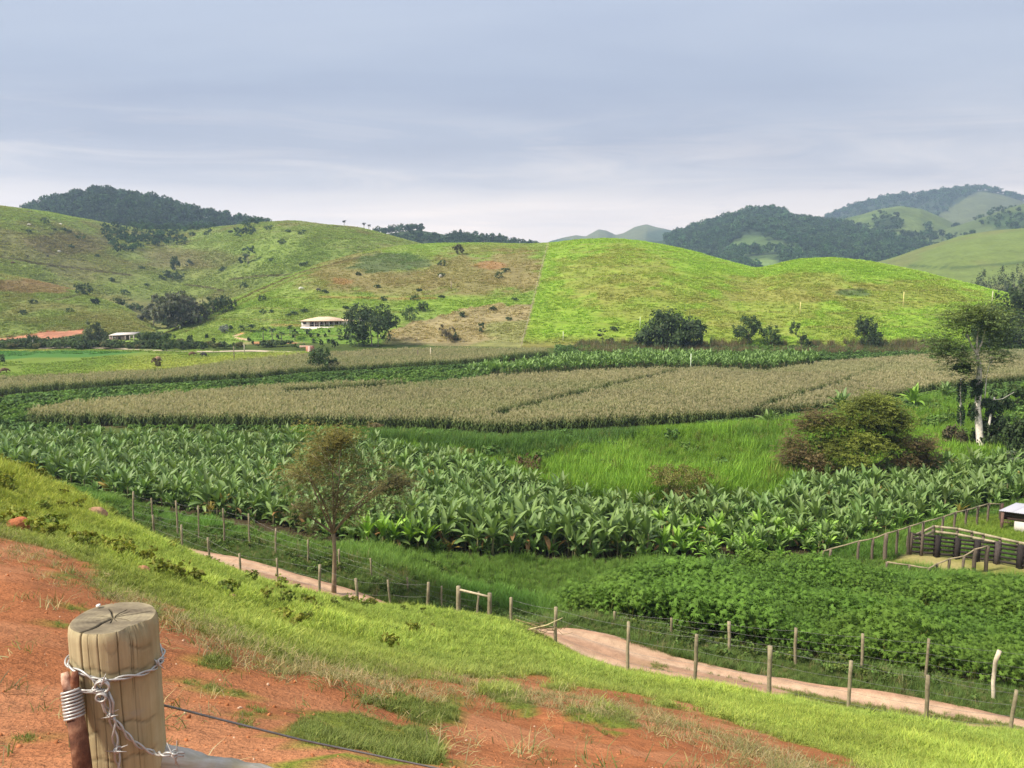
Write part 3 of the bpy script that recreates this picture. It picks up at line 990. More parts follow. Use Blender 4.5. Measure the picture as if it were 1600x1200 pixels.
HCOL = dict(near=(col_near, 'hill_near', 520, 190), pasture=(col_pasture, 'hill_mid', 420, 170), knoll=(col_knoll, 'hill_mid', 220, 90), forest=(col_forest, 'hill_far', 120, 50),
            wood=(col_wood, 'hill_far', 100, 50), cones=(col_cones, 'hill_far', 160, 60), ridge=(col_ridge, 'hill_far', 240, 90), far_ridge=(col_far, 'hill_far', 160, 70),
            spur=(col_spur, 'hill_far', 140, 70), flank=(col_flank, 'hill_far', 120, 60), meadow=(col_meadow, 'hill_mid', 160, 70))
for key, h in HILLS.items():
    cf, mt, nu, nt = HCOL[key]
    us = np.linspace(h.u0, h.u1, nu)
    ts = np.concatenate([np.linspace(0, 1.1, int(nt * .85)), np.linspace(1.12, 1 + h.back, nt - int(nt * .85))])
    Bq = np.interp(us, h.g, h.B); Dq = np.interp(us, h.g, h.D)
    Y = Bq[None] + ts[:, None] * (Dq - Bq)[None]
    X = us[None] * Y
    x, y = X.ravel(), Y.ravel()
    z = h.z(x, y)
    if key == 'near':
        tt = h.t(x, y)
        z = z + (fbm(x * .35 + z * .6, y * .35, 61, 3) - .5) * .55 * smooth(0, .08, tt)
    z = np.where(z < -1, -.6, z)
    i = np.arange(len(ts) * nu).reshape(len(ts), nu)
    q = np.stack([i[:-1, :-1], i[:-1, 1:], i[1:, 1:], i[1:, :-1]], -1).reshape(-1, 4)
    o = obj('hill', mesh_np('hill', np.stack([x, y, z], 1), q, cf(x, y, z), True), M[mt])
    o['kind'] = 'structure'


# ------------------------------------------------------------------ air
HAZE_DENSITY = 0.00025
def haze():
    m = bpy.data.materials.new('air'); m.use_nodes = True
    w = NT(m.node_tree)
    v = w.new('ShaderNodeVolumePrincipled')
    v.inputs['Density'].default_value = HAZE_DENSITY
    v.inputs['Color'].default_value = (.55, .73, 1.0, 1)
    v.inputs['Anisotropy'].default_value = .2
    o = w.new('ShaderNodeOutputMaterial'); w.l.new(v.outputs[0], o.inputs['Volume'])
    b = MB().box((-5200, -450, -4.5), (5200, 6700, 262))
    ob = b.build('haze', m); ob['kind'] = 'stuff'
    return ob


USE_HAZE = True
if USE_HAZE: haze()

# ------------------------------------------------------------------ leaf shapes
def blade_tuft(name, n, h, spread, w, lean, col, seed, tipcol=None, segs=2):
    r = np.random.default_rng(seed)
    V = []; Q = []; T = []; Cc = []
    k = 0
    for i in range(n):
        a = r.uniform(0, 2 * np.pi); rad = spread * math.sqrt(r.uniform(0, 1))
        b = np.array([rad * math.cos(a), rad * math.sin(a), 0.])
        d = r.uniform(0, 2 * np.pi); L = h * r.uniform(.55, 1.15); le = lean * r.uniform(.3, 1.3)
        dirv = np.array([math.cos(d), math.sin(d), 0]); side = np.array([-math.sin(d), math.cos(d), 0]) * w * r.uniform(.7, 1.2) * .5
        c0 = np.array(col) * r.uniform(.8, 1.2) * np.array([r.uniform(.9, 1.12), 1, r.uniform(.8, 1.2)])
        c1 = c0 * 1.1 if tipcol is None else np.array(tipcol) * r.uniform(.85, 1.15)
        pts = []
        for j in range(segs + 1):
            t = j / segs
            pts.append(b + dirv * L * le * t ** 1.8 + np.array([0, 0, L * (t - .35 * le * t * t)]))
        for j in range(segs):
            V += [pts[j] - side * (1 - .45 * j / segs), pts[j] + side * (1 - .45 * j / segs)]
            Cc += [c0 * (1 - j / segs) + c1 * j / segs] * 2
        V.append(pts[-1]); Cc.append(c1)
        for j in range(segs - 1): Q.append((k + 2 * j, k + 2 * j + 1, k + 2 * j + 3, k + 2 * j + 2))
        T.append((k + 2 * segs - 2, k + 2 * segs - 1, k + 2 * segs))
        k += 2 * segs + 1
    return mesh_np(name, V, [f for f in (Q, T) if len(f)], np.array(Cc))


def rand_dirs(n, r, zmin=-1.):
    z = r.uniform(zmin, 1, n); a = r.uniform(0, 2 * np.pi, n); q = np.sqrt(1 - z * z)
    return np.stack([q * np.cos(a), q * np.sin(a), z], 1)


def leaf_cards(pos, nrm, size, asp, r, col, droop=0.):
    """four-cornered leaves (folded along the middle) at places, facing nrm"""
    n = len(pos)
    t = rand_dirs(n, r)
    a = np.cross(nrm, t); a /= np.linalg.norm(a, axis=1)[:, None] + 1e-9
    b = np.cross(nrm, a)
    a[:, 2] -= droop; 
    s = np.asarray(size)[:, None] if np.ndim(size) else size
    p0 = pos - a * s * .5; p1 = pos + b * s * asp * .5 + nrm * s * .08; p2 = pos + a * s * .5; p3 = pos - b * s * asp * .5 + nrm * s * .08
    V = np.stack([p0, p1, p2, p3], 1).reshape(-1, 3)
    Q = np.arange(n * 4).reshape(n, 4)
    Cc = np.repeat(col, 4, 0)
    return V, Q, Cc


def crown(lobes, n, size, col, seed, asp=.6, shell=.55, flat=.5, hue=.12, fill=.0, under=-.6, col2=None, f2=.3, trumble=.16):
    """foliage: leaves spread through the outer part of uneven lobes (centre, radii)"""
    r = np.random.default_rng(seed)
    lobes = [(np.array(c, float), np.array(q, float)) for c, q in lobes]
    wts = np.array([q[0] * q[1] + q[0] * q[2] for c, q in lobes]); wts /= wts.sum()
    mb = MB()
    for (c, q), wt in zip(lobes, wts):
        m = max(6, int(n * wt))
        nc = max(5, m // 26)
        cd = rand_dirs(nc, r, under)
        cr = shell + (1 - shell) * r.uniform(0, 1, nc) ** .6
        cb = r.uniform(1 - .22, 1 + .22, nc)
        which = r.integers(0, nc, m)
        p = c + cd[which] * cr[which][:, None] * q + r.normal(0, 1, (m, 3)) * q * trumble
        nr = cd[which] * .6 + rand_dirs(m, r) * .7 + np.array([0, 0, flat]); nr /= np.linalg.norm(nr, axis=1)[:, None] + 1e-9
        cc = np.array(col)[None] * cb[which][:, None] * r.uniform(1 - hue, 1 + hue, (m, 3)) * r.uniform(.85, 1.18, (m, 1))
        if col2 is not None:
            s2 = (r.uniform(0, 1, nc) < f2)[which]
            cc[s2] = np.array(col2)[None] * r.uniform(.8, 1.2, (s2.sum(), 1))
        V, Q, Cc = leaf_cards(p, nr, size * r.uniform(.65, 1.3, m), asp, r, cc)
        mb.add(V, Q, None, Cc)
    return mb


def lobes_for(w, d, h, z0, k, seed, big=.5, zmin=-.3):
    """uneven lobes filling a crown of width w, depth d, height h whose underside is at z0"""
    r = np.random.default_rng(seed)
    L = [((0, 0, z0 + h * .5), (w * .33, d * .33, h * .36))]
    for i in range(k):
        a = 2 * np.pi * (i * .618 + r.uniform(-.08, .08)); e = r.uniform(zmin, .95)
        q = math.sqrt(max(0, 1 - e * e))
        s = r.uniform(.75, 1.25) * big
        L.append(((w * .5 * (1 - .62 * s) * q * math.cos(a), d * .5 * (1 - .62 * s) * q * math.sin(a), z0 + h * .5 + h * .5 * (1 - .6 * s) * e), (w * .27 * s * 1.2, d * .27 * s * 1.2, h * .26 * s * 1.2)))
    return L


def limbs(mb, base, top, r0, lobes, col, seed, bend=.15, n=5, seg=7, frac=.45):
    """tapered trunk from base to top, with limbs towards some lobes"""
    r = np.random.default_rng(seed)
    base = np.array(base, float); top = np.array(top, float)
    L = np.linalg.norm(top - base)
    t = np.linspace(0, 1, 7)[:, None]
    off = np.stack([np.sin(t[:, 0] * 3 + r.uniform(0, 6)), np.cos(t[:, 0] * 2.6 + r.uniform(0, 6)), t[:, 0] * 0], 1) * bend * L * .3
    off -= off[0]
    pts = base + (top - base) * t + off * t
    rad = r0 * (1 - .55 * t[:, 0]) + r0 * .5 * np.exp(-t[:, 0] * 14)
    mb.tube(pts, rad, seg, col)
    for i in range(min(n, len(lobes))):
        c, q = lobes[i % len(lobes)]
        f = r.uniform(frac, .98)
        j = f * 6; a = pts[int(j)] + (pts[min(6, int(j) + 1)] - pts[int(j)]) * (j - int(j))
        e = np.array(c, float) + r.normal(0, .2, 3) * np.array(q)
        mid = (a + e) / 2 + np.array([0, 0, -.1 * np.linalg.norm(e - a)]) + r.normal(0, .06, 3) * L * .3
        tt = np.linspace(0, 1, 6)[:, None]
        cu = (1 - tt) ** 2 * a + 2 * tt * (1 - tt) * mid + tt ** 2 * e
        mb.tube(cu, r0 * .42 * (1 - .75 * tt[:, 0]), 5, col)
        for k in range(2):
            a2 = cu[3 + k]; e2 = a2 + r.normal(0, 1, 3) * np.array(q) * .8 + np.array([0, 0, q[2] * .5])
            mb.tube([a2, (a2 + e2) / 2 + r.normal(0, .05, 3) * L * .2, e2], [r0 * .2, r0 * .13, r0 * .05], 4, col)
    return pts


# ------------------------------------------------------------------ turf on the near slope
def pick_slope(n, ymin, ymax, pw, u0=-.80, u1=.80, seed=1):
    r = np.random.default_rng(seed)
    a = 1 - pw + 1
    t = r.uniform(0, 1, n)
    y = (ymin ** a + t * (ymax ** a - ymin ** a)) ** (1 / a)
    u = r.uniform(u0, u1, n)
    return u * y, y


TURF_A = (1.0, 1.0, 1.0)
src_turf = [source('turf_tuft', blade_tuft('turf_tuft', 22, .17 + .05 * i, .14, .017, .85 - .1 * i, (1, 1, 1), 100 + i), M['blade']) for i in range(3)]
src_tall = [source('tall_tuft', blade_tuft('tall_tuft', 30, .42 + .08 * i, .17, .014, .55, (1, 1, 1), 110 + i, segs=3), M['blade']) for i in range(3)]
src_dry = [source('dry_tuft', blade_tuft('dry_tuft', 18, .12, .12, .007, 1.3, (1, 1, 1), 120 + i), M['blade']) for i in range(2)]


def turf():
    x, y = pick_slope(150000, 3.2, 52, 1.55, seed=3)
    d, s = road_ds(x, y)
    z = ground_z(x, y)
    g = grassiness(x, y, z)
    r = np.random.default_rng(5)
    k = (d > 3.0 + (fbm(x * 1.1, y * 1.1, 61) - .5) * .9) & (g > r.uniform(.12, .8, len(x)))
    p, q = proj(x, y, z)
    k &= (p > -60) & (p < 1660) & (q < 1260)
    x, y, z, d, g, p, q = (v[k] for v in (x, y, z, d, g, p, q))
    n = len(x)
    n1 = fbm(x * .5, y * .5, 71); n2 = fbm(x * .16, y * .16, 72)
    # most of it short and yellow green; ranker by the crest, the left and the road; trampled and duller on the earth's edge
    edge = smooth(75, 5, DIRT_EDGE(p) - q)
    inpatch = DIRT_EDGE(p) - q < -6
    c = np.array([.310, .378, .070])[None] * (.60 + .80 * n1)[:, None]
    c = lay(c, smooth(.42, .66, n2) * .6, np.array([.27, .36, .075]))
    c = lay(c, smooth(900, 740, q) * smooth(300, 60, p) * .55, np.array([.38, .385, .075]))
    c = lay(c, edge * .62, np.array([.20, .215, .07]))
    c = lay(c, inpatch * .75, np.array([.135, .17, .045]))
    c = lay(c, smooth(5.6, 3.6, d) * .5, np.array([.15, .19, .04]))
    c *= r.uniform(.7, 1.3, (n, 1))
    sc = (.40 + .0105 * y + .35 * smooth(.5, .7, n1)) * r.uniform(.75, 1.25, n)
    sc *= 1 - .30 * edge
    sc = np.where(inpatch, sc * .46, sc)
    sc3 = np.stack([sc, sc, sc * (1 + .55 * smooth(850, 740, q) * smooth(420, 100, p))], 1)
    rot = np.stack([r.normal(0, .36, n), r.normal(0, .36, n), r.uniform(0, 6.28, n)], 1)
    scatter('grass', np.stack([x, y, z - .01], 1), rot, sc3, r.integers(0, 3, n), c, src_turf, label='yellow green turf covering the near slope above the farm track')
    # trampled straw along the edge of the earth
    x, y = pick_slope(26000, 2.4, 26, 1.6, seed=13)
    z = ground_z(x, y); p, q = proj(x, y, z); d, s = road_ds(x, y)
    e = DIRT_EDGE(p) - q
    pr = np.exp(-((e + 0) / 22.) ** 2) * .5 + .010 * (e < 0) + .02 * smooth(.5, .7, fbm(x, y, 91)) * (e < 0)
    k = (r.uniform(0, 1, len(x)) < pr) & (d > 4) & (p > -40) & (p < 1640) & (q < 1240)
    x, y, z = x[k], y[k], z[k]; n = len(x)
    c = np.array([.33, .27, .13])[None] * r.uniform(.6, 1.25, (n, 1)); c = lay(c, (r.uniform(0, 1, n) < .4) * 1.0, np.array([.17, .17, .06]))
    scatter('dry_grass', np.stack([x, y, z], 1), np.stack([r.normal(0, .3, n), r.normal(0, .3, n), r.uniform(0, 6.28, n)], 1), r.uniform(.5, 1.2, n), r.integers(0, 2, n), c, src_dry,
            label='dry trampled grass strewn along the edge of the red earth')
    # clods and crumbs of earth
    x, y = pick_slope(5000, 2.2, 16, 1.9, seed=17)
    z = ground_z(x, y); g = grassiness(x, y, z)
    k = (g < .3); x, y, z = x[k], y[k], z[k]; n = len(x)
    c = np.array([.34, .13, .055])[None] * r.uniform(.75, 1.35, (n, 1)); c = lay(c, (r.uniform(0, 1, n) < .12) * .8, np.array([.52, .38, .27]))
    scatter('earth_crumbs', np.stack([x, y, z], 1), r.uniform(0, 6.28, (n, 3)), .003 + .015 * r.uniform(0, 1, n) ** 5, r.integers(0, 2, n), c, src_clod, label='crumbs and clods of earth lying on the bare red slope')


def clod_mesh(name, seed, n=8):
    r = np.random.default_rng(seed)
    import bmesh
    bm = bmesh.new(); bmesh.ops.create_icosphere(bm, subdivisions=1, radius=1)
    V = np.array([v.co for v in bm.verts]); F = np.array([[v.index for v in f.verts] for f in bm.faces]); bm.free()
    V *= r.uniform(.65, 1.2, (len(V), 1)); V[:, 2] *= .6
    return mesh_np(name, V, F, np.ones((len(V), 3)))


M['earth_bits'] = mat_col('earth_crumb', .95, .05, 0, inst=True)
src_clod = [source('earth_crumb', clod_mesh('earth_crumb', 200 + i), M['earth_bits']) for i in range(2)]
turf()


# ------------------------------------------------------------------ rank grass and weeds between the track and the bananas
def field_points(n, y0, y1, u0=-.85, u1=.85, seed=1, pw=.6):
    r = np.random.default_rng(seed)
    a = 2 - pw
    y = (y0 ** a + r.uniform(0, 1, n) * (y1 ** a - y0 ** a)) ** (1 / a)
    x = r.uniform(u0, u1, n) * y
    return x, y


def fence_clear(d):
    return (d < -.7)


src_weed = []
for i in range(3):
    lb = lobes_for(.5, .5, .45, .02, 4, 300 + i, .6)
    src_weed.append(source('weed', crown(lb, 90, .12, (1, 1, 1), 310 + i, .55, .3, .4).mesh('weed'), M['blade']))


def strip():
    r = np.random.default_rng(21)
    x, y = field_points(100000, 24, 66, seed=22, pw=.8)
    z = ground_z(x, y); d, s = road_ds(x, y)
    p, q = proj(x, y, z)
    wob = (fbm(x * .7, y * .7, 23) - .5) * 1.0
    k = (d < .62 + wob * .7) & (p > -40) & (p < 1640) & ~(in_field('cassava', x, y, 1.2, z) & (d < -2.5)) & ~inpoly(p, q, CORRAL) & ~in_field('banana', x, y, .6, z)
    x, y, z, d, p, q = (v[k] for v in (x, y, z, d, p, q)); n = len(x)
    n1 = fbm(x * .35, y * .35, 24)
    pad = inpoly(p, q, PADDOCK)
    c = np.array([.130, .250, .045])[None] * (.7 + .6 * n1)[:, None]
    c = lay(c, smooth(.45, .65, fbm(x * .15, y * .15, 25)) * .55, np.array([.15, .235, .04]))
    verge = smooth(-5.0, -1.2, d)
    c = lay(c, verge * .8, np.array([.115, .165, .045]))
    c = lay(c, (verge > .3) * (r.uniform(0, 1, n) < .12) * .9, np.array([.24, .21, .10]))
    c = lay(c, pad * 1., np.array([.20, .29, .04]))
    c *= r.uniform(.78, 1.22, (n, 1))
    sc = r.uniform(.5, 1.1, n) * (.7 + .7 * smooth(.4, .7, n1)) * np.where(verge > .5, .75, 1.15)
    scatter('tall_grass', np.stack([x, y, z - .02], 1), np.stack([r.normal(0, .12, n), r.normal(0, .12, n), r.uniform(0, 6.28, n)], 1), sc, r.integers(0, 3, n), c, src_tall,
            label='rank green grass between the farm track and the banana plants')
    # weeds along the far side of the track
    x, y = field_points(16000, 24, 60, seed=27, pw=.8)
    z = ground_z(x, y); d, s = road_ds(x, y); p, q = proj(x, y, z)
    k = (d < -.2) & (d > -9) & (r.uniform(0, 1, len(x)) < smooth(-8, -2.0, d) * .9 * smooth(.38, .55, fbm(x * .3, y * .3, 28)) + .04) & ~inpoly(p, q, CORRAL)
    x, y, z, d = x[k], y[k], z[k], d[k]; n = len(x)
    c = np.array([.110, .170, .040])[None] * r.uniform(.7, 1.3, (n, 1)); c = lay(c, (r.uniform(0, 1, n) < .25) * .7, np.array([.14, .18, .035]))
    scatter('weeds', np.stack([x, y, z], 1), np.stack([r.normal(0, .2, n), r.normal(0, .2, n), r.uniform(0, 6.28, n)], 1), r.uniform(.5, 1.15, n), r.integers(0, 3, n), c, src_weed, label='dark weeds growing along the far verge of the track')

    # yellow-green weeds and little bushes along the brow, upper left
    x, y = pick_slope(9000, 14, 40, 1.2, -.8, -.1, seed=29)
    z = ground_z(x, y); p, q = proj(x, y, z); d, s = road_ds(x, y)
    brow = smooth(.42, .62, fbm(x * .35, y * .35, 30))
    k = (d > 4.2) & (p > -40) & (r.uniform(0, 1, len(x)) < brow * .35 * smooth(420, 60, p) * smooth(20, 60, DIRT_EDGE(p) - q) + .012)
    x, y, z, p = x[k], y[k], z[k], p[k]; n = len(x)
    c = np.array([.22, .235, .040])[None] * r.uniform(.65, 1.25, (n, 1)); c = lay(c, (r.uniform(0, 1, n) < .35) * .8, np.array([.17, .215, .045]))
    scatter('weeds', np.stack([x, y, z], 1), np.stack([r.normal(0, .2, n), r.normal(0, .2, n), r.uniform(0, 6.28, n)], 1), r.uniform(.4, 1.0, n), r.integers(0, 3, n), c, src_weed, label='yellow green weeds along the brow of the near slope')
    # grass tufts on the crown of the track
    ss_ = r.uniform(-24, 30, 3200); dd_ = 1.6 + r.normal(0, .2, 3200) + (fbm(ss_ * .35, ss_ * 0, 14) - .5) * .5
    dd_ = dd_ + .52
    k = (fbm(ss_ * .45, dd_ * 1.4, 15) > .45) & (ss_ > -8); ss_, dd_ = ss_[k], dd_[k]
    x, y = from_ds(dd_, ss_); z = ground_z(x, y) + .10; n = len(x)
    scatter('track_grass', np.stack([x, y, z], 1), np.stack([np.zeros(n), np.zeros(n), r.uniform(0, 6.28, n)], 1), r.uniform(.3, .75, n), r.integers(0, 3, n), np.array([.19, .22, .06])[None] * r.uniform(.7, 1.2, (n, 1)), src_turf, label='thin line of grass between the wheel ruts of the track')


strip()


# ------------------------------------------------------------------ cassava
def cassava_mesh(name, seed):
    r = np.random.default_rng(seed)
    mb = MB()
    for k in range(85):
        a = r.uniform(0, 6.28); rr = .62 * math.sqrt(r.uniform(0, 1)); hgt = 1.15 + .35 * r.uniform(-1, 1) - .55 * (rr / .62) ** 2 * r.uniform(.3, 1.2)
        c = np.array([rr * math.cos(a), rr * math.sin(a), max(.2, hgt - (.5 * r.uniform(0, 1) ** 2 if k > 45 else 0))])
        tilt = Euler((r.normal(0, .4) + .35 * math.sin(a), r.normal(0, .4) - .35 * math.cos(a), r.uniform(0, 6.28))).to_matrix()
        L = r.uniform(.10, .16); br = r.uniform(.8, 1.2)
        for f in range(7):                     # seven fingers to a leaf
            b = (f - 3) * .62
            dv = Vector((math.cos(b), math.sin(b), -.28)); sd = Vector((-math.sin(b), math.cos(b), 0)) * L * .16
            pm = dv * L * .5 + Vector((0, 0, .04)); pe = dv * L
            v = [Vector((0, 0, 0)), pm - sd, pe, pm + sd]
            mb.add([tuple(tilt @ q + Vector(c)) for q in v], [(0, 1, 2, 3)], None, np.array([br, br, br]))
    for k in range(3):
        a = r.uniform(0, 6.28)
        mb.tube([(0, 0, 0), (.12 * math.cos(a), .12 * math.sin(a), .5), (.3 * math.cos(a), .3 * math.sin(a), 1.0)], [.02, .017, .012], 4, (1.6, 1.0, 1.6), False)
    return mb.mesh(name)


src_cas = [source('cassava_bush', cassava_mesh('cassava_bush', 400 + i), M['blade']) for i in range(4)]


def cassava():
    r = np.random.default_rng(31)
    P = []
    for a in np.arange(-14, 36, .62):
        for b in np.arange(22, 62, .62):
            P.append((a + r.uniform(-.25, .25), b + r.uniform(-.25, .25)))
    P = np.array(P); x, y = P[:, 0], P[:, 1]
    z = ground_z(x, y); d, s = road_ds(x, y)
    k = in_field('cassava', x, y, 1.2, z) & (d < -2.6) & (fbm(x * .5, y * .5, 33) > .26)
    x, y, z = x[k], y[k], z[k]; n = len(x)
    n1 = fbm(x * .3, y * .3, 34)
    c = np.array([.100, .190, .026])[None] * (.72 + .56 * n1)[:, None] * r.uniform(.82, 1.18, (n, 1))
    c = lay(c, smooth(.5, .7, fbm(x * .2, y * .2, 35)) * .45, np.array([.13, .205, .026]))
    sc = (.78 + .5 * smooth(.3, .7, n1)) * r.uniform(.8, 1.2, n)
    scatter('cassava_field', np.stack([x, y, z], 1), np.stack([r.normal(0, .1, n), r.normal(0, .1, n), r.uniform(0, 6.28, n)], 1), sc, r.integers(0, 4, n), c, src_cas,
            label='dense dark green cassava field between the track and the cattle pen')


cassava()


# ------------------------------------------------------------------ bananas
def banana_leaf(name, L, W, a0, a1, fold, seed, twist=0.):
    r = np.random.default_rng(seed)
    n = 8
    pts = []; p = np.array([0., 0, 0])
    for i in range(n + 1):
        t = i / n
        a = a0 + (a1 - a0) * t ** 1.3
        pts.append(p.copy()); p = p + np.array([math.cos(a), 0, math.sin(a)]) * L / n
    V = []; Cc = []; Q = []
    for i in range(n + 1):
        t = i / n
        a = a0 + (a1 - a0) * t ** 1.3
        w = W * .5 * (.10 if t < .1 else max(.03, math.sin(math.pi * min(1, (t - .08) / .93) ** .75) ** .6))
        if 2 <= i < n: w *= r.uniform(.86, 1.06)
        nrm = np.array([-math.sin(a), 0, math.cos(a)])
        f = fold * (1 - .4 * t); tw = twist * t
        for sgn in (-1, 0, 1):
            e = np.array([0, sgn * w * math.cos(f), 0]) + nrm * abs(sgn) * w * math.sin(f) * r.uniform(.7, 1.2)
            e = np.array([e[0], e[1] * math.cos(tw) - e[2] * math.sin(tw) * .3, e[2] + e[1] * math.sin(tw)])
            V.append(pts[i] + e)
            Cc.append(np.array([.145, .222, .064]) * (1.25 if sgn == 0 else r.uniform(.85, 1.08)))
    for i in range(n):
        for s in (0, 1):
            a = i * 3 + s
            Q.append((a, a + 1, a + 4, a + 3))
    return mesh_np(name, V, np.array(Q), np.array(Cc), True)


LEAVES = []                                    # (mesh, how upright)
for i, (a0, a1, L, W) in enumerate([(86, 70, 1.9, .40), (80, 40, 2.1, .56), (72, 12, 2.2, .60), (62, -20, 2.2, .60), (50, -45, 2.1, .58), (30, -65, 1.9, .55), (75, 55, 2.2, .55), (66, 30, 2.3, .62)]):
    me = banana_leaf('leaf', L, W, R(a0), R(a1), R(30 + 6 * (i % 3)), 500 + i, .25 * ((i % 3) - 1))
    me.materials.append(M['banana'])
    LEAVES.append(me)
YOUNG = []
for i, me in enumerate(LEAVES):
    m2 = me.copy(); m2.name = 'leaf'
    a = m2.color_attributes['Col']; c = np.empty(len(m2.vertices) * 4, np.float32); a.data.foreach_get('color', c)
    c = c.reshape(-1, 4); c[:, :3] *= np.array([1.45, 1.6, .75]); a.data.foreach_set('color', c.ravel())
    YOUNG.append(m2)
DEADL = LEAVES[5].copy(); DEADL.name = 'leaf'
_a = DEADL.color_attributes['Col']; _c = np.tile(np.array([.26, .15, .06, 1], np.float32), len(DEADL.vertices)); _a.data.foreach_set('color', _c)
STEMS = []
for i in range(4):
    hh = (1.15, 1.4, 1.65, 1.9)[i]
    mb = MB().tube([(0, 0, -.1), (.02, .01, hh * .5), (.05 * (i - 1.5), .03, hh), (.06 * (i - 1.5), .03, hh + .28)], [.13, .10, .075, .04], 7, np.array([.17, .155, .075]))
    me = mb.mesh('stem', True); me.materials.append(M['bark']); STEMS.append((me, hh))


def plant_layout(r, n):
    """which leaf, turned how, for a plant of n leaves"""
    L = []
    a = r.uniform(0, 6.28)
    order = [0, 6, 7, 1, 2, 7, 3, 4, 5, 3][:n]
    if r.uniform() < .35: order = [6, 0, 1, 7, 2, 2, 3, 3, 4, 5][:n]
    for k, li in enumerate(order):
        a += 2.4 + r.uniform(-.35, .35)
        L.append((li, a, r.uniform(.85, 1.12), -.05 * k))
    return L


def joined_plant(name, seed, young=False):
    r = np.random.default_rng(seed)
    mb = MB()
    st, hh = STEMS[seed % 4]
    mb.tube([(0, 0, -.1), (0, 0, hh * .6), (0, 0, hh + .2)], [.13, .10, .05], 5, np.array([.17, .155, .075]))
    for li, a, s, dz in plant_layout(r, 8):
        me = LEAVES[li]
        v = np.empty(len(me.vertices) * 3, np.float32); me.vertices.foreach_get('co', v); v = v.reshape(-1, 3) * s
        c = np.empty(len(me.vertices) * 4, np.float32); me.color_attributes['Col'].data.foreach_get('color', c); c = c.reshape(-1, 4)[:, :3]
        ca, sa = math.cos(a), math.sin(a)
        v = np.stack([v[:, 0] * ca - v[:, 1] * sa, v[:, 0] * sa + v[:, 1] * ca, v[:, 2] + hh + dz], 1)
        q = np.empty(len(me.loops), np.int32); me.loops.foreach_get('vertex_index', q)
        mb.add(v, q.reshape(-1, 4), None, c)
    return mb.mesh(name, True)


src_ban = [source('banana_copy', joined_plant('banana_copy', 600 + i), M['banana_many']) for i in range(6)]


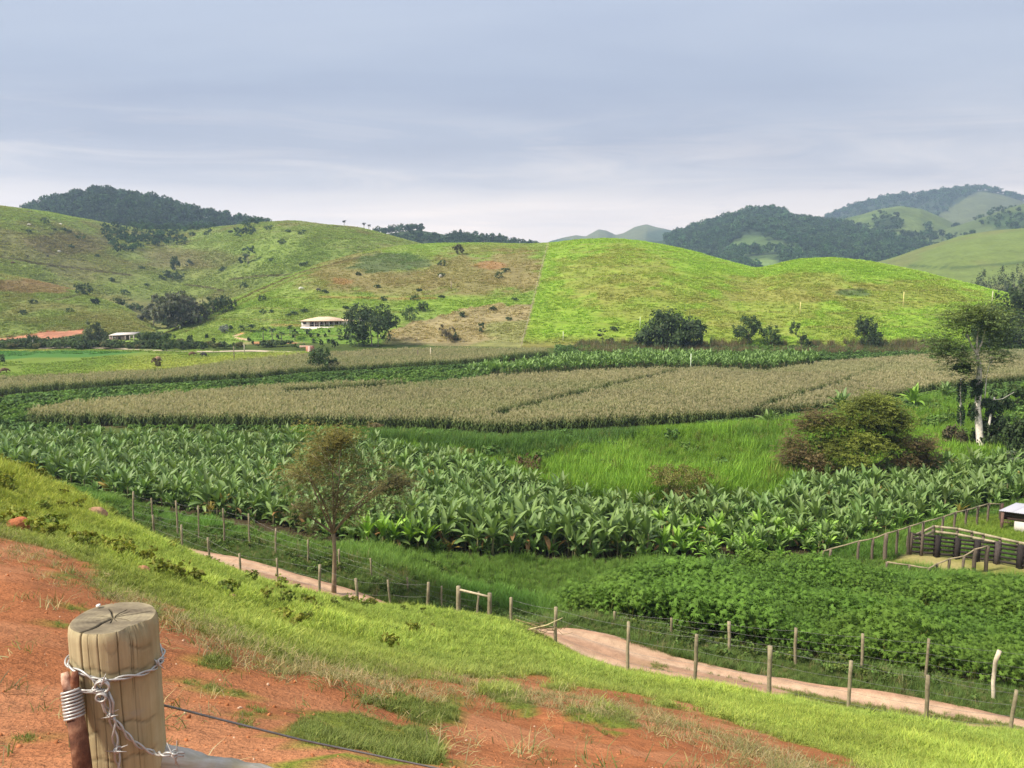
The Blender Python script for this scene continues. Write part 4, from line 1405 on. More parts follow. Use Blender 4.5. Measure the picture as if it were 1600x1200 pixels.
def bananas():
    r = np.random.default_rng(41)
    P = []
    for a in np.arange(-84, 80, .9):
        for b in np.arange(40, 100, .9):
            P.append((a + r.uniform(-.42, .42), b + r.uniform(-.42, .42)))
    P = np.array(P); x, y = P[:, 0], P[:, 1]
    z = ground_z(x, y); p, q = proj(x, y, z); d, s = road_ds(x, y)
    pt, qt = proj(x, y, z + 3)
    k = in_field('banana', x, y, 1.7, z) & (p > -60) & (p < 1660) & (d < -8) & ~inpoly(p, q, CORRAL) & ~inpoly(p, q, PADDOCK)
    # the shady gap with rotting leaves behind the pen
    gap = (p > 1235) & (qt > 735) & (q > 768) & (q < 792)
    k &= ~gap
    x, y, z, p, q = (v[k] for v in (x, y, z, p, q)); n = len(x)
    o = np.argsort(y); x, y, z, p, q = x[o], y[o], z[o], p[o], q[o]
    N = min(n, 294)
    young_spots = [(575, 856), (598, 858), (616, 860), (640, 862), (668, 864)]
    for i in range(N):
        st, hh = STEMS[int(r.integers(0, 4))]
        sc = r.uniform(.42, .72) * (1.28 if 620 < p[i] < 1060 and y[i] < 57 else 1.0) * (.85 if p[i] > 1000 and q[i] > 800 else 1.0)
        t = thing('banana_plant', 'green banana plant growing within the banana plantation beyond the grass strip', 'banana plant', (x[i], y[i], z[i]), r.uniform(0, 6.28), 'banana plants of the plantation')
        t.scale = (sc, sc, sc)
        obj('stem', st, None, t)
        nl = int(r.integers(8, 11)); pale_ = p[i] > 1030 and q[i] > 815 and r.uniform() < .4
        for li, a, s_, dz in plant_layout(r, nl):
            dead = li == 5 and r.uniform() < .3
            obj('leaf', DEADL if dead else (YOUNG if pale_ else LEAVES)[li], None, t, (0, 0, hh + dz), (r.normal(0, .2), r.normal(0, .2), a)).scale = (s_, s_, s_ * r.uniform(.8, 1.05))
        if r.uniform() < .45: obj('leaf', DEADL, None, t, (0, 0, hh - .1), (0, r.uniform(.5, .9), r.uniform(0, 6.28))).scale = (.8,) * 3
    for a, b in young_spots:
        P0 = hit(a, b)
        st, hh = STEMS[0]
        t = thing('banana_plant', 'young yellow-green banana plant at the near edge behind the small bare tree', 'banana plant', P0, r.uniform(0, 6.28), 'young banana plants'); t.scale = (.68,) * 3
        obj('stem', st, None, t)
        for li, an, s_, dz in plant_layout(r, 7):
            obj('leaf', YOUNG[li], None, t, (0, 0, hh + dz), (0, 0, an)).scale = (s_, s_, s_)
    if n > N:
        xx, yy, zz = x[N:], y[N:], z[N:]; m = len(xx)
        c = np.ones((m, 3)) * r.uniform(.8, 1.2, (m, 1)) * r.uniform(.94, 1.06, (m, 3))
        scatter('banana_plantation', np.stack([xx, yy, zz], 1), np.stack([r.normal(0, .05, m), r.normal(0, .05, m), r.uniform(0, 6.28, m)], 1), r.uniform(.40, .70, m), r.integers(0, 6, m), c, src_ban,
                label='rows of banana plants farther back in the plantation')
    # suckers and fallen leaves under the plants
    q1 = rng.random(len(x)) < .9
    xs_ = np.concatenate([x[q1] + r.uniform(-.7, .7, q1.sum()), x + r.uniform(-.6, .6, len(x))]); ys_ = np.concatenate([y[q1] + r.uniform(-.7, .7, q1.sum()), y + r.uniform(-.6, .6, len(x))])
    zs_ = ground_z(xs_, ys_); kk = in_field('banana', xs_, ys_, 2.0, zs_); xs_, ys_, zs_ = xs_[kk], ys_[kk], zs_[kk]; m = len(xs_)
    c = np.array([.92, .98, .85])[None] * r.uniform(.7, 1.3, (m, 1)); c = lay(c, (r.uniform(0, 1, m) < .07) * 1.0, np.array([1.9, .95, .75]))
    ps_, qs_ = proj(xs_, ys_, zs_); c = lay(c, smooth(1000, 1080, ps_) * smooth(800, 830, qs_) * (r.uniform(0, 1, m) < .7), np.array([1.35, 1.55, .85]))
    scatter('banana_suckers', np.stack([xs_, ys_, zs_ - .45], 1), np.stack([r.normal(0, .15, m), r.normal(0, .15, m), r.uniform(0, 6.28, m)], 1), np.stack([r.uniform(.35, .62, m)] * 2 + [r.uniform(.36, .55, m)], 1), r.integers(0, 6, m), c, src_ban,
            label='young suckers and low leaves filling the ground under the banana plants')
    # the long stand between the two maize fields
    P = []
    for a in np.arange(-40, 75, 1.25):
        for b in np.arange(110, 190, 1.25):
            P.append((a + r.uniform(-.5, .5), b + r.uniform(-.5, .5)))
    P = np.array(P); x, y = P[:, 0], P[:, 1]; z = ground_z(x, y)
    k = in_field('banana_far', x, y, 1.9, z); x, y, z = x[k], y[k], z[k]; m = len(x)
    c = np.array([1.05, 1.1, .95])[None] * r.uniform(.8, 1.25, (m, 1))
    scatter('banana_stand', np.stack([x, y, z], 1), np.stack([r.normal(0, .05, m), r.normal(0, .05, m), r.uniform(0, 6.28, m)], 1), r.uniform(.5, .85, m), r.integers(0, 6, m), c, src_ban,
            label='long stand of banana plants between the two maize fields')
    print('bananas', n, m)


bananas()


# ------------------------------------------------------------------ maize
def maize_mesh(name, seed):
    r = np.random.default_rng(seed)
    mb = MB()
    for k in range(7):
        b = np.array([r.uniform(-.5, .5), r.uniform(-.5, .5), 0])
        h = r.uniform(1.35, 1.7)
        mb.tube([b, b + [r.normal(0, .04), r.normal(0, .04), h]], [.016, .01], 3, np.array([.15, .15, .06]), False)
        for j in range(7):
            a = r.uniform(0, 6.28); z0 = h * (.25 + .10 * j); L = r.uniform(.5, .75)
            d = np.array([math.cos(a), math.sin(a), 0]); s = np.array([-math.sin(a), math.cos(a), 0]) * .045
            p0 = b + [0, 0, z0]; p1 = p0 + d * L * .45 + [0, 0, L * .38]; p2 = p0 + d * L * .95 + [0, 0, L * .05 - .05 * (6 - j)]
            c = np.array([.105, .150, .042]) * r.uniform(.8, 1.2) if j < 5 else np.array([.215, .225, .095]) * r.uniform(.85, 1.2)
            mb.add([p0 - s, p0 + s, p1 + s, p1 - s, p2], [(0, 1, 2, 3)], [(3, 2, 4)], c)
        top = b + [0, 0, h]
        for j in range(7):                     # tassel
            a = r.uniform(0, 6.28); d = np.array([math.cos(a) * .17, math.sin(a) * .12, .28 * r.uniform(.6, 1.1)]); s = np.array([-math.sin(a), math.cos(a), 0]) * .014
            mb.add([top - s, top + s, top + d + s * .7, top + d - s * .7], [(0, 1, 2, 3)], None, np.array([.40, .355, .205]) * r.uniform(.85, 1.15))
    return mb.mesh(name)


src_maize = [source('maize_clump', maize_mesh('maize_clump', 700 + i), M['blade']) for i in range(5)]


def maize(name, field, y0, y1, x0, x1, step, label, seed):
    r = np.random.default_rng(seed)
    th = -.32 if field == 'corn' else -.2
    A, B = np.meshgrid(np.arange(-260, 300, step), np.arange(20, 320, step))
    A = A.ravel() + r.uniform(-.3, .3, A.size); B = B.ravel() + r.uniform(-.2, .2, B.size)
    x, y = A, B
    z = ground_z(x, y)
    k = (y > y0) & (y < y1) & (x > x0) & (x < x1)
    x, y, z = x[k], y[k], z[k]
    p, q = proj(x, y, z)
    k = in_field(field, x, y, 1.4, z) & (p > -80) & (p < 1680) & (p < (1800 if field == 'corn' else 872)) & off_gaps(x, y)
    x, y, z, p, q = x[k], y[k], z[k], p[k], q[k]; n = len(x)
    n1 = fbm(x * .06, y * .06, 81); n2 = fbm(x * .02, y * .1, 82)
    c = np.ones((n, 3)) * (.82 + .36 * n1)[:, None] * r.uniform(.85, 1.15, (n, 1))
    c = lay(c, smooth(.5, .7, n2) * .5, np.array([.88, 1.0, .85]))
    c = lay(c, smooth(1420, 1550, p) * smooth(585, 555, q) * .4, np.array([.72, .95, .9]))
    sc = np.stack([np.full(n, 1.05), np.full(n, 1.05), (.9 + .2 * n1) * r.uniform(.9, 1.1, n)], 1)
    scatter(name, np.stack([x, y, z], 1), np.stack([np.zeros(n), np.zeros(n), r.uniform(0, 6.28, n)], 1), sc, r.integers(0, 5, n), c, src_maize, label=label)
    print(name, n)


maize('maize_field', 'corn', 76, 240, -85, 150, .78, 'wide ripening maize field with tan tassels across the valley floor', 51)
maize('maize_field', 'corn_far', 90, 260, -190, 30, 1.0, 'farther tan maize field below the house and the meadow', 52)


# ------------------------------------------------------------------ tall green grass, ditch growth, reeds
src_cane = [source('cane_tuft', blade_tuft('cane_tuft', 34, 1.7 + .2 * i, .5, .06, .42, (1, 1, 1), 800 + i, segs=3), M['blade']) for i in range(3)]
src_bush = []
for i in range(4):
    lb = lobes_for(1.7, 1.7, 1.3, .05, 6, 820 + i, .55)
    src_bush.append(source('bush_clump', crown(lb, 170, .34, (1, 1, 1), 830 + i, .6, .45, .5).mesh('bush_clump'), M['blade']))


def flats():
    r = np.random.default_rng(61)
    x, y = field_points(42000, 62, 125, u0=-.75, u1=.75, seed=62, pw=.9)
    z = ground_z(x, y); p, q = proj(x, y, z)
    k = ~in_field('banana', x, y, 2.0, z) & ~in_field('corn', x, y, 1.3, z) & ~in_field('corn_far', x, y, 1.3, z) & (q > 612) & (p > -40) & (p < 1640) & (q < 800)
    k &= ~in_field('banana_far', x, y, 2., z)
    left = (p < 455 + (fbm(x * .2, y * .2, 65) - .5) * 120) | (q < UP['corn'](p) + 6)
    edge_of_corn = (q < LO['corn'](p) + 16)
    x, y, z, p, q, left, eoc = (v[k] for v in (x, y, z, p, q, left, edge_of_corn)); n = len(x)
    n1 = fbm(x * .12, y * .12, 63)
    c = np.array([.165, .290, .032])[None] * (.7 + .6 * n1)[:, None]
    c = lay(c, smooth(.45, .62, fbm(x * .07, y * .07, 64)) * .6, np.array([.105, .20, .030]))
    dk = inpoly(p + (fbm(x * .2, y * .2, 163) - .5) * 60, q + (fbm(x * .2, y * .2, 164) - .5) * 26, [(480, 695), (560, 665), (740, 672), (1000, 662), (1010, 680), (900, 705), (800, 722), (640, 705)])
    c = lay(c, dk * .7, np.array([.060, .125, .032]))
    c = lay(c, (r.uniform(0, 1, n) < .05) * .7, np.array([.22, .19, .06]))
    c *= r.uniform(.8, 1.2, (n, 1))
    sc = r.uniform(.65, 1.15, n) * (.55 + .6 * smooth(.3, .7, n1)) * np.where(dk, 1.15, .95)
    mlim = ray(p, LO['corn'](p) - 5)[1]
    sc = np.minimum(sc, np.maximum(.10, (EYE + mlim * y - z) / 1.9))
    g = ~(left) & (sc > .12)
    scatter('cane_grass', np.stack([x, y, z - .03], 1)[g], np.stack([r.normal(0, .1, n), r.normal(0, .1, n), r.uniform(0, 6.28, n)], 1)[g], sc[g], r.integers(0, 3, n)[g], c[g], src_cane,
            label='bright green field of tall grass between the bananas and the maize')
    # bushes in the ditch and along the banks
    x, y = field_points(40000, 70, 215, u0=-.8, u1=.8, seed=66, pw=.5)
    z = ground_z(x, y); p, q = proj(x, y, z)
    inn = ~in_field('corn', x, y, 1.4, z) & ~in_field('corn_far', x, y, 1.4, z) & ~in_field('banana_far', x, y, 2.2, z) & ~in_field('banana', x, y, 2.0, z)
    ditch = inn & (((q < UP['corn'](p) + 14) & (q > LO['corn_far'](p) - 3) & (p < 770)) | ((p < 40) & (q > 615) & (q < 690)))
    foot = inn & (p > 870) & (q > 546) & (q < 566)
    bank = inn & (p > 1080) & (q > 590) & (q < 668) & (q < LO['corn'](p) + 24)
    bank2 = inn & (p < 900) & (q > 655) & (q < 680) & (r.uniform(0, 1, len(x)) < .35)
    mess = inn & (p > 470) & (p < 1640) & (q > 640) & (q < 760) & (y > 66) & (r.uniform(0, 1, len(x)) < .16) & (fbm(x * .12, y * .12, 168) > .50)
    k = ditch | foot | bank | bank2 | mess
    k &= (p > -60) & (p < 1660) & (fbm(x * .25, y * .25, 67) > .33)
    x, y, z, p, q = (v[k] for v in (x, y, z, p, q)); n = len(x)
    lim = np.where((q < UP['corn'](p) + 14) & (p < 860), LO['corn_far'](p) - 5, LO['corn'](p) - 6)
    sb = np.minimum(r.uniform(.5, 1.2, n), np.maximum(.2, (EYE + ray(p, lim)[1] * y - z) / 1.35))
    sb = np.where((p > 870) & (q < 570), r.uniform(.5, 1.2, n), sb)
    c = np.array([.095, .165, .040])[None] * r.uniform(.65, 1.35, (n, 1)); c = lay(c, smooth(.5, .65, fbm(x * .1, y * .1, 68)) * .7, np.array([.15, .25, .045]))
    scatter('undergrowth', np.stack([x, y, z], 1), np.stack([r.normal(0, .1, n), r.normal(0, .1, n), r.uniform(0, 6.28, n)], 1), sb, r.integers(0, 4, n), c, src_bush,
            label='dark green growth along the ditch and field edges')
    # scrub along the lane and under the knoll
    x, y = field_points(14000, 195, 262, u0=-.72, u1=-.22, seed=166, pw=.5)
    z = land_z(x, y); p, q = proj(x, y, z)
    k = (q > 527) & (q < 549) & (p > -30) & (p < 480) & (fbm(x * .06, y * .10, 167) > .50) & ~inpoly(p, q, [(-60, 540), (0, 527), (58, 520), (132, 513), (134, 523), (75, 534), (0, 539)]) & ((p < 270) | (q > 540)) & ((q > 535) | (p > 145)) & ~((p > 158) & (p < 218) & (q < 538)) & (r.uniform(0, 1, len(x)) < .5)
    x, y, z = x[k], y[k], z[k]; n = len(x)
    c = np.array([.085, .125, .045])[None] * r.uniform(.6, 1.4, (n, 1)); c = lay(c, (r.uniform(0, 1, n) < .2) * .8, np.array([.16, .15, .06]))
    scatter('undergrowth', np.stack([x, y, z], 1), np.stack([np.zeros(n), np.zeros(n), r.uniform(0, 6.28, n)], 1), r.uniform(.5, 1.5, n), r.integers(0, 4, n), c, src_bush, label='low scrub along the lane below the knoll')
    # brown reeds at the foot of the lime hill
    x, y = field_points(9000, 170, 212, u0=0, u1=.7, seed=69, pw=.5)
    z = land_z(x, y); p, q = proj(x, y, z)
    k = (q > 537) & (q < 557) & (p > 900) & (p < 1480) & (fbm(x * .1, y * .1, 70) > .38)
    x, y, z = x[k], y[k], z[k]; n = len(x)
    c = np.array([.17, .135, .065])[None] * r.uniform(.7, 1.3, (n, 1)); c = lay(c, (r.uniform(0, 1, n) < .35) * .9, np.array([.09, .13, .04]))
    scatter('reeds', np.stack([x, y, z], 1), np.stack([r.normal(0, .1, n), r.normal(0, .1, n), r.uniform(0, 6.28, n)], 1), r.uniform(.7, 1.3, n), r.integers(0, 3, n), c, src_cane, label='brownish reeds at the foot of the lime green hill')


flats()


# ------------------------------------------------------------------ rough grass on the hills
src_tus = [source('tussock', blade_tuft('tussock', 16, .55, .5, .16, .9, (1, 1, 1), 850 + i), M['blade']) for i in range(3)]


def hill_grass():
    r = np.random.default_rng(71)
    h = HILLS['near']; n = 120000
    u = r.uniform(-.44, .75, n); t = r.uniform(.01, 1.04, n) ** .85
    B = np.interp(u, h.g, h.B); D = np.interp(u, h.g, h.D)
    y = B + t * (D - B); x = u * y
    z = h.z(x, y)
    z = z + (fbm(x * .35 + z * .6, y * .35, 61, 3) - .5) * .55 * smooth(0, .08, t)
    keep = (z > .5)
    cl = fbm(x * .12 + z * .3, y * .12, 73)
    keep &= r.uniform(0, 1, n) < (.25 + .9 * smooth(.4, .62, cl))
    x, y, z = x[keep], y[keep], z[keep]; n = len(x)
    c = col_near(x, y, z) * r.uniform(.88, 1.16, (n, 1)) * 1.75
    sc = r.uniform(.35, .95, n)
    scatter('hill_grass', np.stack([x, y, z - .05], 1), np.stack([r.normal(0, .1, n), r.normal(0, .1, n), r.uniform(0, 6.28, n)], 1), np.stack([sc * 1.4, sc * 1.4, sc], 1), r.integers(0, 3, n), c, src_tus,
            label='tufted pasture grass covering the hill behind the fields')
    h = HILLS['pasture']; n = 90000
    u = r.uniform(-.72, -.02, n); t = r.uniform(.15, 1.03, n)
    B = np.interp(u, h.g, h.B); D = np.interp(u, h.g, h.D)
    y = B + t * (D - B); x = u * y; z = h.z(x, y)
    keep = z > np.maximum(HILLS['knoll'].z(x, y), HILLS['near'].z(x, y))
    keep &= r.uniform(0, 1, n) < .22 + .8 * smooth(.36, .6, fbm(x * .06, y * .06, 74))
    x, y, z = x[keep], y[keep], z[keep]; n = len(x)
    c = col_pasture(x, y, z) * r.uniform(.8, 1.2, (n, 1)) * 1.7
    sc = r.uniform(.5, 1.35, n)
    scatter('hill_grass', np.stack([x, y, z - .05], 1), np.stack([r.normal(0, .1, n), r.normal(0, .1, n), r.uniform(0, 6.28, n)], 1), np.stack([sc * 1.6, sc * 1.6, sc], 1), r.integers(0, 3, n), c, src_tus,
            label='sparse tufts of grass on the far pasture hill')
    h = HILLS['knoll']; n = 26000
    u = r.uniform(-.75, -.38, n); t = r.uniform(.03, 1.03, n)
    Bk = np.interp(u, h.g, h.B); Dk = np.interp(u, h.g, h.D)
    y = Bk + t * (Dk - Bk); x = u * y; z = h.z(x, y)
    keep = (z > np.maximum(HILLS['near'].z(x, y), .2)) & (r.uniform(0, 1, n) < .25 + .8 * smooth(.38, .6, fbm(x * .1, y * .1, 78)))
    pk, qk = proj(x, y, z); keep &= ~inpoly(pk, qk, [(-60, 536), (0, 529), (58, 522), (62, 519), (131, 515), (132, 521), (75, 531), (0, 536), (-60, 540)])
    x, y, z = x[keep], y[keep], z[keep]; n = len(x)
    c = col_knoll(x, y, z) * r.uniform(.8, 1.2, (n, 1)) * 1.6
    sc = r.uniform(.4, 1.0, n)
    scatter('hill_grass', np.stack([x, y, z - .05], 1), np.stack([r.normal(0, .1, n), r.normal(0, .1, n), r.uniform(0, 6.28, n)], 1), np.stack([sc * 1.6, sc * 1.6, sc], 1), r.integers(0, 3, n), c, src_tus,
            label='short grass on the low knoll above the red earth bank')
    # meadow on the flat, left
    x, y = field_points(30000, 120, 235, u0=-.75, u1=-.2, seed=75, pw=.4)
    z = ground_z(x, y); p, q = proj(x, y, z)
    k = inpoly(p, q, MEADOW) & (p > -40) & (fbm(x * .08, y * .08, 76) > .38); x, y, z = x[k], y[k], z[k]; n = len(x)
    c = ground_color(x, y, z) * r.uniform(.75, 1.25, (n, 1)) * 1.5
    sc = r.uniform(.4, .9, n)
    scatter('meadow_grass', np.stack([x, y, z], 1), np.stack([np.zeros(n), np.zeros(n), r.uniform(0, 6.28, n)], 1), np.stack([sc * 1.3, sc * 1.3, sc * .8], 1), r.integers(0, 3, n), c, src_tus, label='short bright meadow grass on the valley floor')


hill_grass()


# ------------------------------------------------------------------ far woods
src_tree = []
for i in range(5):
    lb = lobes_for(8.5 - i * .4, 8.5 - i * .4, 7.5, .5 + (i % 2), 7, 900 + i, .55, -.1)
    src_tree.append(source('wood_tree', crown(lb, 260, 1.05, (1, 1, 1), 910 + i, .7, .6, .6).mesh('wood_tree'), M['leaf_far']))


def woods(name, key, n, test, col, smin, smax, label, seed, tmin=.05, tmax=1.08):
    r = np.random.default_rng(seed)
    h = HILLS[key]
    u = r.uniform(h.u0, h.u1, n); t = r.uniform(tmin, tmax, n)
    B = np.interp(u, h.g, h.B); D = np.interp(u, h.g, h.D)
    y = B + t * (D - B); x = u * y; z = h.z(x, y)
    p, q = proj(x, y, z)
    k = test(p, q, x, y, r) & (z > 0) & (p > -80) & (p < 1680)
    x, y, z = x[k], y[k], z[k]; n = len(x)
    c = np.array(col)[None] * r.uniform(.6, 1.4, (n, 1)) * r.uniform(.9, 1.1, (n, 3))
    scatter(name, np.stack([x, y, z - .8], 1), np.stack([np.zeros(n), np.zeros(n), r.uniform(0, 6.28, n)], 1), r.uniform(smin, smax, n) * r.choice([.75, 1, 1.0, 1.25], n), r.integers(0, 5, n), c, src_tree, label=label)
    print(name, n)


FC = np.array([.046, .088, .034])
woods('forest', 'forest', 4200, lambda p, q, x, y, r: (p > 40) & (p < 420) & (fbm(x * .02, y * .02, 3) > .2), FC, .75, 1.35, 'dark forest covering the pointed hill behind the pasture', 81)
woods('forest', 'wood', 1500, lambda p, q, x, y, r: (p > 570) & (p < 840) & ((fbm(x * .015, y * .015, 5) > .52) | (q > 372) | (p > 720)), FC * 1.05, .6, 1.1, 'low dark wood on the small hill behind the pasture ridge', 82)
woods('forest', 'ridge', 11000, lambda p, q, x, y, r: (fbm(x * .01, y * .01, 5) < np.interp(p, [1300, 1400], [.66, .50])) & (p > 1040) & ~inpoly(p, q, [(1160, 400), (1220, 402), (1220, 420), (1160, 420)]), FC * 1.35, .9, 1.6, 'blue green forest on the rounded ridge', 83, .1)
woods('forest', 'far_ridge', 4200, lambda p, q, x, y, r: (p > 1290) & ~inpoly(p, q, [(1455, 350), (1500, 314), (1530, 301), (1560, 304), (1620, 322), (1680, 360), (1460, 390)]), FC * 1.3, 1.1, 1.8, 'distant forest along the highest ridge', 84, .2)
woods('forest', 'spur', 2600, lambda p, q, x, y, r: (np.hypot((p - 1385) / 26, (q - 350) / 15) < 1) | (np.hypot((p - 1440) / 70, (q - 371) / 6) < 1) | ((fbm(x * .014, y * .014, 9) > .50) & (q > 356)), FC, .8, 1.3, 'dark wooded hollow on the green spur', 85)
woods('forest', 'flank', 1300, lambda p, q, x, y, r: (np.hypot((p - 1590) / 70, (q - 345) / 16) < 1) | ((p < 1520) & (q > 366)), FC * 1.1, .7, 1.2, 'wooded flank of the hill at the edge of the view', 86)
woods('thicket', 'pasture', 7000, lambda p, q, x, y, r: inpoly(p + (fbm(x * .05, y * .05, 2) - .5) * 24, q + (fbm(x * .05, y * .05, 3) - .5) * 12, [(150, 362), (180, 358), (230, 368), (290, 372), (285, 382), (240, 384), (215, 396), (185, 400), (165, 382)]) | ((q < 372) & (p > 200) & (p < 410) & (fbm(x * .04, y * .04, 6) > .55)),
      FC * 1.15, .35, .7, 'dark thicket in the hollow of the pasture hill', 87)

# ------------------------------------------------------------------ single trees and shrubs
TRUNK = np.array([.16, .125, .085]); PALE = np.array([.46, .40, .31]); GREYT = np.array([.24, .21, .17])
DK = np.array([.050, .080, .026]); MID = np.array([.075, .122, .034]); OLV = np.array([.105, .105, .030])


def tree(name, label, cat, px, py, wpx, hpx, style='round', n=900, col=MID, seed=1, group=None, trunk=.0, tcol=TRUNK, lean=0., col2=None, leaf=None, squash=1., at=None, k=8, under=-.6, n_limb=5, f2=.3):
    """a tree whose foot shows at (px, py), wpx wide and hpx tall in the photo's pixels"""
    P = at if at is not None else hit(px, py)
    m = px_size(P); W = wpx * m; H = hpx * m
    z0 = H * trunk
    t = thing(name, label, cat, P, 0, group)
    L = lobes_for(W, W * squash, H - z0, z0, k, seed, .55, -.45 if style == 'round' else -.1)
    L = [((c[0] + lean * W * .5 * c[2] / H, c[1], c[2]), q) for c, q in L]
    size = leaf or max(1.9 * m, W / 17)
    if style == 'column':
        L = [((0.1 * W * math.sin(i * 2.1), 0, H * (.12 + .8 * i / 6)), (W * .42, W * .42, H * .12)) for i in range(7)]
    if style == 'open':
        r = np.random.default_rng(seed)
        L = [((W * .42 * math.cos(a) * b, W * .42 * squash * math.sin(a) * b, z0 + (H - z0) * c), (W * .17, W * .17, (H - z0) * .13))
             for a, b, c in zip(np.arange(k) * 2.4, r.uniform(.35, 1, k), r.uniform(.2, .88, k))]
    mb = MB()
    r0 = max(.035 * H * .5, .6 * m) if trunk > .08 else .03 * H
    limbs(mb, (0, 0, -.3), (lean * W * .25, 0, z0 + (H - z0) * .45), r0, L[1:] or L, tcol, seed + 1, .12, n_limb, 6)
    mb.build('trunk', M['bark'], t, smooth_=True)
    cr = crown(L, int(n * 2.6), size * .95, col, seed + 2, .62, .55, .5, under=under, col2=col2, f2=f2)
    v = np.vstack(cr.v); lo, hi = np.percentile(v, 1, 0), np.percentile(v, 99, 0)
    for i in (0, 1):
        k = (W if i == 0 else W * squash) / max(1e-6, hi[i] - lo[i]); v[:, i] = (v[:, i] - (lo[i] + hi[i]) / 2) * k + lean * W * .3 * (i == 0)
    v[:, 2] = z0 * .8 + (v[:, 2] - lo[2]) * (H - z0 * .8) / max(1e-6, hi[2] - lo[2])
    mesh_ = mesh_np('crown', v, np.vstack(cr.q), np.vstack(cr.c))
    obj('crown', mesh_, M['leaf'], t)
    return t


def palm(label, px, py, hpx, wpx, seed, group=None, trunk_c=GREYT, at=None, col=MID, droop=1.):
    P = at or hit(px, py); m = px_size(P); H = hpx * m; W = wpx * m
    r = np.random.default_rng(seed)
    t = thing('palm_tree', label, 'palm', P, 0, group)
    th = H - W * .35
    MB().tube([(0, 0, -.3), (r.normal(0, .02) * H, 0, th * .5), (r.normal(0, .03) * H, 0, th)], [max(.12, .5 * m), max(.1, .42 * m), max(.08, .36 * m)], 6, trunk_c).build('trunk', M['bark'], t)
    mb = MB()
    for i in range(15):
        a = i * 2.4 + r.uniform(-.2, .2); e = r.uniform(-.1, 1.15); Lf = W * .55 * r.uniform(.85, 1.1)
        pts = [np.array([0, 0, th])]
        for j in range(1, 6):
            ang = e - (j / 5) ** 1.3 * 1.25 * droop
            pts.append(pts[-1] + np.array([math.cos(a) * math.cos(ang), math.sin(a) * math.cos(ang), math.sin(ang)]) * Lf / 5)
        pts = np.array(pts); sd = np.array([-math.sin(a), math.cos(a), 0])
        for j in range(5):
            for q in range(3):
                p = pts[j] + (pts[j + 1] - pts[j]) * q / 3; f = (j + q / 3) / 5
                ll = W * .17 * math.sin(math.pi * min(.97, f * .85 + .14))
                fw = (pts[j + 1] - pts[j]); fw /= np.linalg.norm(fw)
                for sg in (-1, 1):
                    tip = p + sd * sg * ll * .8 + fw * ll * .5 + np.array([0, 0, -ll * .35])
                    wv = fw * W * .035
                    mb.add([p - wv, p + wv, tip], None, [(0, 1, 2)], col * r.uniform(.75, 1.25))
    mb.build('crown', M['leaf'], t)
    return t


# the big dark tree at the foot of the lime hill and its neighbours
tree('round_tree', 'broad dark round tree with drooping foliage at the foot of the lime green hill', 'tree', 1045, 549, 96, 61, n=2600, col=DK * 1.0, seed=11, trunk=.02, leaf=.62, k=14, col2=MID * .8, f2=.2)
tree('bushy_tree', 'bushy dark green tree with short trunk, first right of the broad dark tree', 'tree', 1168, 538, 42, 43, n=900, col=DK * 1.15, seed=13, trunk=.22, k=9, col2=MID)
tree('bushy_tree', 'smaller lighter bush joined to the bushy tree near the hill foot', 'tree', 1204, 541, 32, 32, n=600, col=MID * 1.05, seed=14, trunk=.08)
tree('pointed_tree', 'small pointed dark tree among reeds at the hill foot', 'tree', 1252, 546, 34, 42, n=600, col=DK * 1.1, seed=15, trunk=.05, k=5, style='open')
tree('column_tree', 'upright square-topped dark tree standing alone before the lime hill', 'tree', 1356, 546, 36, 49, n=1500, col=DK * 1.0, seed=16, trunk=.03, k=14)
tree('small_tree', 'tiny thin tree on the lime hillside near its foot', 'tree', 941, 530, 16, 16, 'open', n=120, col=DK, seed=17, trunk=.3)
tree('shrub', 'low dark shrub on the lime hillside above a thin tree', 'shrub', 960, 517, 14, 7, n=80, col=DK, seed=18)
tree('shrub', 'low dark shrub at the base of the lime hill beside the thin tree', 'shrub', 953, 536, 14, 8, n=80, col=DK, seed=19)
tree('dark_tree', 'large dark tree at the end of the lime hill behind the pale-trunked tree', 'tree', 1592, 542, 92, 92, n=2400, col=DK * 1.0, seed=20, trunk=.05, k=12, leaf=.55)
tree('dark_tree', 'lower dark spreading tree between the pale-trunked tree and the large dark tree', 'tree', 1545, 545, 70, 66, n=1500, col=DK * 1.2, seed=21, trunk=.06, k=10, leaf=.5)

# on the maize field and by the house
tree('round_bush', 'round dark green bush standing alone in the far maize field', 'bush', 504, 581, 46, 37, n=1300, col=DK * 1.25, seed=31, trunk=.0, k=10, leaf=.3, col2=MID * 1.2, f2=.3)
tree('house_tree', 'large dark tree with visible trunk beside the white house', 'tree', 581, 541, 76, 64, n=1900, col=DK * 1.1, seed=32, trunk=.22, k=12, leaf=.5, tcol=GREYT)
tree('green_bush', 'light green bush on the slope right of the house tree', 'bush', 640, 500, 26, 22, n=350, col=MID * 1.3, seed=33)
tree('green_bush', 'green bush above and right of the house tree', 'bush', 660, 486, 18, 14, n=250, col=MID, seed=34)
tree('green_bush', 'light bush low down in front of the house tree', 'bush', 560, 541, 34, 22, n=350, col=MID * 1.25, seed=35)
tree('garden_tree', 'slim dark garden tree below the white house', 'tree', 531, 531, 10, 18, 'column', n=160, col=DK, seed=36)
tree('garden_tree', 'round garden tree on the lawn nearest the house tree', 'tree', 542, 531, 10, 12, n=140, col=DK, seed=37)
tree('garden_tree', 'rounded garden tree below the slim one by the field', 'tree', 523, 544, 12, 14, n=160, col=DK * 1.2, seed=38, trunk=.2)
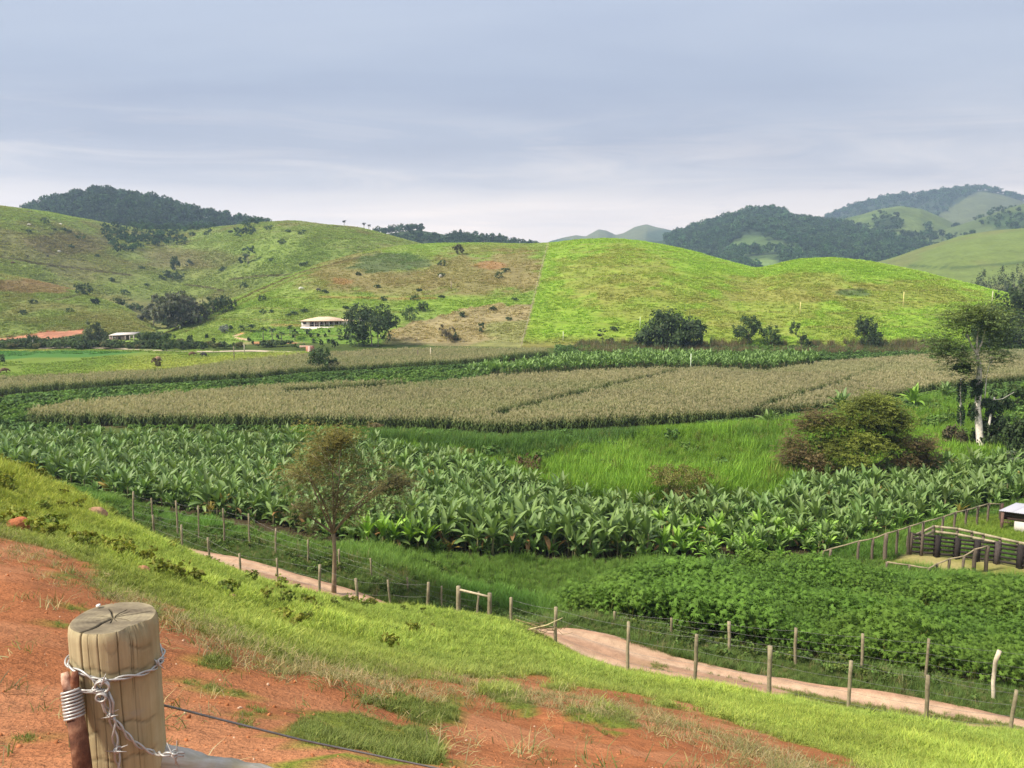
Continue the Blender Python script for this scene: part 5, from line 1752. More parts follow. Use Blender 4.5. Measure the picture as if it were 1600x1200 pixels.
for i, (a, b, s) in enumerate([(490, 536, 6), (502, 539, 7), (513, 536, 5), (508, 527, 5), (497, 527, 5), (514, 520, 4), (486, 528, 5), (434, 529, 5), (418, 540, 7), (389, 534, 5), (458, 528, 4), (375, 540, 5), (395, 538, 4), (480, 522, 4), (361, 516, 6)]):
    tree('garden_shrub', 'small dark clipped shrub dotted on the lawn below the white house', 'shrub', a, b, s, s * 1.25, n=60, col=DK, seed=60 + i, group='small shrubs of the house garden')
tree('pale_bush', 'pale grey-leaved bush by the bend of the house drive', 'bush', 351, 521, 15, 13, n=240, col=np.array([.26, .28, .25]), seed=58, trunk=.2)
for i, (a, b, h, w_) in enumerate([(412, 535, 26, 15), (426, 535, 27, 17), (440, 536, 20, 14), (453, 524, 17, 13), (461, 532, 20, 17), (481, 523, 12, 14), (392, 519, 15, 18), (377, 518, 12, 14)]):
    palm('garden palm with a pale trunk in the row below the white house', a, b, h, w_, 100 + i, 'garden palms below the house', col=DK * 1.35)
for i, (a, b, h, w_, lb) in enumerate([(538, 357, 14, 8, 'lone skyline palm on the pasture ridge, apart from the pair'), (569, 361, 14, 8, 'first palm of the skyline pair on the pasture ridge'), (577, 361, 13, 7, 'second, lower palm of the skyline pair, nearer the dark wood')]):
    h_ = HILLS['pasture']; u, _m = ray(a, b); Dd = float(np.interp(u, h_.g, h_.D)); zz = float(h_.z(np.array([u * Dd]), np.array([Dd]))[0])
    palm(lb, a, b, h, w_, 120 + i, None, at=Vector((u * Dd, Dd, zz - .3)), col=np.array([.05, .06, .05]), droop=1.5)

# the gully and lowland trees on the left
gully = [('bare_tree', 'tall grey open tree with pale trunk at the mouth of the gully', 240, 512, 42, 50, 'open', np.array([.13, .14, .08]), .3, PALE),
         ('grey_tree', 'wide grey-green tree in the middle of the gully grove', 285, 512, 70, 52, 'round', np.array([.115, .125, .075]), .1, GREYT),
         ('grey_tree', 'smaller grey-green tree between the pale trunk and the grove', 262, 508, 36, 40, 'round', np.array([.105, .125, .065]), .1, GREYT),
         ('grey_tree', 'dark tree at the upper end of the gully grove', 332, 492, 34, 28, 'round', DK * 1.2, .1, GREYT),
         ('grey_tree', 'last dark tree of the grove, highest up the slope', 354, 486, 30, 24, 'round', DK * 1.1, .1, GREYT),
         ('dark_bush', 'dark bush where the grove meets the grazed hill', 268, 515, 30, 18, 'round', DK, .0, GREYT),
         ('slope_tree', 'low rounded tree on the knoll crest below the hollow', 186, 477, 18, 11, 'round', DK * 1.2, .0, GREYT),
         ('slope_tree', 'spreading tree on the knoll edge, next to the low rounded one', 212, 486, 30, 13, 'round', DK * 1.3, .0, GREYT),
         ('slope_bush', 'round dark bush on the brow of the knoll', 149, 475, 12, 9, 'round', DK, .0, GREYT),
         ('slope_bush', 'broad dark bush higher up above the knoll', 131, 461, 27, 18, 'round', DK * 1.15, .0, GREYT),
         ('lowland_tree', 'tall grey-green tree beside the low shed', 151, 541, 36, 38, 'round', np.array([.095, .12, .06]), .1, GREYT),
         ('lowland_tree', 'dark bush in front of the tree beside the low shed', 130, 547, 17, 17, 'round', DK, .0, GREYT),
         ('lowland_tree', 'domed dark bush on the flat below the red earth bank', 50, 543, 28, 20, 'round', DK * 1.2, .0, GREYT),
         ('lowland_tree', 'dark bush at the edge of the emerald strip', 2, 566, 13, 12, 'round', DK, .0, GREYT),
         ('lowland_tree', 'bushy tree pair member with trunk on the flat, nearer the shed', 236, 545, 20, 25, 'round', MID * .85, .15, GREYT),
         ('lowland_tree', 'rounder bushy tree of the pair, nearer the house garden', 260, 549, 26, 26, 'round', MID * .95, .15, GREYT),
         ('hedge_bush', 'low dark bush along the lane near the house drive', 288, 546, 22, 10, 'round', DK * 1.2, .0, GREYT),
         ('hedge_bush', 'dark round bush by the lane below the termite mound', 317, 546, 16, 12, 'round', DK * 1.3, .0, GREYT),
         ('small_tree', 'slim dark conifer-like tree beside the white water tank', 334, 541, 6, 13, 'column', DK, .0, GREYT),
         ('small_tree', 'little dark tree on the slope above the lane', 297, 536, 8, 12, 'round', DK, .0, GREYT),
         ('small_tree', 'little dark tree just above the white water tank', 323, 530, 5, 8, 'round', DK, .0, GREYT),
         ('dark_bush', 'dark clump low in the bowl of the pasture hill', 270, 437, 34, 14, 'round', DK * 1.2, .0, GREYT),
         ('dark_bush', 'small dark tree above the clump in the bowl', 274, 423, 14, 22, 'round', DK * 1.3, .1, GREYT),
         ('dark_bush', 'spreading dark shrub on the right side of the bowl', 388, 412, 24, 26, 'open', DK * 1.5, .0, GREYT),
         ('hill_bush', 'brownish bush on the crest of the house hill', 716, 397, 17, 15, 'round', np.array([.10, .10, .05]), .1, GREYT),
         ('bare_shrub', 'leafless pale shrub on the worn bank', 700, 534, 26, 26, 'open', np.array([.20, .17, .10]), .2, PALE),
         ('hill_bush', 'dark bush at the foot of the leafless shrub', 712, 532, 10, 12, 'round', DK, .0, GREYT),
         ('hill_bush', 'small dark bush high on the worn bank', 722, 496, 9, 9, 'round', DK * 1.3, .0, GREYT),
         ('hill_bush', 'small bush on the worn bank near the hill fence', 752, 518, 9, 14, 'open', MID, .0, GREYT),
         ('hedge_bush', 'brown bush in the meadow near the termite mound', 245, 573, 12, 14, 'round', np.array([.16, .12, .06]), .0, GREYT)]
for i, (nm, lb, a, b, w_, h_, st, cl, tr, tc) in enumerate(gully):
    tree(nm, lb, 'bush' if 'bush' in nm or 'shrub' in nm else 'tree', a, b, w_, h_, st, n=int(120 + w_ * h_ * .55), col=cl, seed=200 + i * 3, trunk=tr, tcol=tc)

r_ = np.random.default_rng(301)
hs = [(45, 364), (70, 350), (84, 360), (100, 362), (125, 374), (112, 388), (108, 363), (152, 402), (52, 474), (108, 488), (36, 492), (175, 440), (222, 420), (298, 415), (350, 421), (347, 424), (382, 450), (230, 448), (195, 460), (420, 360), (450, 363), (424, 408), (475, 415),
      (440, 381), (470, 366), (475, 362), (655, 455), (690, 415), (590, 450), (508, 458), (790, 425), (780, 435), (690, 432), (560, 430), (640, 487), (648, 470), (460, 492), (475, 488), (424, 489), (411, 490), (450, 494), (540, 483), (600, 470), (690, 466), (182, 356), (300, 369), (360, 364), (372, 362), (345, 468), (410, 470), (795, 500), (770, 485), (805, 470)]
for i, (a, b) in enumerate(hs):
    w_ = r_.uniform(7, 15); tree('hill_shrub', 'small dark shrub dotted on the grazed pasture slopes', 'shrub', a, b, w_, w_ * r_.uniform(.4, .75), n=70, col=DK * r_.uniform(.9, 1.7), seed=400 + i, group='small shrubs on the pasture slopes', n_limb=2)

# the grey wood behind the lime hill, far right
for i, (a, b, w_, h_, lb) in enumerate([(1534, 447, 30, 26, 'grey-green tree at the start of the row behind the lime hill'), (1560, 455, 36, 36, 'tall grey-green tree in the row behind the lime hill'),
                                        (1586, 460, 34, 46, 'tallest grey-green tree of the row behind the lime hill'), (1612, 466, 40, 44, 'grey-green tree at the end of the row behind the lime hill')]):
    u, m_ = ray(a, b); Y = 330.; P = Vector((float(u * Y), Y, float(EYE + m_ * Y) - 1.5))
    P.z = float(max(ground_z(P.x, P.y), HILLS['meadow'].z(np.array([P.x]), np.array([P.y]))[0])); hh = (top_z(P, b - h_)) / px_size(P)
    tree('grey_tree', lb, 'tree', a, b, w_, hh, 'round', n=700, col=np.array([.075, .098, .055]), seed=500 + i * 3, trunk=.15, at=P, tcol=GREYT, k=9)


# ------------------------------------------------------------------ the small open tree by the track
def feathery(t, tips, n, size, col, seed, col_top=None, zsplit=5.5, rad=.5):
    """compound leaves: flat sprays of narrow leaflets gathered round the twig ends"""
    r = np.random.default_rng(seed)
    tips = np.array(tips)
    w = r.integers(0, len(tips), n // 9)
    c = tips[w] + r.normal(0, 1, (len(w), 3)) * np.array([rad, rad, rad * .62])
    az = r.uniform(0, 6.28, len(w)); mb = MB()
    cw = r.uniform(.7, 1.3, len(tips))[w]
    V = []; Cc = []
    for i in range(9):                          # leaflets along a spray
        f = (i // 2) * .3
        sg = 1 if i % 2 else -1
        dx, dy = np.cos(az), np.sin(az)
        base = c + np.stack([dx * f, dy * f, -.12 * f + 0 * f * dx], 1) * size * 3
        a2 = az + sg * 1.05
        dv = np.stack([np.cos(a2), np.sin(a2), r.normal(-.25, .35, len(w))], 1) * size * 1.5
        sv = np.stack([-np.sin(a2), np.cos(a2), r.normal(0, .4, len(w))], 1) * size * .26
        V.append(np.stack([base, base + dv * .5 - sv, base + dv, base + dv * .5 + sv], 1))
        cc = col[None] * (cw * r.uniform(.8, 1.2, len(w)))[:, None]
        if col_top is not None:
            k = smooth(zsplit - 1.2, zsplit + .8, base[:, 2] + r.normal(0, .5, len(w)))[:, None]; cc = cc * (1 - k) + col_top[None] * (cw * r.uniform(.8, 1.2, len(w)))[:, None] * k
        Cc.append(np.repeat(cc[:, None], 4, 1))
    V = np.concatenate(V).reshape(-1, 3); Cc = np.concatenate(Cc).reshape(-1, 3)
    return mb.add(V, np.arange(len(V)).reshape(-1, 4), None, Cc)


def bez(a, b, c, n=8):
    t = np.linspace(0, 1, n)[:, None]
    return (1 - t) ** 2 * np.array(a) + 2 * t * (1 - t) * np.array(b) + t ** 2 * np.array(c)


def track_tree():
    P = hit(521, 929); m = px_size(P)
    t = thing('track_tree', 'small open tree with bare trunk and olive brown feathery leaves beside the farm track', 'tree', P)
    g = lambda px, py, dy=0.: np.array([(px - 521) * m, dy, (929 - py) * m * 1.0])
    mb = MB(); r = np.random.default_rng(611)
    mb.tube([g(521, 940), g(523, 900), g(525, 860), g(524, 830)], [.14, .105, .09, .085], 8, np.array([.25, .185, .12]))
    fork = g(524, 830); tips = []
    main = [((505, 800, .3), (480, 742, .9), 1), ((530, 790, -.2), (540, 735, -.5), 1), ((545, 800, .5), (610, 760, .8), 1), ((515, 770, -.4), (500, 730, -1.2), 0), ((525, 780, .2), (523, 730, .3), 1), ((500, 805, -.4), (468, 775, -.8), 0), ((550, 790, -.6), (600, 745, -1.3), 0), ((520, 775, .8), (560, 760, 1.5), 0)]
    ends = []
    for (a, b, c), (d, e, f), pale in main:
        cu = bez(fork, g(a, b, c), g(d, e, f)); mb.tube(cu, np.linspace(.06, .026, 8), 6, np.array([.24, .18, .12]))
        ends.append(cu)
    pale = np.array([.50, .42, .28])
    ups = [((540, 735, -.5), (520, 710, -.3), (505, 690, 0)), ((523, 730, .3), (530, 700, .2), (528, 672, .2)), ((530, 733, -.1), (545, 700, 0), (536, 665, -.2)), ((540, 735, -.5), (520, 722, -.5), (500, 700, -.6)), ((540, 735, -.5), (536, 705, -.3), (545, 680, .1)),
           ((523, 730, .3), (505, 715, .6), (505, 690, .7)), ((610, 760, .8), (625, 755, .8), (618, 745, .9)), ((590, 762, .5), (605, 765, .4), (622, 753, .2)), ((480, 742, .9), (465, 748, 1), (448, 742, 1)), ((525, 720, 0), (518, 700, .2), (508, 676, .2))]
    for a, b, c in ups:
        cu = bez(g(*a), g(*b), g(*c)); mb.tube(cu, np.linspace(.034, .013, 8), 5, pale); ends.append(cu)
    for cu in ends:
        for k in range(4):
            b = cu[r.integers(3, 8)]; e = b + r.normal(0, 1, 3) * np.array([.55, .6, .28]) + np.array([0, 0, .12])
            mb.tube([b, (b + e) / 2 + r.normal(0, .05, 3), e], [.010, .006, .003], 4, pale * .5); tips.append(e); tips.append((b + e) / 2)
    for a, b, c in [(480, 700, .2), (470, 735, .3), (460, 752, -.5), (475, 770, .4), (500, 752, .8), (520, 750, -1), (545, 762, .5), (560, 770, -.4), (585, 780, .2), (625, 768, .2), (640, 762, -.3), (600, 790, .4), (500, 790, .3), (510, 700, -.4), (530, 685, .3), (560, 722, .4),
                    (575, 715, -.4), (595, 722, .2), (550, 705, .1), (490, 765, -1), (530, 780, .9), (500, 720, .9), (480, 720, -.8), (545, 690, -.4), (515, 680, .5), (470, 800, .1), (555, 740, -.8), (495, 715, 0), (630, 785, 0), (610, 775, -.6)]:
        tips.append(g(a, b, c))
    mb.build('trunk', M['bark'], t, smooth_=True)
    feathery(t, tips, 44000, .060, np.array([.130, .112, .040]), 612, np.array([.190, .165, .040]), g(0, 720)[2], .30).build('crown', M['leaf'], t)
    return t


track_tree()


# ------------------------------------------------------------------ the olive thicket tree and the pale-trunked tree
def thicket_tree():
    P = hit(1345, 752); m = px_size(P)
    t = thing('spreading_tree', 'wide olive and rust coloured spreading tree beside the bananas', 'tree', P)
    g = lambda px, py, dy=0.: np.array([(px - 1345) * m, dy, (752 - py) * m])
    mb = MB(); r = np.random.default_rng(621)
    for (a, b, c), (d, e, f) in [((1340, 720, 0), (1330, 660, 0)), ((1350, 715, .5), (1375, 680, 1)), ((1335, 730, -.5), (1290, 690, -.5)), ((1355, 735, .3), (1410, 700, .5)), ((1340, 740, -.3), (1370, 725, -1.5)), ((1338, 735, -1), (1335, 695, -1.8))]:
        cu = bez(g(1342, 760), g(a, b, c), g(d, e, f)); mb.tube(cu, np.linspace(.13, .03, 8), 6, GREYT * 1.2)
    mb.build('trunk', M['bark'], t, smooth_=True)
    up = np.array([.175, .205, .036]); ru = np.array([.165, .125, .052]); dk = np.array([.055, .075, .022])
    tips_u = [g(*q) for q in [(1345, 628, 0), (1365, 625, .6), (1325, 640, .4), (1385, 645, 0), (1350, 650, -1), (1310, 660, 0), (1370, 665, 1.2), (1395, 665, -.3), (1290, 690, 0), (1330, 680, -1.5), (1300, 700, -1), (1355, 690, -1.4), (1320, 710, -1.8), (1395, 690, .4), (1405, 655, .2), (1378, 632, -.4), (1280, 665, .3)]]
    tips_r = [g(*q) for q in [(1240, 690, 0), (1255, 665, .5), (1270, 650, .4), (1235, 720, .3), (1260, 710, -.8), (1280, 720, -.6), (1245, 735, -.4), (1415, 690, 0), (1435, 700, .5), (1440, 690, -.2), (1425, 725, .2), (1400, 715, -.8), (1450, 715, .3), (1385, 740, -1), (1410, 745, -.6), (1360, 735, -1), (1300, 655, .8), (1230, 705, -.6), (1290, 742, -1), (1265, 735, -1.2)]]
    a = feathery(t, tips_u, 46000, .13, up, 622, None, 0, .62)
    b = feathery(t, tips_r, 40000, .12, ru, 623, None, 0, .60)
    a.add(np.vstack(b.v), np.vstack(b.q), None, np.vstack(b.c))
    L = [((0, .8, g(0, 690)[2]), (g(1400, 0)[0], 1.6, 1.7)), ((g(1270, 0)[0], .8, g(0, 710)[2]), (1.9, 1.2, 1.2)), ((g(1420, 0)[0], .8, g(0, 725)[2]), (1.6, 1.2, 1.0))]
    c = crown(L, 3800, .22, dk, 624, .6, .3, .5)
    a.add(np.vstack(c.v), np.vstack(c.q), None, np.vstack(c.c))
    a.build('crown', M['leaf'], t)


thicket_tree()


def pale_tree():
    P = hit(1533, 708); m = px_size(P)
    t = thing('pale_trunked_tree', 'tall tree with forked pale trunk wrapped in dark vines and a flat open crown', 'tree', P)
    g = lambda px, py, dy=0.: np.array([(px - 1533) * m, dy, (708 - py) * m])
    mb = MB(); r = np.random.default_rng(631); wt = np.array([.78, .71, .60])
    S = [([(1534, 715), (1530, 680), (1522, 640), (1522, 600), (1520, 570)], .42, .22), ([(1536, 712), (1541, 690), (1543, 650), (1548, 620)], .16, .08), ([(1520, 570), (1517, 560), (1514, 553)], .22, .20),
         ([(1514, 553), (1505, 538), (1497, 522)], .11, .05), ([(1514, 553), (1514, 530), (1514, 512)], .10, .05), ([(1515, 550), (1522, 535), (1524, 515), (1532, 505)], .10, .04), ([(1516, 556), (1500, 552), (1490, 540)], .06, .03),
         ([(1522, 640), (1538, 626), (1560, 622), (1578, 612)], .06, .02), ([(1496, 640), (1494, 610), (1493, 590)], .10, .06),  ([(1532, 622), (1533, 590), (1536, 560), (1545, 545)], .05, .02), ([(1536, 570), (1545, 553), (1552, 548)], .03, .02), ([(1498, 665), (1497, 640), (1496, 630)], .09, .09)]
    for pts, a, b in S:
        q = np.array([g(x, y, (i % 2) * .15) for i, (x, y) in enumerate(pts)])
        tt = np.linspace(0, len(q) - 1, 10); qq = np.stack([np.interp(tt, np.arange(len(q)), q[:, k]) for k in range(3)], 1)
        mb.tube(qq, np.linspace(a, b, 10), 7, wt)
    mb.build('trunk', M['bark'], t, smooth_=True)
    cr = MB()
    D2 = np.array([.062, .090, .026])
    tips = [g(*q) for q in [(1510, 482, 0), (1490, 490, .5), (1475, 500, 0), (1465, 503, -.3), (1530, 485, .4), (1545, 495, 0), (1555, 510, .5), (1520, 500, -.8), (1500, 505, .8), (1485, 512, .2), (1535, 510, -.6), (1545, 525, 0), (1525, 520, .6), (1500, 488, -.6), (1515, 495, 1), (1538, 492, .9),
                            (1460, 530, 0), (1450, 538, .4), (1475, 540, 0), (1485, 550, .3), (1495, 560, 0), (1480, 560, -.4), (1495, 575, .2), (1510, 575, .3), (1535, 545, .2), (1470, 548, .5), (1545, 560, .6), (1555, 550, .3), (1460, 545, -.3)]]
    a = feathery(t, tips, 22000, .16, D2 * 1.9, 632, np.array([.150, .190, .048]), 14, .85)
    cr.add(np.vstack(a.v), np.vstack(a.q), None, np.vstack(a.c))
    c = crown([(g(1518, 500), (2.6, 2.2, .9)), (g(1480, 545), (1.5, 1.2, .7))], 260, .3, D2 * .9, 633, .6, .4, .5)
    cr.add(np.vstack(c.v), np.vstack(c.q), None, np.vstack(c.c))
    cr.build('crown', M['leaf'], t)
    vi = crown([(g(1518, 615), (.55, .5, .9)), (g(1516, 645), (.5, .5, 1.2)), (g(1540, 632), (1.0, .8, .7)), (g(1550, 640), (.6, .6, .6)), (g(1496, 615), (.45, .4, 1.4)), (g(1497, 650), (.35, .35, 1.4)), (g(1494, 575), (.8, .6, .8)), (g(1518, 600), (.5, .5, .6))],
               7500, .17, np.array([.034, .064, .024]), 634, .7, .5, .3)
    vi.build('vine', M['leaf'], t)
    bush = [(1545, 706, 50, 62, 'dark leafy bush behind the base of the pale-trunked tree'), (1492, 703, 42, 34, 'brownish low bush left of the pale trunk'), (1585, 720, 40, 66, 'dark bush at the edge of the view beside the pale-trunked tree')]
    for i, (a_, b_, w_, h_, lb) in enumerate(bush):
        tree('dark_bush', lb, 'bush', a_, b_, w_, h_, n=1300, col=(DK * 1.05 if i != 1 else np.array([.085, .075, .035])), seed=640 + i * 3, k=8, leaf=.26)
    for i, (a_, b_, w_, h_, lb) in enumerate([(1560, 648, 34, 50, 'slender young tree by the maize beyond the pale-trunked tree'), (1590, 645, 34, 46, 'open young tree at the maize edge near the view edge'), (1608, 640, 30, 40, 'young tree half out of view at the maize edge')]):
        tree('young_tree', lb, 'tree', a_, b_, w_, h_, 'open', n=900, col=MID * .95, seed=650 + i * 3, trunk=.15, k=14, leaf=.26)


pale_tree()
tree('yellow_bush', 'yellow-olive feathery bush between the bananas and the tall grass', 'bush', 1062, 790, 96, 62, 'open', n=2600, col=np.array([.19, .18, .05]), seed=660, k=22, leaf=.12, trunk=.0, squash=.7)
tree('rust_bush', 'low rusty brown bush at the upper edge of the bananas', 'bush', 832, 742, 44, 30, n=700, col=np.array([.13, .085, .04]), seed=663, leaf=.14)
tree('yellow_bush', 'pale flowering bush by the maize edge', 'bush', 588, 676, 26, 16, n=400, col=np.array([.24, .19, .09]), seed=666, leaf=.16)
tree('yellow_bush', 'low yellow-green bush behind the last bananas', 'bush', 721, 720, 38, 20, 'open', n=600, col=np.array([.20, .20, .055]), seed=669, leaf=.13, k=12)
tree('grey_bush', 'grey-leaved bush at the edge of the view among the bananas', 'bush', 1590, 742, 50, 36, n=900, col=np.array([.14, .17, .10]), seed=672, leaf=.2)


def lone_banana(px, py, hpx, label, pale=False, seed=1):
    P = hit(px, py); r = np.random.default_rng(seed); sc = hpx * px_size(P) / 3.3
    t = thing('banana_clump', label, 'banana plant', P, 0)
    t.scale = (sc, sc, sc)
    for k in range(2):
        st, hh = STEMS[k]
        obj('stem', st, None, t, (k * .5 - .25, 0, 0))
        for li, a, s_, dz in plant_layout(r, 9):
            obj('leaf', (YOUNG if pale else LEAVES)[li], None, t, (k * .5 - .25, 0, hh + dz), (0, 0, a)).scale = (s_, s_, s_)


lone_banana(1312, 652, 42, 'dark banana clump behind the spreading tree', seed=1)
lone_banana(1425, 642, 40, 'pale yellow-green banana clump by the maize edge', True, 2)
lone_banana(1475, 630, 34, 'dark banana clump between the pale one and the pale-trunked tree', seed=3)
lone_banana(1455, 574, 22, 'low dark clump standing inside the maize field', seed=4)
lone_banana(1200, 672, 34, 'banana clump at the edge of the tall grass below the maize', seed=5)


def cane_clump(px, py, hpx, label, seed):
    P = hit(px, py); h = hpx * px_size(P)
    me = blade_tuft('grass_clump', 60, h, h * .25, .09, .5, (.10, .17, .05), seed, segs=4)
    tag(obj('grass_clump', me, M['leaf'], None, P), label, 'grass clump')


cane_clump(1226, 918, 44, 'clump of tall blue-green cane at the cassava field edge', 1)
cane_clump(1128, 905, 50, 'taller clump of pale cane between the bananas and the cassava', 2)

# ------------------------------------------------------------------ fences along the track
POST = np.array([.235, .195, .125])


def post_mesh(name, h, r0, seed, crooked=0., col=POST, seg=8):
    r = np.random.default_rng(seed)
    mb = MB(); n = 6
    pts = [(crooked * math.sin(i * 1.7) * .12, crooked * math.cos(i * 2.3) * .05, -.3 + (h + .3) * i / (n - 1)) for i in range(n)]
    mb.tube(pts, [r0 * r.uniform(.92, 1.08) for _ in range(n)], seg, np.array(col) * r.uniform(.8, 1.25))
    return mb.mesh(name)


def line_fence(label, posts, d_at, r0, group=None, wires=4, seed=1, col=POST):
    """posts: (px, pixel row of the top); they stand on the line d_at from the track"""
    pts = []
    r = np.random.default_rng(seed)
    for px, pt, *o in posts:
        u, m = ray(px, pt)
        for _ in range(3):
            dq = d_at + (o[0] if o and isinstance(o[0], float) else 0)
            y = (30.1 - dq) / (RN[0] * u + RN[1]); u, m = ray(px, pt)
        x = u * y; zt = EYE + m * y; zg = float(ground_z(np.array([x]), np.array([y]))[0])
        pts.append((float(x), float(y), zg, float(max(.55, min(2.1, zt - zg)))))
    t = thing('fence', label, 'fence', pts[0][:3])
    o0 = Vector(pts[0][:3])
    for i, (x, y, z, h) in enumerate(pts):
        ck = posts[i][2] if len(posts[i]) > 2 and isinstance(posts[i][2], int) else 0
        obj('post', post_mesh('post', h, r0 * r.uniform(.8, 1.2), seed * 50 + i, .1 + ck, col if not ck else np.array([.42, .36, .27])), M['wood'], t, Vector((x, y, z)) - o0, (r.normal(0, .03), r.normal(0, .03), r.uniform(0, 6)))
    for k in range(wires):
        f = (.93, .68, .45, .24)[k]
        mb = MB(); P = []
        for (x, y, z, h), (x2, y2, z2, h2) in zip(pts[:-1], pts[1:]):
            for s in np.linspace(0, 1, 5)[:-1]:
                P.append(np.array([x + (x2 - x) * s, y + (y2 - y) * s, z + h * f + (z2 + h2 * f - z - h * f) * s - .05 * math.sin(math.pi * s)]) - np.array(o0))
        P.append(np.array([pts[-1][0], pts[-1][1], pts[-1][2] + pts[-1][3] * f]) - np.array(o0))
        mb.tube(P, .004, 4, np.array([.22, .21, .2])).build('wire', M['metal_grey'], t)
    return t, pts


M['metal_grey'] = mat_col('galvanised_wire', .45, .5, 0)
for nd in M['metal_grey'].node_tree.nodes:
    if nd.type == 'BSDF_PRINCIPLED': nd.inputs['Metallic'].default_value = .55
line_fence('wire fence on round wooden posts along the near side of the farm track', [(238, 776), (282, 820), (325, 840), (374, 865), (433, 872), (497, 882), (560, 893), (611, 902), (667, 908)], 4.2, .055, seed=1)
line_fence('wire fence on squared posts along the near side of the wide end of the track', [(799, 934), (868, 948), (982, 973), (1088, 990), (1205, 1010), (1330, 1032), (1453, 1053), (1584, 1078), (1720, 1100)], 5.2, .062, seed=2)
line_fence('wire fence on weathered posts along the far side of the track before the cassava', [(960, 955), (1050, 965), (1141, 973), (1245, 982, 0), (1350, 991), (1450, 999), (1557, 1012, 1), (1660, 1020)], -1.35, .062, seed=3)
line_fence('thin-posted wire fence on the far side of the upper track by the banana plants', [(205, 768), (237, 778), (275, 782), (308, 790), (348, 787), (388, 803), (429, 826), (480, 842), (530, 858), (580, 872), (637, 902), (690, 916), (745, 925)], -1.5, .045, seed=4)


def field_gate():
    def foot(px, pb, pt, d=5.0):
        u, m = ray(px, pt)
        y = (30.1 - d) / (RN[0] * u + RN[1])
        x = u * y; zg = float(ground_z(np.array([x]), np.array([y]))[0]); return Vector((float(x), float(y), zg)), float(EYE + m * y - zg)
    a, ha = foot(716, 970, 916, 4.9); b, hb = foot(765, 978, 927, 4.9)
    t = thing('gate_frame', 'wooden gateway of two thick posts joined by a pale top rail', 'gate', a)
    ha = max(ha, .9); hb = max(hb, .9)
    obj('post', post_mesh('post', ha, .085, 77, .05, POST * 1.05), M['wood'], t)
    obj('post', post_mesh('post', hb, .08, 78, .05, POST * .95), M['wood'], t, b - a)
    MB().tube([Vector((0, 0, ha - .12)), (b - a) * .5 + Vector((0, 0, (ha + hb) / 2 - .13)), (b - a) + Vector((0, 0, hb - .14))], .045, 7, np.array([.42, .35, .24])).build('rail', M['wood'], t)


field_gate()

# brushwood beside the track
_P0 = hit(832, 990)
_t = thing('brush_pile', 'pile of cut brushwood with one pale stick leaning out', 'brush pile', _P0)
_r = np.random.default_rng(91); _mb = MB()
for i in range(60):
    a = _r.normal(0, .5, 3) * np.array([1.1, .4, .2]) + np.array([0, 0, .15]); dv = _r.normal(0, 1, 3) * np.array([.5, .3, .12])
    _mb.tube([a - dv * .5, a, a + dv * .5 + np.array([0, 0, .05])], [.012, .01, .005], 4, np.array([.20, .15, .07]) * _r.uniform(.6, 1.3))
_o = _mb.build('twigs', M['wood'], _t); _o['kind'] = 'stuff'
MB().tube([(-.3, -.1, .15), (.5, -.1, .35), (1.05, -.1, .62)], [.03, .025, .02], 6, np.array([.45, .38, .2])).build('stick', M['wood'], _t)


# ------------------------------------------------------------------ lumps of red earth on the slope
def lump(px, py, wpx, label, name='earth_lump', col=(.40, .17, .09), seed=1, sq=.75):
    P = hit(px, py); w = wpx * px_size(P) * .5
    import bmesh
    bm = bmesh.new(); bmesh.ops.create_icosphere(bm, subdivisions=4, radius=1)
    V = np.array([v.co for v in bm.verts]); F = np.array([[v.index for v in f.verts] for f in bm.faces]); bm.free()
    n = fbm(V[:, 0] * 1.6 + seed * 7 + V[:, 2] * 2, V[:, 1] * 1.6 - V[:, 2], seed, 4)[:, None]
    V = V * (.72 + .6 * n); V[:, 2] *= sq
    c = np.array(col)[None] * (.7 + .6 * fbm(V[:, 0] * 4, V[:, 1] * 4 + V[:, 2] * 3, seed + 1))[:, None]
    return tag(obj(name, mesh_np(name, V * w, F, c, True), M['ground'], None, P + Vector((0, 0, w * .15))), label, 'earth lump')


lump(150, 806, 30, 'rounded pale red earth mound standing in the tall yellow grass', col=(.36, .21, .13), seed=1)
lump(27, 826, 34, 'bright red earth mound at the top edge of the bare slope', col=(.44, .16, .075), seed=2, sq=.8)
lump(222, 894, 20, 'reddish clod in the grass above the thick post', col=(.40, .19, .11), seed=3)
lump(358, 937, 22, 'flat brownish clod lying in the short turf', col=(.32, .21, .10), seed=4, sq=.45)
#lump(22, 915, 34, 'smooth hump of red earth on the bare slope, the upper one', col=(.42, .17, .08), seed=5, sq=.3)
#lump(36, 938, 44, 'wider hump of red earth just below the smooth one', col=(.42, .17, .08), seed=6, sq=.25)
#lump(20, 988, 36, 'low hump of red earth beside the thick post', col=(.43, .18, .085), seed=7, sq=.22)

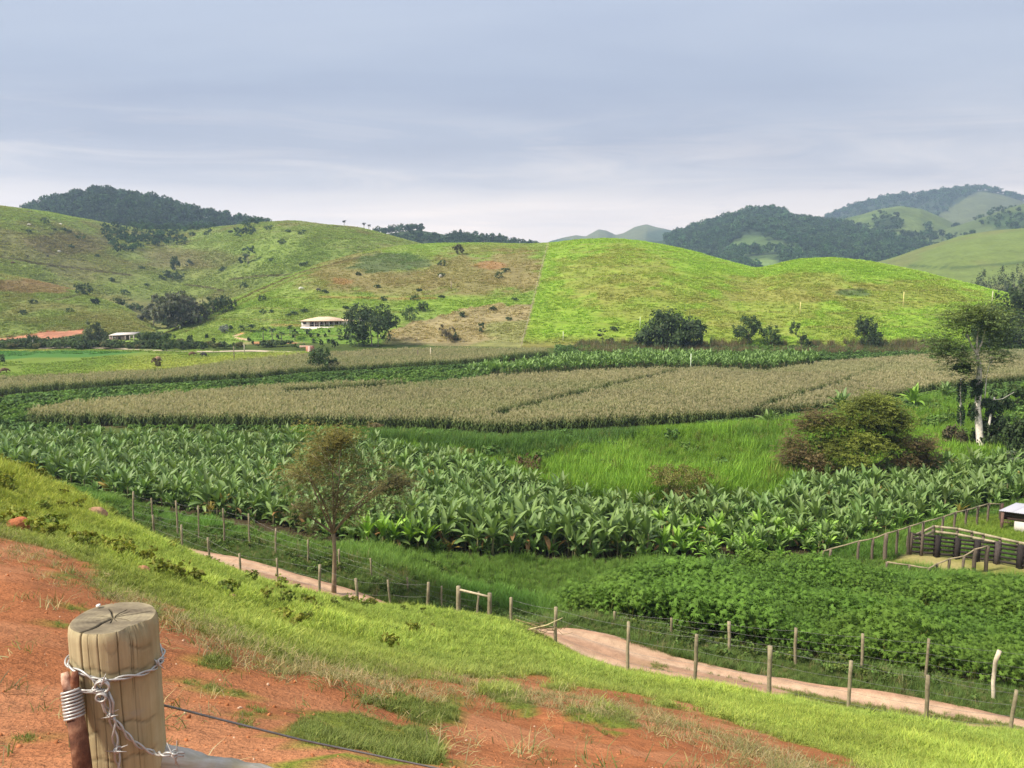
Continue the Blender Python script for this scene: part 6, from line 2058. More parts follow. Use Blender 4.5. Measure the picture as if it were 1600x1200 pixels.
# ------------------------------------------------------------------ marker poles and power poles
for px, pt, pb, lb, c in [(1250, 472, 491, 'short pale yellow pole low on the lime hill, nearest the column tree', (.62, .55, .22)), (1411, 456, 480, 'tall pale yellow pole highest on the lime hill', (.62, .55, .22)), (1550, 455, 473, 'thin pale pole at the far end of the lime hill', (.5, .48, .32)),
                          (880, 518, 533, 'thin white pole near the foot of the lime hill', (.55, .6, .35)), (1000, 495, 514, 'thin pale pole beside the broad dark tree', (.5, .58, .3)), (1079, 553, 580, 'white-green pole in the long banana stand', (.6, .66, .5)),
                          (653, 547, 566, 'dark pole in the far maize field', (.14, .11, .08)), (673, 543, 566, 'pale pole in the far maize field beside the dark one', (.55, .48, .33)), (591, 515, 541, 'pole below the house tree at the field edge', (.4, .34, .25)),
                          (382, 538, 553, 'pale pole in the meadow by the lane', (.5, .45, .35)), (366, 541, 562, 'dark pole in the meadow by the lane', (.2, .16, .12)), (52, 530, 543, 'pale pole before the domed bush', (.6, .55, .48)), (705, 440, 452, 'dead stick on the grazed hill', (.35, .28, .2))]:
    P = hit(px, pb); h = max(.8, float(top_z(P, pt))); rr = max(.06, px_size(P) * .75)
    t = thing('pole', lb, 'pole', P)
    MB().tube([(0, 0, -.3), (0, 0, h * .5), (0, 0, h)], [rr, rr * .95, rr * .85], 8, np.array(c)).build('shaft', M['wood'], t)
    MB().tube([(0, 0, h), (0, 0, h + .08)], [rr * .9, rr * .6], 8, np.array(c) * .8).build('cap', M['wood'], t)

# fence up the hill between the grazed and the lime pasture
_a = np.array(HILL_FENCE, float); _q = np.linspace(383, 543, 24); _pts = [hit(float(np.interp(q, _a[:, 1], _a[:, 0])), q) for q in _q][::-1]
_t = thing('fence', 'pale wire fence running straight up the hill between grazed and lime pasture', 'fence', _pts[0])
_pm = post_mesh('post', 1.25, .09, 5, 0, (.45, .38, .24), 6)
for p in _pts: obj('post', _pm, M['wood'], _t, p - _pts[0])
for f in (.5, 1.15):
    MB().tube([tuple(p - _pts[0] + Vector((0, 0, f))) for p in _pts], .015, 4, np.array([.35, .33, .3])).build('wire', M['metal_grey'], _t)


# ------------------------------------------------------------------ cattle pen
WOODC = np.array([.105, .082, .06]); DARKW = np.array([.030, .024, .022]); LIGHTW = np.array([.36, .30, .20])


def rail(t, o, a, b, w, h, col, round_=False, name='rail'):
    a = Vector(a) - o; b = Vector(b) - o
    if round_: m = MB().tube([tuple(a), tuple((a + b) / 2 + Vector((0, 0, -.02))), tuple(b)], w * .5, 6, col)
    else: m = MB().bar(a, b, w, h, col)
    return m.build(name, M['wood'], t)


def G(px, py):
    u, m = ray(px, py); y = (EYE - .15) / -m; x = u * y
    for _ in range(4):
        z = float(ground_z(np.array([x]), np.array([y]))[0]); y = (EYE - z) / -m; x = u * y
    return Vector((float(x), float(y), z))


def pen():
    # outer round-pole fence
    F = [(1285, 872, 862), (1297, 874, 858), (1340, 876, 846), (1362, 874, 842), (1382, 876, 834), (1400, 870, 829), (1418, 866, 823), (1440, 856, 816), (1471, 845, 808), (1490, 836, 801), (1508, 828, 797), (1526, 822, 792), (1543, 815, 787), (1562, 812, 788)]
    g = [(G(a, b), top_z(G(a, b), c)) for a, b, c in F]
    t = thing('pen_fence', 'rustic pole fence with one crooked top rail along the banana side of the pen', 'fence', g[0][0]); o = g[0][0]
    for i, (p, h) in enumerate(g):
        obj('post', post_mesh('post', h, .085 if i != 4 else .13, 900 + i, .1, WOODC * 1.5, 7), M['wood'], t, p - o)
    for (p, h), (p2, h2) in zip(g[:-1], g[1:]):
        rail(t, o, p + Vector((0, 0, h + .02)), p2 + Vector((0, 0, h2 + .02)), .10, .1, np.array([.25, .21, .13]), True)
    for k, f in enumerate((.35, .62)):
        for (p, h), (p2, h2) in zip(g[9:-1], g[10:]):
            rail(t, o, p + Vector((0, 0, h * f)), p2 + Vector((0, 0, h2 * f)), .02, .02, WOODC, True, 'wire')
    # dark boarded pen
    D = [(1422, 866, 832), (1439, 868, 834), (1463, 870, 837), (1494, 873, 841), (1525, 877, 844), (1557, 881, 847), (1593, 888, 852), (1634, 897, 858), (1680, 908, 866)]
    g = [(G(a, b), top_z(G(a, b), c)) for a, b, c in D]
    t = thing('cattle_pen', 'dark timber cattle pen of thick posts and five boards', 'cattle pen', g[0][0]); o = g[0][0]
    for i, (p, h) in enumerate(g):
        w = .30 if i >= 2 else .16
        mb = MB().box((-w / 2, -w / 2, -.3), (w / 2, w / 2, h), DARKW * (1. if i != 5 else 2.4) if i >= 2 else WOODC)
        obj('post', mb.mesh('post'), M['wood'], t, p - o, (0, 0, .2))
    for (p, h), (p2, h2) in zip(g[:-1], g[1:]):
        for f in (.15, .36, .56, .76, .94):
            rail(t, o, p + Vector((0, -.02, h * f)), p2 + Vector((0, -.02, h2 * f)), .05, .13, DARKW * 1.2, name='board')
    # light double rail behind it
    Lr = [(1418, 858, 838), (1438, 852, 830), (1457, 846, 821), (1494, 852, 825), (1517, 856, 830), (1535, 859, 834), (1561, 864, 840), (1588, 868, 846), (1632, 876, 854), (1680, 884, 862)]
    g = [(G(a, b), top_z(G(a, b), c)) for a, b, c in Lr]
    t = thing('rail_fence', 'pale double-railed fence behind the dark cattle pen', 'fence', g[0][0]); o = g[0][0]
    for i, (p, h) in enumerate(g):
        obj('post', post_mesh('post', h, .10, 930 + i, .05, WOODC * 1.4, 7), M['wood'], t, p - o)
    for (p, h), (p2, h2) in zip(g[:-1], g[1:]):
        for f in (.66, .97): rail(t, o, p + Vector((0, -.12, h * f)), p2 + Vector((0, -.12, h2 * f)), .07, .16, LIGHTW)
    # low rail toward the cassava
    Lo = [(1385, 892, 878), (1420, 897, 883), (1450, 902, 888), (1463, 897, 881), (1482, 895, 873), (1504, 896, 869), (1521, 896, 858), (1540, 893, 853)]
    g = [(G(a, b), top_z(G(a, b), c)) for a, b, c in Lo]
    t = thing('low_rail', 'low bent pole rail closing the pen on the cassava side', 'fence', g[0][0]); o = g[0][0]
    for i, (p, h) in enumerate(g):
        obj('post', post_mesh('post', h, .08 if i < 6 else .12, 960 + i, .05, WOODC * (1.5 if i < 6 else .8), 7), M['wood'], t, p - o)
    for (p, h), (p2, h2) in zip(g[:-1], g[1:]):
        rail(t, o, p + Vector((0, 0, h)), p2 + Vector((0, 0, h2)), .1, .1, np.array([.27, .22, .14]), True)


pen()


def barn():
    P = G(1562, 828)
    t = thing('barn', 'small open barn with pale metal roof, dark boards and whitewashed wall', 'barn', P, -math.atan2(P.x, P.y) * .95)
    m = px_size(P); H = (828 - 797) * m
    ex = 6.5
    roof = np.array([.36, .36, .41]); wall = np.array([.55, .50, .46]); dk = np.array([.075, .045, .035])
    s = (828 - 784) * m
    for i in range(9):                          # corrugated sheets, each its own
        x0 = -.15 + i * .78
        mb = MB(); n = 13; V = []
        for j in range(n):
            xx = x0 + .80 * j / (n - 1); zz = .022 * math.sin(j * math.pi) + .02 * math.cos(j * math.pi)
            V += [(xx, -.12, H + .02 + zz), (xx + 1.1, 2.0, H + .22 + zz), (xx, -.12, H - .01 + zz), (xx + 1.1, 2.0, H + .19 + zz)]
        Q = []
        for j in range(n - 1):
            a = j * 4; b = a + 4
            Q += [(a, b, b + 1, a + 1), (a + 2, a + 3, b + 3, b + 2), (a, a + 2, b + 2, b)]
        mb.add(V, Q, None, roof * (.96 + .08 * (i % 3) / 2)).build('roof_sheet', M['paint'], t)
    for x in (0.1, 3.2, 6.4):
        MB().box((x - .09, -.05, -.2), (x + .09, .13, H), dk * 2.2 if x < 1 else dk).build('post', M['wood'], t)
        MB().box((x - .08, 1.75, -.2), (x + .08, 1.9, H + .1), dk).build('post', M['wood'], t)
    MB().bar((0, .04, H - .06), (6.6, .04, H - .06), .08, .12, dk * 1.5).build('beam', M['wood'], t)
    MB().box((.85, .22, -.2), (6.5, .36, H * .50), wall).build('wall', M['paint'], t)
    for i in range(4):
        z0 = H * .54 + i * .17
        MB().box((.2, .24, z0), (6.5, .29, z0 + .155), dk * (.8 + .15 * i)).build('board', M['wood'], t)
    for i in range(8):
        MB().box((.22 + i * .105, 1.05, 0), (.25 + i * .105, 1.09, H * .5), dk * 1.6).build('slat', M['wood'], t)
    MB().bar((.15, 1.02, H * .52), (1.05, 1.02, H * .52), .05, .07, dk * 2).build('beam', M['wood'], t)
    MB().bar((.15, 1.02, H * .25), (1.0, 1.02, H * .25), .05, .05, dk * 2).build('beam', M['wood'], t)


barn()


# ------------------------------------------------------------------ the white house on the hill
def house():
    P = hit(510, 511); m = px_size(P)
    t = thing('farmhouse', 'long white farmhouse with tan hipped roof and shaded veranda on the hillside', 'house', P + Vector((0, 0, .05)), .06)
    X = lambda px: (px - 510) * m * 1.08
    hw = 9.2 * m; wh = np.array([.80, .74, .72]); tan = np.array([.62, .46, .33]); dk = np.array([.05, .03, .035]); D = 8.0
    MB().box((X(474), -.9, -1.8), (X(549), D, 0.0), np.array([.62, .56, .5])).build('plinth', M['paint'], t)
    MB().box((X(474.5), 0.05, 0.0), (X(485), D, hw), wh).build('wall', M['paint'], t)
    MB().box((X(485.1), 1.6, 0.0), (X(531), D, hw), np.array([.66, .52, .50])).build('wall', M['paint'], t, ).__setitem__('label', 'pinkish recessed veranda wall')
    MB().box((X(531.1), 0.3, 0.0), (X(546), D, hw * .96), wh * np.array([.98, .93, .96])).build('wall', M['paint'], t)
    w = MB().box((X(477), -.02, hw * .42), (X(481.5), .06, hw * .78), dk).build('window', M['paint'], t)
    MB().box((X(476.7), -.05, hw * .38), (X(481.8), -.02, hw * .42), wh).build('sill', M['paint'], w)
    for a, b, c in [(487.5, 490, (.04, .025, .03)), (491, 493.6, (.16, .03, .035)), (500.5, 503, (.05, .03, .03)), (505, 508, (.14, .03, .035)), (513, 516, (.04, .03, .03)), (518, 522, (.12, .035, .035)), (524, 527.5, (.03, .03, .03))]:
        dr = MB().box((X(a), 1.5, 0.05), (X(b), 1.59, hw * .78), np.array(c)).build('door', M['paint'], t)
        MB().box((X(a) - .06, 1.46, hw * .78), (X(b) + .06, 1.5, hw * .82), wh * .9).build('frame', M['paint'], dr)
    for a in (485.6, 493, 500, 507, 514, 521, 528):
        MB().box((X(a) - .09, .0, 0), (X(a) + .09, .18, hw), wh).build('column', M['paint'], t)
    for k in range(6):
        a0, a1 = 486.2 + k * 7.1, 491.9 + k * 7.1
        MB().bar((X(a0), .09, hw * .34), (X(a1), .09, hw * .34), .06, .07, wh).build('railing', M['paint'], t)
    for a, b in ((536, 538), (541, 543)):
        MB().box((X(a), .22, hw * .08), (X(b), .29, hw * .32), np.array([.45, .42, .45])).build('window', M['paint'], t)
    def hip(x0, x1, y0, y1, z0, rise, run, name='roof'):
        V = [(x0, y0, z0), (x1, y0, z0), (x1, y1, z0), (x0, y1, z0), (x0 + run, (y0 + y1) / 2, z0 + rise), (x1 - run * .95, (y0 + y1) / 2, z0 + rise), (x0, y0, z0 - .14), (x1, y0, z0 - .14), (x1, y1, z0 - .14), (x0, y1, z0 - .14)]
        return MB().add(V, [(0, 1, 5, 4), (2, 3, 4, 5), (0, 6, 7, 1), (1, 7, 8, 2), (2, 8, 9, 3), (3, 9, 6, 0), (9, 8, 7, 6)], [(1, 2, 5), (3, 0, 4)], tan).build(name, M['tiles'], t)
    hip(X(473), X(534), -.55, D + .4, hw + .02, 5.2 * m, X(497) - X(473))
    hip(X(524), X(547.5), -.05, D - 1.2, hw * .96 + .04, 2.9 * m, 3.2)


def tiles():
    mt, w = new_mat('roof_tiles')
    c = attr(w, 'Col'); tc = w.new('ShaderNodeTexCoord'); o = tc.outputs['Object']
    sp_ = w.new('ShaderNodeSeparateXYZ'); w.l.new(o, sp_.inputs[0])
    wx = w.math('SINE', w.math('MULTIPLY', sp_.outputs[0], 28.0)); n = w.noise(o, 1.2, 4, .6)
    c = w.mix(1.0, c, w.ramp(n, [(.3, (.86, .84, .82)), (.7, (1.12, 1.1, 1.08))]), 'MULTIPLY')
    finish(w, principled(w, c, .85, .2, bump(w, w.math('ADD', wx, n), .5, .04)).outputs[0])
    return mt


M['tiles'] = tiles()
house()
_P = hit(566, 503); _m = px_size(_P)
_t = thing('outbuilding', 'little white outbuilding with tan roof half hidden by the house tree', 'outbuilding', _P)
MB().box((-4.2 * _m, 0, -.8), (2.5 * _m, 3, 4.5 * _m), np.array([.8, .75, .72])).build('wall', M['paint'], _t)
MB().add([(-4.8 * _m, -.3, 4.4 * _m), (3 * _m, -.3, 4.4 * _m), (3 * _m, 3.3, 4.4 * _m), (-4.8 * _m, 3.3, 4.4 * _m), (-4.2 * _m, 1.5, 7 * _m), (2.4 * _m, 1.5, 7 * _m)], [(0, 1, 5, 4), (2, 3, 4, 5), (3, 2, 1, 0)], [(1, 2, 5), (3, 0, 4)], np.array([.52, .36, .235])).build('roof', M['tiles'], _t)

# brick steps and ramp by the drive
_P = hit(484, 549); _m = px_size(_P)
_t = thing('brick_ramp', 'low red brick retaining wall with a pale ramp below the garden palms', 'retaining wall', _P)
MB().box((-6 * _m, 0, -.5), (5 * _m, 1.4, 8 * _m), np.array([.42, .19, .13])).build('wall', M['paint'], _t)
MB().add([(-2 * _m, -.05, 8.2 * _m), (1 * _m, -.05, 8.2 * _m), (3.5 * _m, -1.2, .05), (-1.5 * _m, -1.2, .05), (-2 * _m, -.05, -.3), (1 * _m, -.05, -.3), (3.5 * _m, -1.2, -.3), (-1.5 * _m, -1.2, -.3)],
         [(0, 3, 2, 1), (0, 4, 7, 3), (1, 2, 6, 5), (2, 3, 7, 6)], None, np.array([.45, .32, .25])).build('ramp', M['paint'], _t)
MB().box((-16 * _m, .1, 5.5 * _m), (5.4 * _m, .5, 9 * _m), np.array([.40, .27, .20])).build('coping', M['paint'], _t)

# low shed under the knoll
_P = hit(186, 531); _m = px_size(_P)
_t = thing('low_shed', 'long low shed with pale sagging roof under the knoll', 'shed', _P)
MB().box((-14 * _m, 0, -.6), (10 * _m, 3, 6.5 * _m), np.array([.30, .20, .17])).build('wall', M['paint'], _t)
MB().add([(-15 * _m, -.5, 7 * _m), (25 * _m, -.5, 8.6 * _m), (25 * _m, 3.6, 11 * _m), (-13 * _m, 3.6, 9.6 * _m), (-15 * _m, -.5, 6.4 * _m), (25 * _m, -.5, 8 * _m), (25 * _m, 3.6, 10.4 * _m), (-13 * _m, 3.6, 9 * _m)],
         [(0, 1, 2, 3), (0, 4, 5, 1), (1, 5, 6, 2), (2, 6, 7, 3), (3, 7, 4, 0), (7, 6, 5, 4)], None, np.array([.56, .50, .45])).build('roof', M['paint'], _t)
for a in (-13.5, -9, 11, 18, 24): MB().box((a * _m - .1, -.4, -.5), (a * _m + .1, -.2, 7.2 * _m), np.array([.5, .42, .36])).build('post', M['wood'], _t)
MB().box((-8 * _m, -.05, 2 * _m), (-5 * _m, .02, 4.6 * _m), np.array([.6, .55, .52])).build('window', M['paint'], _t)
MB().box((-1 * _m, -.05, 0), (3 * _m, .02, 5 * _m), np.array([.06, .05, .05])).build('door', M['paint'], _t)

_P = hit(321, 540); _m = px_size(_P)
tag(MB().tube([(0, 0, -.3), (0, 0, 3.2 * _m), (0, 0, 4.2 * _m), (0, 0, 4.6 * _m)], [2.6 * _m, 2.6 * _m, 2.0 * _m, .6 * _m], 16, np.array([.8, .78, .76])).build('water_tank', M['paint'], None, _P), 'round white water tank on the slope above the lane', 'water tank')


def strip_road(pts, w, col, name):
    g = [hit(a, b) for a, b in pts]
    V = []; Q = []
    P = np.array([tuple(p) for p in g]); tt = np.linspace(0, len(P) - 1, 60)
    P = np.stack([np.interp(tt, np.arange(len(P)), P[:, k]) for k in range(3)], 1)
    tn = np.gradient(P, axis=0); tn[:, 2] = 0; tn /= np.linalg.norm(tn, axis=1)[:, None] + 1e-9
    nrm = np.stack([-tn[:, 1], tn[:, 0], tn[:, 0] * 0], 1)
    for i in range(len(P)):
        for s in (-1, 1):
            q = P[i] + nrm[i] * s * w / 2; q[2] = land_z(np.array([q[0]]), np.array([q[1]]))[0] + .12; V.append(q)
    for i in range(len(P) - 1): Q.append((2 * i, 2 * i + 1, 2 * i + 3, 2 * i + 2))
    o = MB().add(V, Q, None, np.array(col)).build(name, M['road']); o['kind'] = 'structure'


strip_road([(60, 545), (110, 543), (150, 544), (200, 546), (250, 549), (320, 550), (400, 549), (470, 551)], 3.2, (.40, .34, .24), 'lane')

# termite mound
lump(246, 564, 11, 'little brown termite mound in the bright meadow', 'termite_mound', (.30, .19, .11), 9, 1.1)['category'] = 'termite mound'


# ------------------------------------------------------------------ cattle grazing far off
def cow_mesh(name, col):
    me = bpy.data.meshes.new(name + '_frame')
    v = [(0, 0, 1.0), (.55, 0, 1.05), (-.6, 0, 1.02), (.85, 0, 1.0), (1.15, 0, .75), (1.35, 0, .5),
         (.55, .2, .6), (.57, .2, .02), (.55, -.2, .6), (.57, -.2, .02), (-.6, .2, .62), (-.66, .2, .34), (-.6, .2, .02), (-.6, -.2, .62), (-.66, -.2, .34), (-.6, -.2, .02), (-.82, 0, 1.0), (-.9, 0, .5), (1.12, .16, .86), (1.12, -.16, .86)]
    e = [(0, 1), (0, 2), (1, 3), (3, 4), (4, 5), (1, 6), (6, 7), (1, 8), (8, 9), (2, 10), (10, 11), (11, 12), (2, 13), (13, 14), (14, 15), (2, 16), (16, 17), (4, 18), (4, 19)]
    me.from_pydata(v, e, [])
    o = bpy.data.objects.new(name, me); C.objects.link(o)
    o.modifiers.new('skin', 'SKIN'); o.modifiers.new('sub', 'SUBSURF').levels = 1
    rad = [.34, .30, .32, .2, .14, .09, .11, .05, .11, .05, .13, .08, .05, .13, .08, .05, .06, .03, .03, .03]
    for s, q in zip(me.skin_vertices[0].data, rad): s.radius = (q, q * 1.1)
    me.skin_vertices[0].data[0].use_root = True
    dg = bpy.context.evaluated_depsgraph_get()
    m2 = bpy.data.meshes.new_from_object(o.evaluated_get(dg)); m2.name = name
    C.objects.unlink(o); bpy.data.objects.remove(o)
    a = m2.color_attributes.new('Col', 'FLOAT_COLOR', 'POINT')
    a.data.foreach_set('color', np.tile(np.array([*col, 1], np.float32), len(m2.vertices)))
    m2.materials.clear(); m2.materials.append(M['paint'])
    return m2


_white = cow_mesh('cow', (.72, .68, .60)); _black = cow_mesh('cow', (.03, .027, .025)); _brown = cow_mesh('cow', (.16, .09, .05))
for px, py, me, rz, lb in [(470, 454, _white, .3, 'white cow grazing on the hill above the white house'), (498, 456, _black, 2.8, 'black cow grazing just right of the white one above the house'), (688, 434, _white, 1.0, 'white cow alone high on the grazed hill below the crest bush'),
                           (45, 353, _white, .2, 'white cow near the skyline of the pasture hill, the left one'), (95, 352, _white, 2.9, 'white cow near the skyline of the pasture hill, the right one'), (92, 395, _white, .6, 'white cow midway up the pasture hill'),
                           (42, 403, _black, .4, 'dark cow on the pasture hill above the path'), (75, 402, _black, 2.7, 'dark cow on the pasture hill beside the white one'), (20, 413, _brown, .9, 'brown cow beside the path on the pasture hill'),
                           (300, 557, _brown, .2, 'brown cow in the meadow before the lane'), (319, 558, _black, 2.9, 'dark cow in the meadow right of the brown one'), (6, 584, _brown, .5, 'brown cow at the edge of the meadow near the far maize')]:
    o = obj('cow', me, None, None, hit(px, py), (0, 0, rz)); o.scale = (.8,) * 3
    tag(o, lb, 'cow')

# ------------------------------------------------------------------ the thick post and its wires
def at(px, py, dep):
    """the place a given depth in front of the viewpoint (metres along the view) seen at a pixel"""
    h = (px - 800) / FPX; v = (600 - py) / FPX
    return np.array([h * dep, dep * (cp + v * sp), EYE + dep * (-sp + v * cp)])


def post_materials():
    m, w = new_mat('post_wood')
    tc = w.new('ShaderNodeTexCoord'); o = tc.outputs['Object']
    fib = w.noise(w.mapping(o, (60, 60, 2.2)), 1.0, 5, .6, .4)
    blot = w.noise(w.mapping(o, (9, 9, 5)), 1.0, 5, .6)
    knife = w.noise(w.mapping(o, (14, 14, 34)), 1.0, 3, .6, .6)
    col = w.ramp(fib, [(.25, (.26, .212, .115)), (.5, (.375, .312, .172)), (.75, (.45, .385, .225))])
    col = w.mix(1.0, col, w.ramp(blot, [(.3, (.78, .76, .70)), (.5, (1, 1, 1)), (.75, (1.12, 1.1, 1.06))]), 'MULTIPLY')
    st = w.ramp(blot, [(.60, (0, 0, 0)), (.72, (1, 1, 1))])
    col = w.mix(w.math('MULTIPLY', st, .5), col, (.17, .175, .08, 1))
    kn = w.ramp(knife, [(.62, (0, 0, 0)), (.70, (1, 1, 1))])
    col = w.mix(w.math('MULTIPLY', kn, .35), col, (.30, .28, .23, 1))
    grey = w.ramp(w.noise(w.mapping(o, (5, 5, 2.5)), 1.0, 4, .6), [(.42, (0, 0, 0)), (.62, (1, 1, 1))])
    col = w.mix(w.math('MULTIPLY', grey, .22), col, (.27, .255, .215, 1))
    h = w.math('ADD', fib, w.math('MULTIPLY', knife, .5))
    finish(w, principled(w, w.mix(1.0, col, attr(w, 'Col'), 'MULTIPLY'), .85, .2, bump(w, h, .45, .004)).outputs[0])
    M['post'] = m
    m, w = new_mat('post_end')
    tc = w.new('ShaderNodeTexCoord'); o = tc.outputs['Object']
    sep = w.new('ShaderNodeSeparateXYZ'); w.l.new(o, sep.inputs[0])
    rr = w.math('SQRT', w.math('ADD', w.math('POWER', sep.outputs[0], 2), w.math('POWER', sep.outputs[1], 2)))
    n = w.noise(o, 24, 4, .6); n2 = w.noise(w.mapping(o, (9, 30, 9)), 1.0, 4, .6)
    ring = w.math('SINE', w.math('ADD', w.math('MULTIPLY', rr, 720), w.math('MULTIPLY', n, 9)))
    col = w.ramp(w.math('ADD', w.math('MULTIPLY', ring, .018), n2), [(.30, (.10, .080, .056)), (.5, (.185, .152, .102)), (.68, (.28, .235, .15))])
    rim = w.ramp(rr, [(.070, (0, 0, 0)), (.088, (1, 1, 1))])
    col = w.mix(w.math('MULTIPLY', rim, .5), col, (.34, .27, .15, 1))
    finish(w, principled(w, w.mix(1.0, col, attr(w, 'Col'), 'MULTIPLY'), .9, .12, bump(w, w.math('ADD', w.math('MULTIPLY', ring, .06), n2), .5, .003)).outputs[0])
    M['post_end'] = m
    m, w = new_mat('rusty_pipe')
    tc = w.new('ShaderNodeTexCoord'); o = tc.outputs['Object']
    n = w.noise(o, 30, 5, .65); n2 = w.noise(o, 130, 3, .6)
    col = w.ramp(n, [(.3, (.055, .022, .014)), (.5, (.135, .055, .03)), (.68, (.26, .13, .075)), (.8, (.42, .33, .27))])
    col = w.mix(1.0, col, attr(w, 'Col'), 'MULTIPLY')
    finish(w, principled(w, col, .8, .3, bump(w, w.math('ADD', n, n2), .6, .003)).outputs[0])
    M['rust'] = m
    m, w = new_mat('zinc_wire')
    tc = w.new('ShaderNodeTexCoord'); n = w.noise(tc.outputs['Object'], 45, 4, .6)
    p = principled(w, w.mix(1.0, attr(w, 'Col'), w.ramp(n, [(.3, (.72, .70, .68)), (.7, (1.1, 1.1, 1.1))]), 'MULTIPLY'), .48, .5); p.inputs['Metallic'].default_value = .45
    finish(w, p.outputs[0]); M['zinc'] = m
    m, w = new_mat('grey_log')
    tc = w.new('ShaderNodeTexCoord'); o = tc.outputs['Object']
    n = w.noise(w.mapping(o, (3, 50, 50)), 1.0, 5, .6, .5); n2 = w.noise(o, 8, 4, .6)
    col = w.ramp(n, [(.25, (.20, .185, .16)), (.5, (.40, .38, .35)), (.75, (.56, .54, .52))])
    col = w.mix(w.math('MULTIPLY', w.ramp(n2, [(.45, (0, 0, 0)), (.65, (1, 1, 1))]), .6), col, (.30, .25, .13, 1))
    finish(w, principled(w, col, .9, .15, bump(w, n, .6, .006)).outputs[0]); M['log'] = m


post_materials()
PD = 1.60
pc = at(177.5, 963, PD)                        # middle of the sawn top
pg = float(ground_z(np.array([pc[0]]), np.array([pc[1]]))[0])
PR = 63.5 / FPX * PD
PH = pc[2] - pg


def thick_post():
    t = thing('thick_post', 'thick round wooden strainer post with cracked sawn top', 'fence post', (pc[0], pc[1], pg))
    seg, nz = 460, 260
    th = np.linspace(0, 2 * np.pi, seg, endpoint=False)
    zz = np.concatenate([np.linspace(-.25, PH - .02, nz), [PH - .008, PH - .002]])
    cracks = [(-1.93, .009, 1.2), (-1.70, .0018, .30), (-1.45, .003, .36), (-1.02, .004, .22), (-.74, .002, .16), (-.60, .0015, .10), (-2.35, .0012, .2), (-2.75, .003, .5), (-1.14, .003, .75), (-.70, .0018, .8), (.6, .006, .8), (2.0, .006, .9), (1.3, .004, .6)]
    V = []; Cc = []
    for k, z in enumerate(zz):
        f = (PH - z)
        rr = PR * (1 + .012 * np.sin(3 * th + 1) + .01 * np.sin(5 * th + 2) + .012 * (fbm(th * 2 + 3, th * 0 + z * 3, 5) - .5))
        # slices left by the debarking knife: shallow facets, stepped down the length
        band = np.floor(z * 7 + .8 * np.sin(th * 4)) ; rr = rr + PR * .016 * (fbm(th * 2.6, band * 3.1 + th * 0, 9, 2) - .5) * 2
        cc = np.ones(seg)
        for a, w, dep in cracks:
            a2 = a + .03 * math.sin(z * 9 + a * 3)
            d = np.abs((th - a2 + np.pi) % (2 * np.pi) - np.pi)
            on = smooth(dep + .02, dep - .05, f)
            wd = w * (.5 + .5 * on)
            if a == -1.14: on = on * smooth(.16, .20, f)
            c = np.exp(-(d / (wd * 1.3 + .006)) ** 2) * on
            rr = rr - c * (.0006 + w * .7); cc = cc * (1 - .70 * c * min(1, .45 + w * 70))
        # ragged broken edge on the sunless shoulder
        dd = np.abs((th + .55 + np.pi) % (2 * np.pi) - np.pi)
        rag = smooth(.5, .2, dd) * smooth(.035, .0, f) * (.4 + .9 * fbm(th * 20, th * 0 + z * 60, 4))
        rr = rr - .010 * rag; cc = cc * (1 - .35 * np.clip(rag, 0, 1))
        if k == len(zz) - 2: rr -= .0015
        if k == len(zz) - 1: rr -= .0045
        # knife step lines
        st = np.abs(((z * 7 + .8 * np.sin(th * 4)) % 1) - .02); cc = cc * (1 - .22 * np.exp(-(st / .035) ** 2) * smooth(.35, .6, fbm(th * 1.5, th * 0 + np.floor(z * 7), 19)))
        cc = cc * (.90 + .2 * fbm(th * 3, th * 0 + z * 9, 23))
        for gz, ga, gw, tilt in ((.078, -1.3, 1.2, .012), (.19, -.9, .8, .02), (.205, -2.0, .5, -.01), (.262, -1.1, 1.0, .006), (.315, -1.5, 1.1, .01), (.045, -.5, .35, .03)):
            da = (th - ga + np.pi) % (2 * np.pi) - np.pi
            gl = np.exp(-((f - gz - tilt * da - .004 * np.sin(th * 9)) / .0028) ** 2) * smooth(gw, gw * .7, np.abs(da))
            rr = rr - .0016 * gl; cc = cc * (1 - .42 * gl)
        V.append(np.stack([rr * np.cos(th), rr * np.sin(th), np.full(seg, z)], 1)); Cc.append(cc)
    V = np.array(V); Cc = np.array(Cc); n = len(zz)
    i = np.arange(n * seg).reshape(n, seg)
    q = np.stack([i[:-1], np.roll(i[:-1], -1, 1), np.roll(i[1:], -1, 1), i[1:]], -1).reshape(-1, 4)
    mb = MB().add(V.reshape(-1, 3), q, None, np.repeat(Cc.reshape(-1, 1), 3, 1))
    mb.build('shaft', M['post'], t, smooth_=True)
    # sawn top with the star of cracks
    rim = V[-1].copy(); nr = 26; W = []; K = []
    for j in range(nr + 1):
        f = j / nr; p = rim * (1 - f); p[:, 2] = PH - .002
        rad = np.hypot(p[:, 0], p[:, 1]); cc = np.ones(seg)
        for a, w, L in [(-1.93, .006, 1.05), (-1.35, .002, .35), (-.4, .002, .55), (.5, .003, .85), (1.4, .002, .5), (2.2, .003, .6), (3.0, .002, .45), (1.0, .0015, .4), (-2.6, .0015, .4), (-.9, .0015, .3)]:
            a2 = a + .06 * np.sin(rad * 80 + a); d = np.abs((th - a2 + np.pi) % (2 * np.pi) - np.pi) * rad
            c = np.exp(-(d / (w * (.55 if a != -1.93 else .5))) ** 2) * (rad < L * PR) * (1 if j < nr else 0)
            p[:, 2] -= c * w * 1.2; cc = cc * (1 - .8 * c)
        p[:, 2] += (fbm(p[:, 0] * 60, p[:, 1] * 60, 3) - .5) * .0025 * (1 if j else 0)
        W.append(p); K.append(cc)
    W = np.array(W).reshape(-1, 3); K = np.array(K).reshape(-1, 1)
    i = np.arange((nr + 1) * seg).reshape(nr + 1, seg)
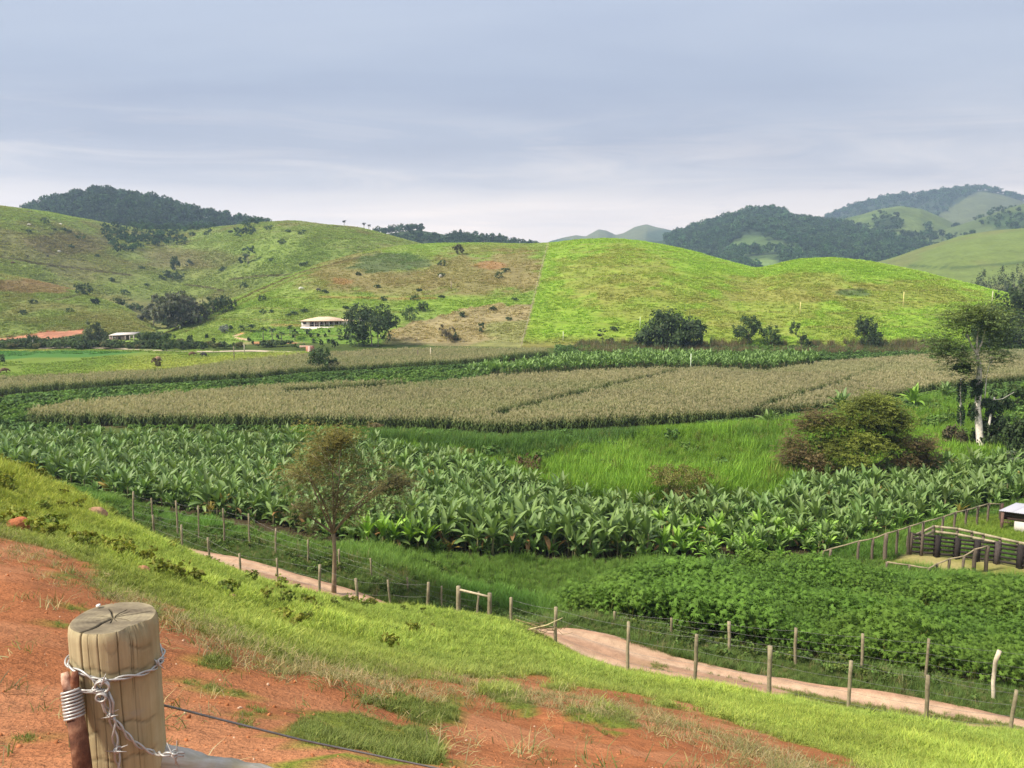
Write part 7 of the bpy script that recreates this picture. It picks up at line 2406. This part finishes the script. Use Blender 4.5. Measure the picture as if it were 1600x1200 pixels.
    q = np.stack([i[:-1], np.roll(i[:-1], -1, 1), np.roll(i[1:], -1, 1), i[1:]], -1).reshape(-1, 4)
    MB().add(W, q, None, np.repeat(K, 3, 1)).build('sawn_top', M['post_end'], t, smooth_=True)
    # a bird dropping on the rim
    tag(lumpmesh('dropping', at(153, 946, PD + .045), .006), 'tiny white fleck on the rim of the sawn top', 'fleck')


def lumpmesh(name, p, r):
    me = clod_mesh(name, 5); V = np.empty(len(me.vertices) * 3, np.float32); me.vertices.foreach_get('co', V); me.vertices.foreach_set('co', V * r)
    a = me.color_attributes['Col']; a.data.foreach_set('color', np.tile(np.array([.8, .78, .74, 1], np.float32), len(me.vertices)))
    return obj(name, me, M['paint'], None, p)


thick_post()


def on_post(px, py, lift=.006):
    """the place on the round of the post seen at a pixel"""
    d0 = at(px, py, 1.0) - np.array([0, 0, EYE])
    ox, oy = -pc[0], -pc[1]
    a = d0[0] ** 2 + d0[1] ** 2; b = 2 * (d0[0] * ox + d0[1] * oy); R_ = PR + lift; c = ox * ox + oy * oy - R_ * R_
    disc = max(0., b * b - 4 * a * c); s = (-b - math.sqrt(disc)) / (2 * a)
    return np.array([0, 0, EYE]) + d0 * s


ZN = np.array([.46, .45, .43])


def twist(pts, gap, rad, turns, n=None, phase=0.):
    """two wires laid round each other along a line"""
    pts = np.array(pts, float); L = np.concatenate([[0], np.cumsum(np.linalg.norm(np.diff(pts, axis=0), axis=1))])
    n = n or max(24, int(turns * 12))
    s = np.linspace(0, L[-1], n); P = np.stack([np.interp(s, L, pts[:, k]) for k in range(3)], 1)
    ker = np.array([1, 2, 3, 2, 1]) / 9.
    for k in range(3):
        v = np.pad(P[:, k], 2, mode='edge'); sm = np.convolve(v, ker, 'valid'); sm[0] = P[0, k]; sm[-1] = P[-1, k]; P[:, k] = sm
    tn = np.gradient(P, axis=0); tn /= np.linalg.norm(tn, axis=1)[:, None]
    a = np.cross(tn, [0.3, 1., .2]); a /= np.linalg.norm(a, axis=1)[:, None]; b = np.cross(tn, a)
    w = 2 * np.pi * turns * np.linspace(0, 1, n) + phase
    off = (np.cos(w)[:, None] * a + np.sin(w)[:, None] * b) * gap
    return P + off, P - off


def strand(t, pts, turns, o, gap=.0030, rad=.0022, phase=0.):
    for q in twist(pts, gap, rad, turns, None, phase):
        MB().tube(q - o, rad, 6, ZN).build('strand', M['zinc'], t, smooth_=True)


def barb(t, p, d1, d2, o, L=.034, rad=.0021):
    p = np.array(p); ax = np.cross(d1, d2); ax /= np.linalg.norm(ax) + 1e-9
    mb = MB()
    for d, s in ((np.array(d1), 1), (np.array(d2), -1)):
        d = d / np.linalg.norm(d)
        a = p - d * L * .5 + ax * .004 * s; b = p + d * L * .5 + ax * .004 * s
        mb.tube([a - o, p + ax * .005 * s - o, b - o], [rad * .25, rad, rad * .25], 5, ZN)
    th = np.linspace(0, 4 * np.pi, 18); u = np.array(d1) / np.linalg.norm(d1); v = np.cross(ax, u)
    coil = p + (np.cos(th)[:, None] * ax + np.sin(th)[:, None] * v) * .0050 + np.linspace(-.006, .006, 18)[:, None] * u
    mb.tube(coil - o, rad, 5, ZN)
    mb.build('barb', M['zinc'], t, smooth_=True)


def wires():
    # loop round the post
    o = np.array([pc[0], pc[1], 0.]); kn = on_post(163, 1068)
    front = [on_post(px, py) for px, py in [(107.6, 1041), (110, 1043), (116, 1046), (125, 1050), (135, 1054), (146, 1060), (156, 1065), (163, 1068), (176, 1061), (190, 1059), (205, 1057), (220, 1054), (232, 1050), (241, 1045), (247, 1041), (249.3, 1037)]]
    front[7] = kn
    ang = lambda p: math.atan2(p[1] - pc[1], p[0] - pc[0])
    a1 = ang(front[-1]); a0 = ang(front[0]); a0 = a0 + 2 * np.pi if a0 < a1 else a0
    back = []
    for f in np.linspace(0, 1, 30)[1:-1]:
        a = a1 + (a0 - a1) * f; z = front[-1][2] + (front[0][2] - front[-1][2]) * f
        back.append(np.array([pc[0] + math.cos(a) * (PR + .006), pc[1] + math.sin(a) * (PR + .006), z]))
    loop = front + back + [front[0]]
    t = thing('barbed_wire', 'barbed wire loop tied round the upper part of the thick post', 'barbed wire', (kn[0], kn[1], kn[2])); k0 = kn
    strand(t, loop, 6, k0)
    barb(t, on_post(161, 1064, .012), (.5, -.2, 1.), (-1., -.3, .35), k0, .045)
    e = on_post(249.2, 1034, .010); barb(t, e, (.9, -.4, .7), (.8, -.3, -.6), k0, .036)
    # the knot: wire wound on itself
    th = np.linspace(0, 2 * np.pi * 1.7, 60)
    for q in range(2):
        R_ = .013 - .004 * q
        kp = kn + np.stack([np.cos(th) * R_, -.008 - .006 * q + 0 * th - .002 * np.sin(th * .5), np.sin(th) * R_ * .9 - .004 - q * .018 + np.linspace(0, .004, 60)], 1)
        MB().tube(kp - k0, .0022, 6, ZN).build('knot', M['zinc'], t, smooth_=True)
    # hanging strand, dividing below
    fork = on_post(175, 1121, .010)
    t = thing('barbed_wire', 'twisted barbed wire hanging from the knot down the front of the thick post', 'barbed wire', tuple(kn)); o2 = kn
    strand(t, [on_post(164, 1076, .010), on_post(166, 1092, .014), on_post(170, 1108, .014), fork, on_post(178, 1140, .012), on_post(181, 1165, .012), on_post(184, 1190, .012), on_post(187, 1225, .012)], 2.6, o2, .0045)
    MB().tube(np.array([on_post(161, 1080, .010), on_post(159, 1096, .016), on_post(164, 1112, .016), fork]) - o2, .0026, 6, ZN).build('strand', M['zinc'], t, smooth_=True)
    MB().tube(np.array([on_post(169, 1080, .010), on_post(177, 1098, .016), on_post(176, 1112, .016), fork]) - o2, .0026, 6, ZN).build('strand', M['zinc'], t, smooth_=True)
    barb(t, on_post(173, 1117, .014), (.9, -.3, .6), (1., -.2, .3), o2, .040)
    barb(t, on_post(183, 1172, .016), (1., -.25, .55), (.8, -.2, .1), o2, .050)
    # strand leading off along the grey log
    t = thing('barbed_wire', 'barbed wire leading from below the knot across to the grey log', 'barbed wire', tuple(fork)); o3 = fork
    end = at(288, 1179, 1.56)
    strand(t, [fork, on_post(190, 1138, .010), on_post(205, 1156, .010), on_post(222, 1169, .012), on_post(240, 1176, .018), at(256, 1179, 1.545), at(272, 1178, 1.55), end], 3.4, o3)
    barb(t, at(273, 1178, 1.548), (.15, -.1, 1.), (.45, -.1, -.9), o3, .055)
    # short tie to the iron bar
    t = thing('tie_wire', 'short doubled wire tying the knot to the rusty bar', 'wire', tuple(kn)); o4 = kn
    for dz in (0, 3.5):
        MB().tube(np.array([on_post(160, 1077 + dz * .3, .010), on_post(146, 1079 + dz, .010), on_post(134, 1079 + dz * .8, .012), at(121, 1078 + dz * .3, 1.52)]) - o4, .0025, 6, ZN).build('strand', M['zinc'], t, smooth_=True)
    barb(t, on_post(150, 1078, .012), (-.35, -.2, 1.), (1., -.2, .2), o4, .042)
    # rusty bar with its coil
    a, b = at(108, 1050, 1.525), at(133, 1235, 1.50)
    t = thing('rusty_bar', 'rusty iron bar leaning on the thick post, top wound with bright wire', 'iron bar', tuple(b)); d = b - a
    L = np.linalg.norm(d); u = d / L
    cut = at(112, 1082, 1.523)
    r1 = 12.0 / FPX * 1.52
    MB().tube([cut - b, (cut + b) / 2 - b + np.array([.002, 0, 0]), (b + u * .03) - b], [r1 * .98, r1 * 1.12, r1 * 1.15], 14, np.ones(3)).build('bar', M['rust'], t, smooth_=True)
    # flattened pale end split in two prongs
    sd = np.array([1., 0, .1])
    MB().tube([cut - b, a + u * .012 - sd * .008 - b, a - sd * .009 - b], [r1 * .95, r1 * .62, r1 * .45], 10, np.array([2.6, 3.4, 4.2])).build('pale_end', M['rust'], t, smooth_=True)
    MB().tube([cut + sd * .004 - b, a + u * .010 + sd * .010 - b, a + sd * .011 - b], [r1 * .7, r1 * .5, r1 * .36], 10, np.array([1.5, 1.4, 1.3])).build('prong', M['rust'], t, smooth_=True)
    c0, c1 = at(111.5, 1078, 1.523), at(117, 1121, 1.518); n = 200; s = np.linspace(0, 1, n); w = 2 * np.pi * 8.5 * s
    P = c0 + (c1 - c0) * s[:, None]; e1 = np.cross(u, [0, 1., 0]); e1 /= np.linalg.norm(e1); e2 = np.cross(u, e1)
    P = P + (np.cos(w)[:, None] * e1 + np.sin(w)[:, None] * e2) * (r1 * 1.14)
    MB().tube(P - b, .0027, 6, ZN * 1.05).build('coil', M['zinc'], t, smooth_=True)
    # smooth wire running off below
    a, b = at(225, 1094, 1.70), at(690, 1202, 1.95)
    e = at(1000, 1278, 2.2)
    t = thing('plain_wire', 'single plain fence wire sloping away from behind the thick post', 'wire', tuple(a))
    MB().tube([a - a, (a + b) / 2 - a + np.array([0, 0, -.008]), b - a, e - a], .0026, 6, np.array([.26, .235, .22])).build('strand', M['zinc'], t, smooth_=True)
    # grey log
    a, b = at(238, 1183, 1.66), at(470, 1232, 1.66)
    e = at(640, 1285, 1.70)
    t = thing('grey_log', 'weathered grey log rail butted against the thick post', 'log', tuple(a))
    tt = np.linspace(0, 1, 40)[:, None]; P = (1 - tt) ** 2 * a + 2 * tt * (1 - tt) * b + tt ** 2 * e
    r2 = 22. / FPX * 1.66
    mb = MB(); mb.tube(P - a, r2 * (1 + .05 * np.sin(tt[:, 0] * 20)), 22, np.ones(3))
    v = mb.v[0]; v += ((fbm(v[:, 0] * 18, v[:, 1] * 60 + v[:, 2] * 60, 8) - .5) * .008)[:, None]
    mb.build('rail', M['log'], t, smooth_=True)


wires()
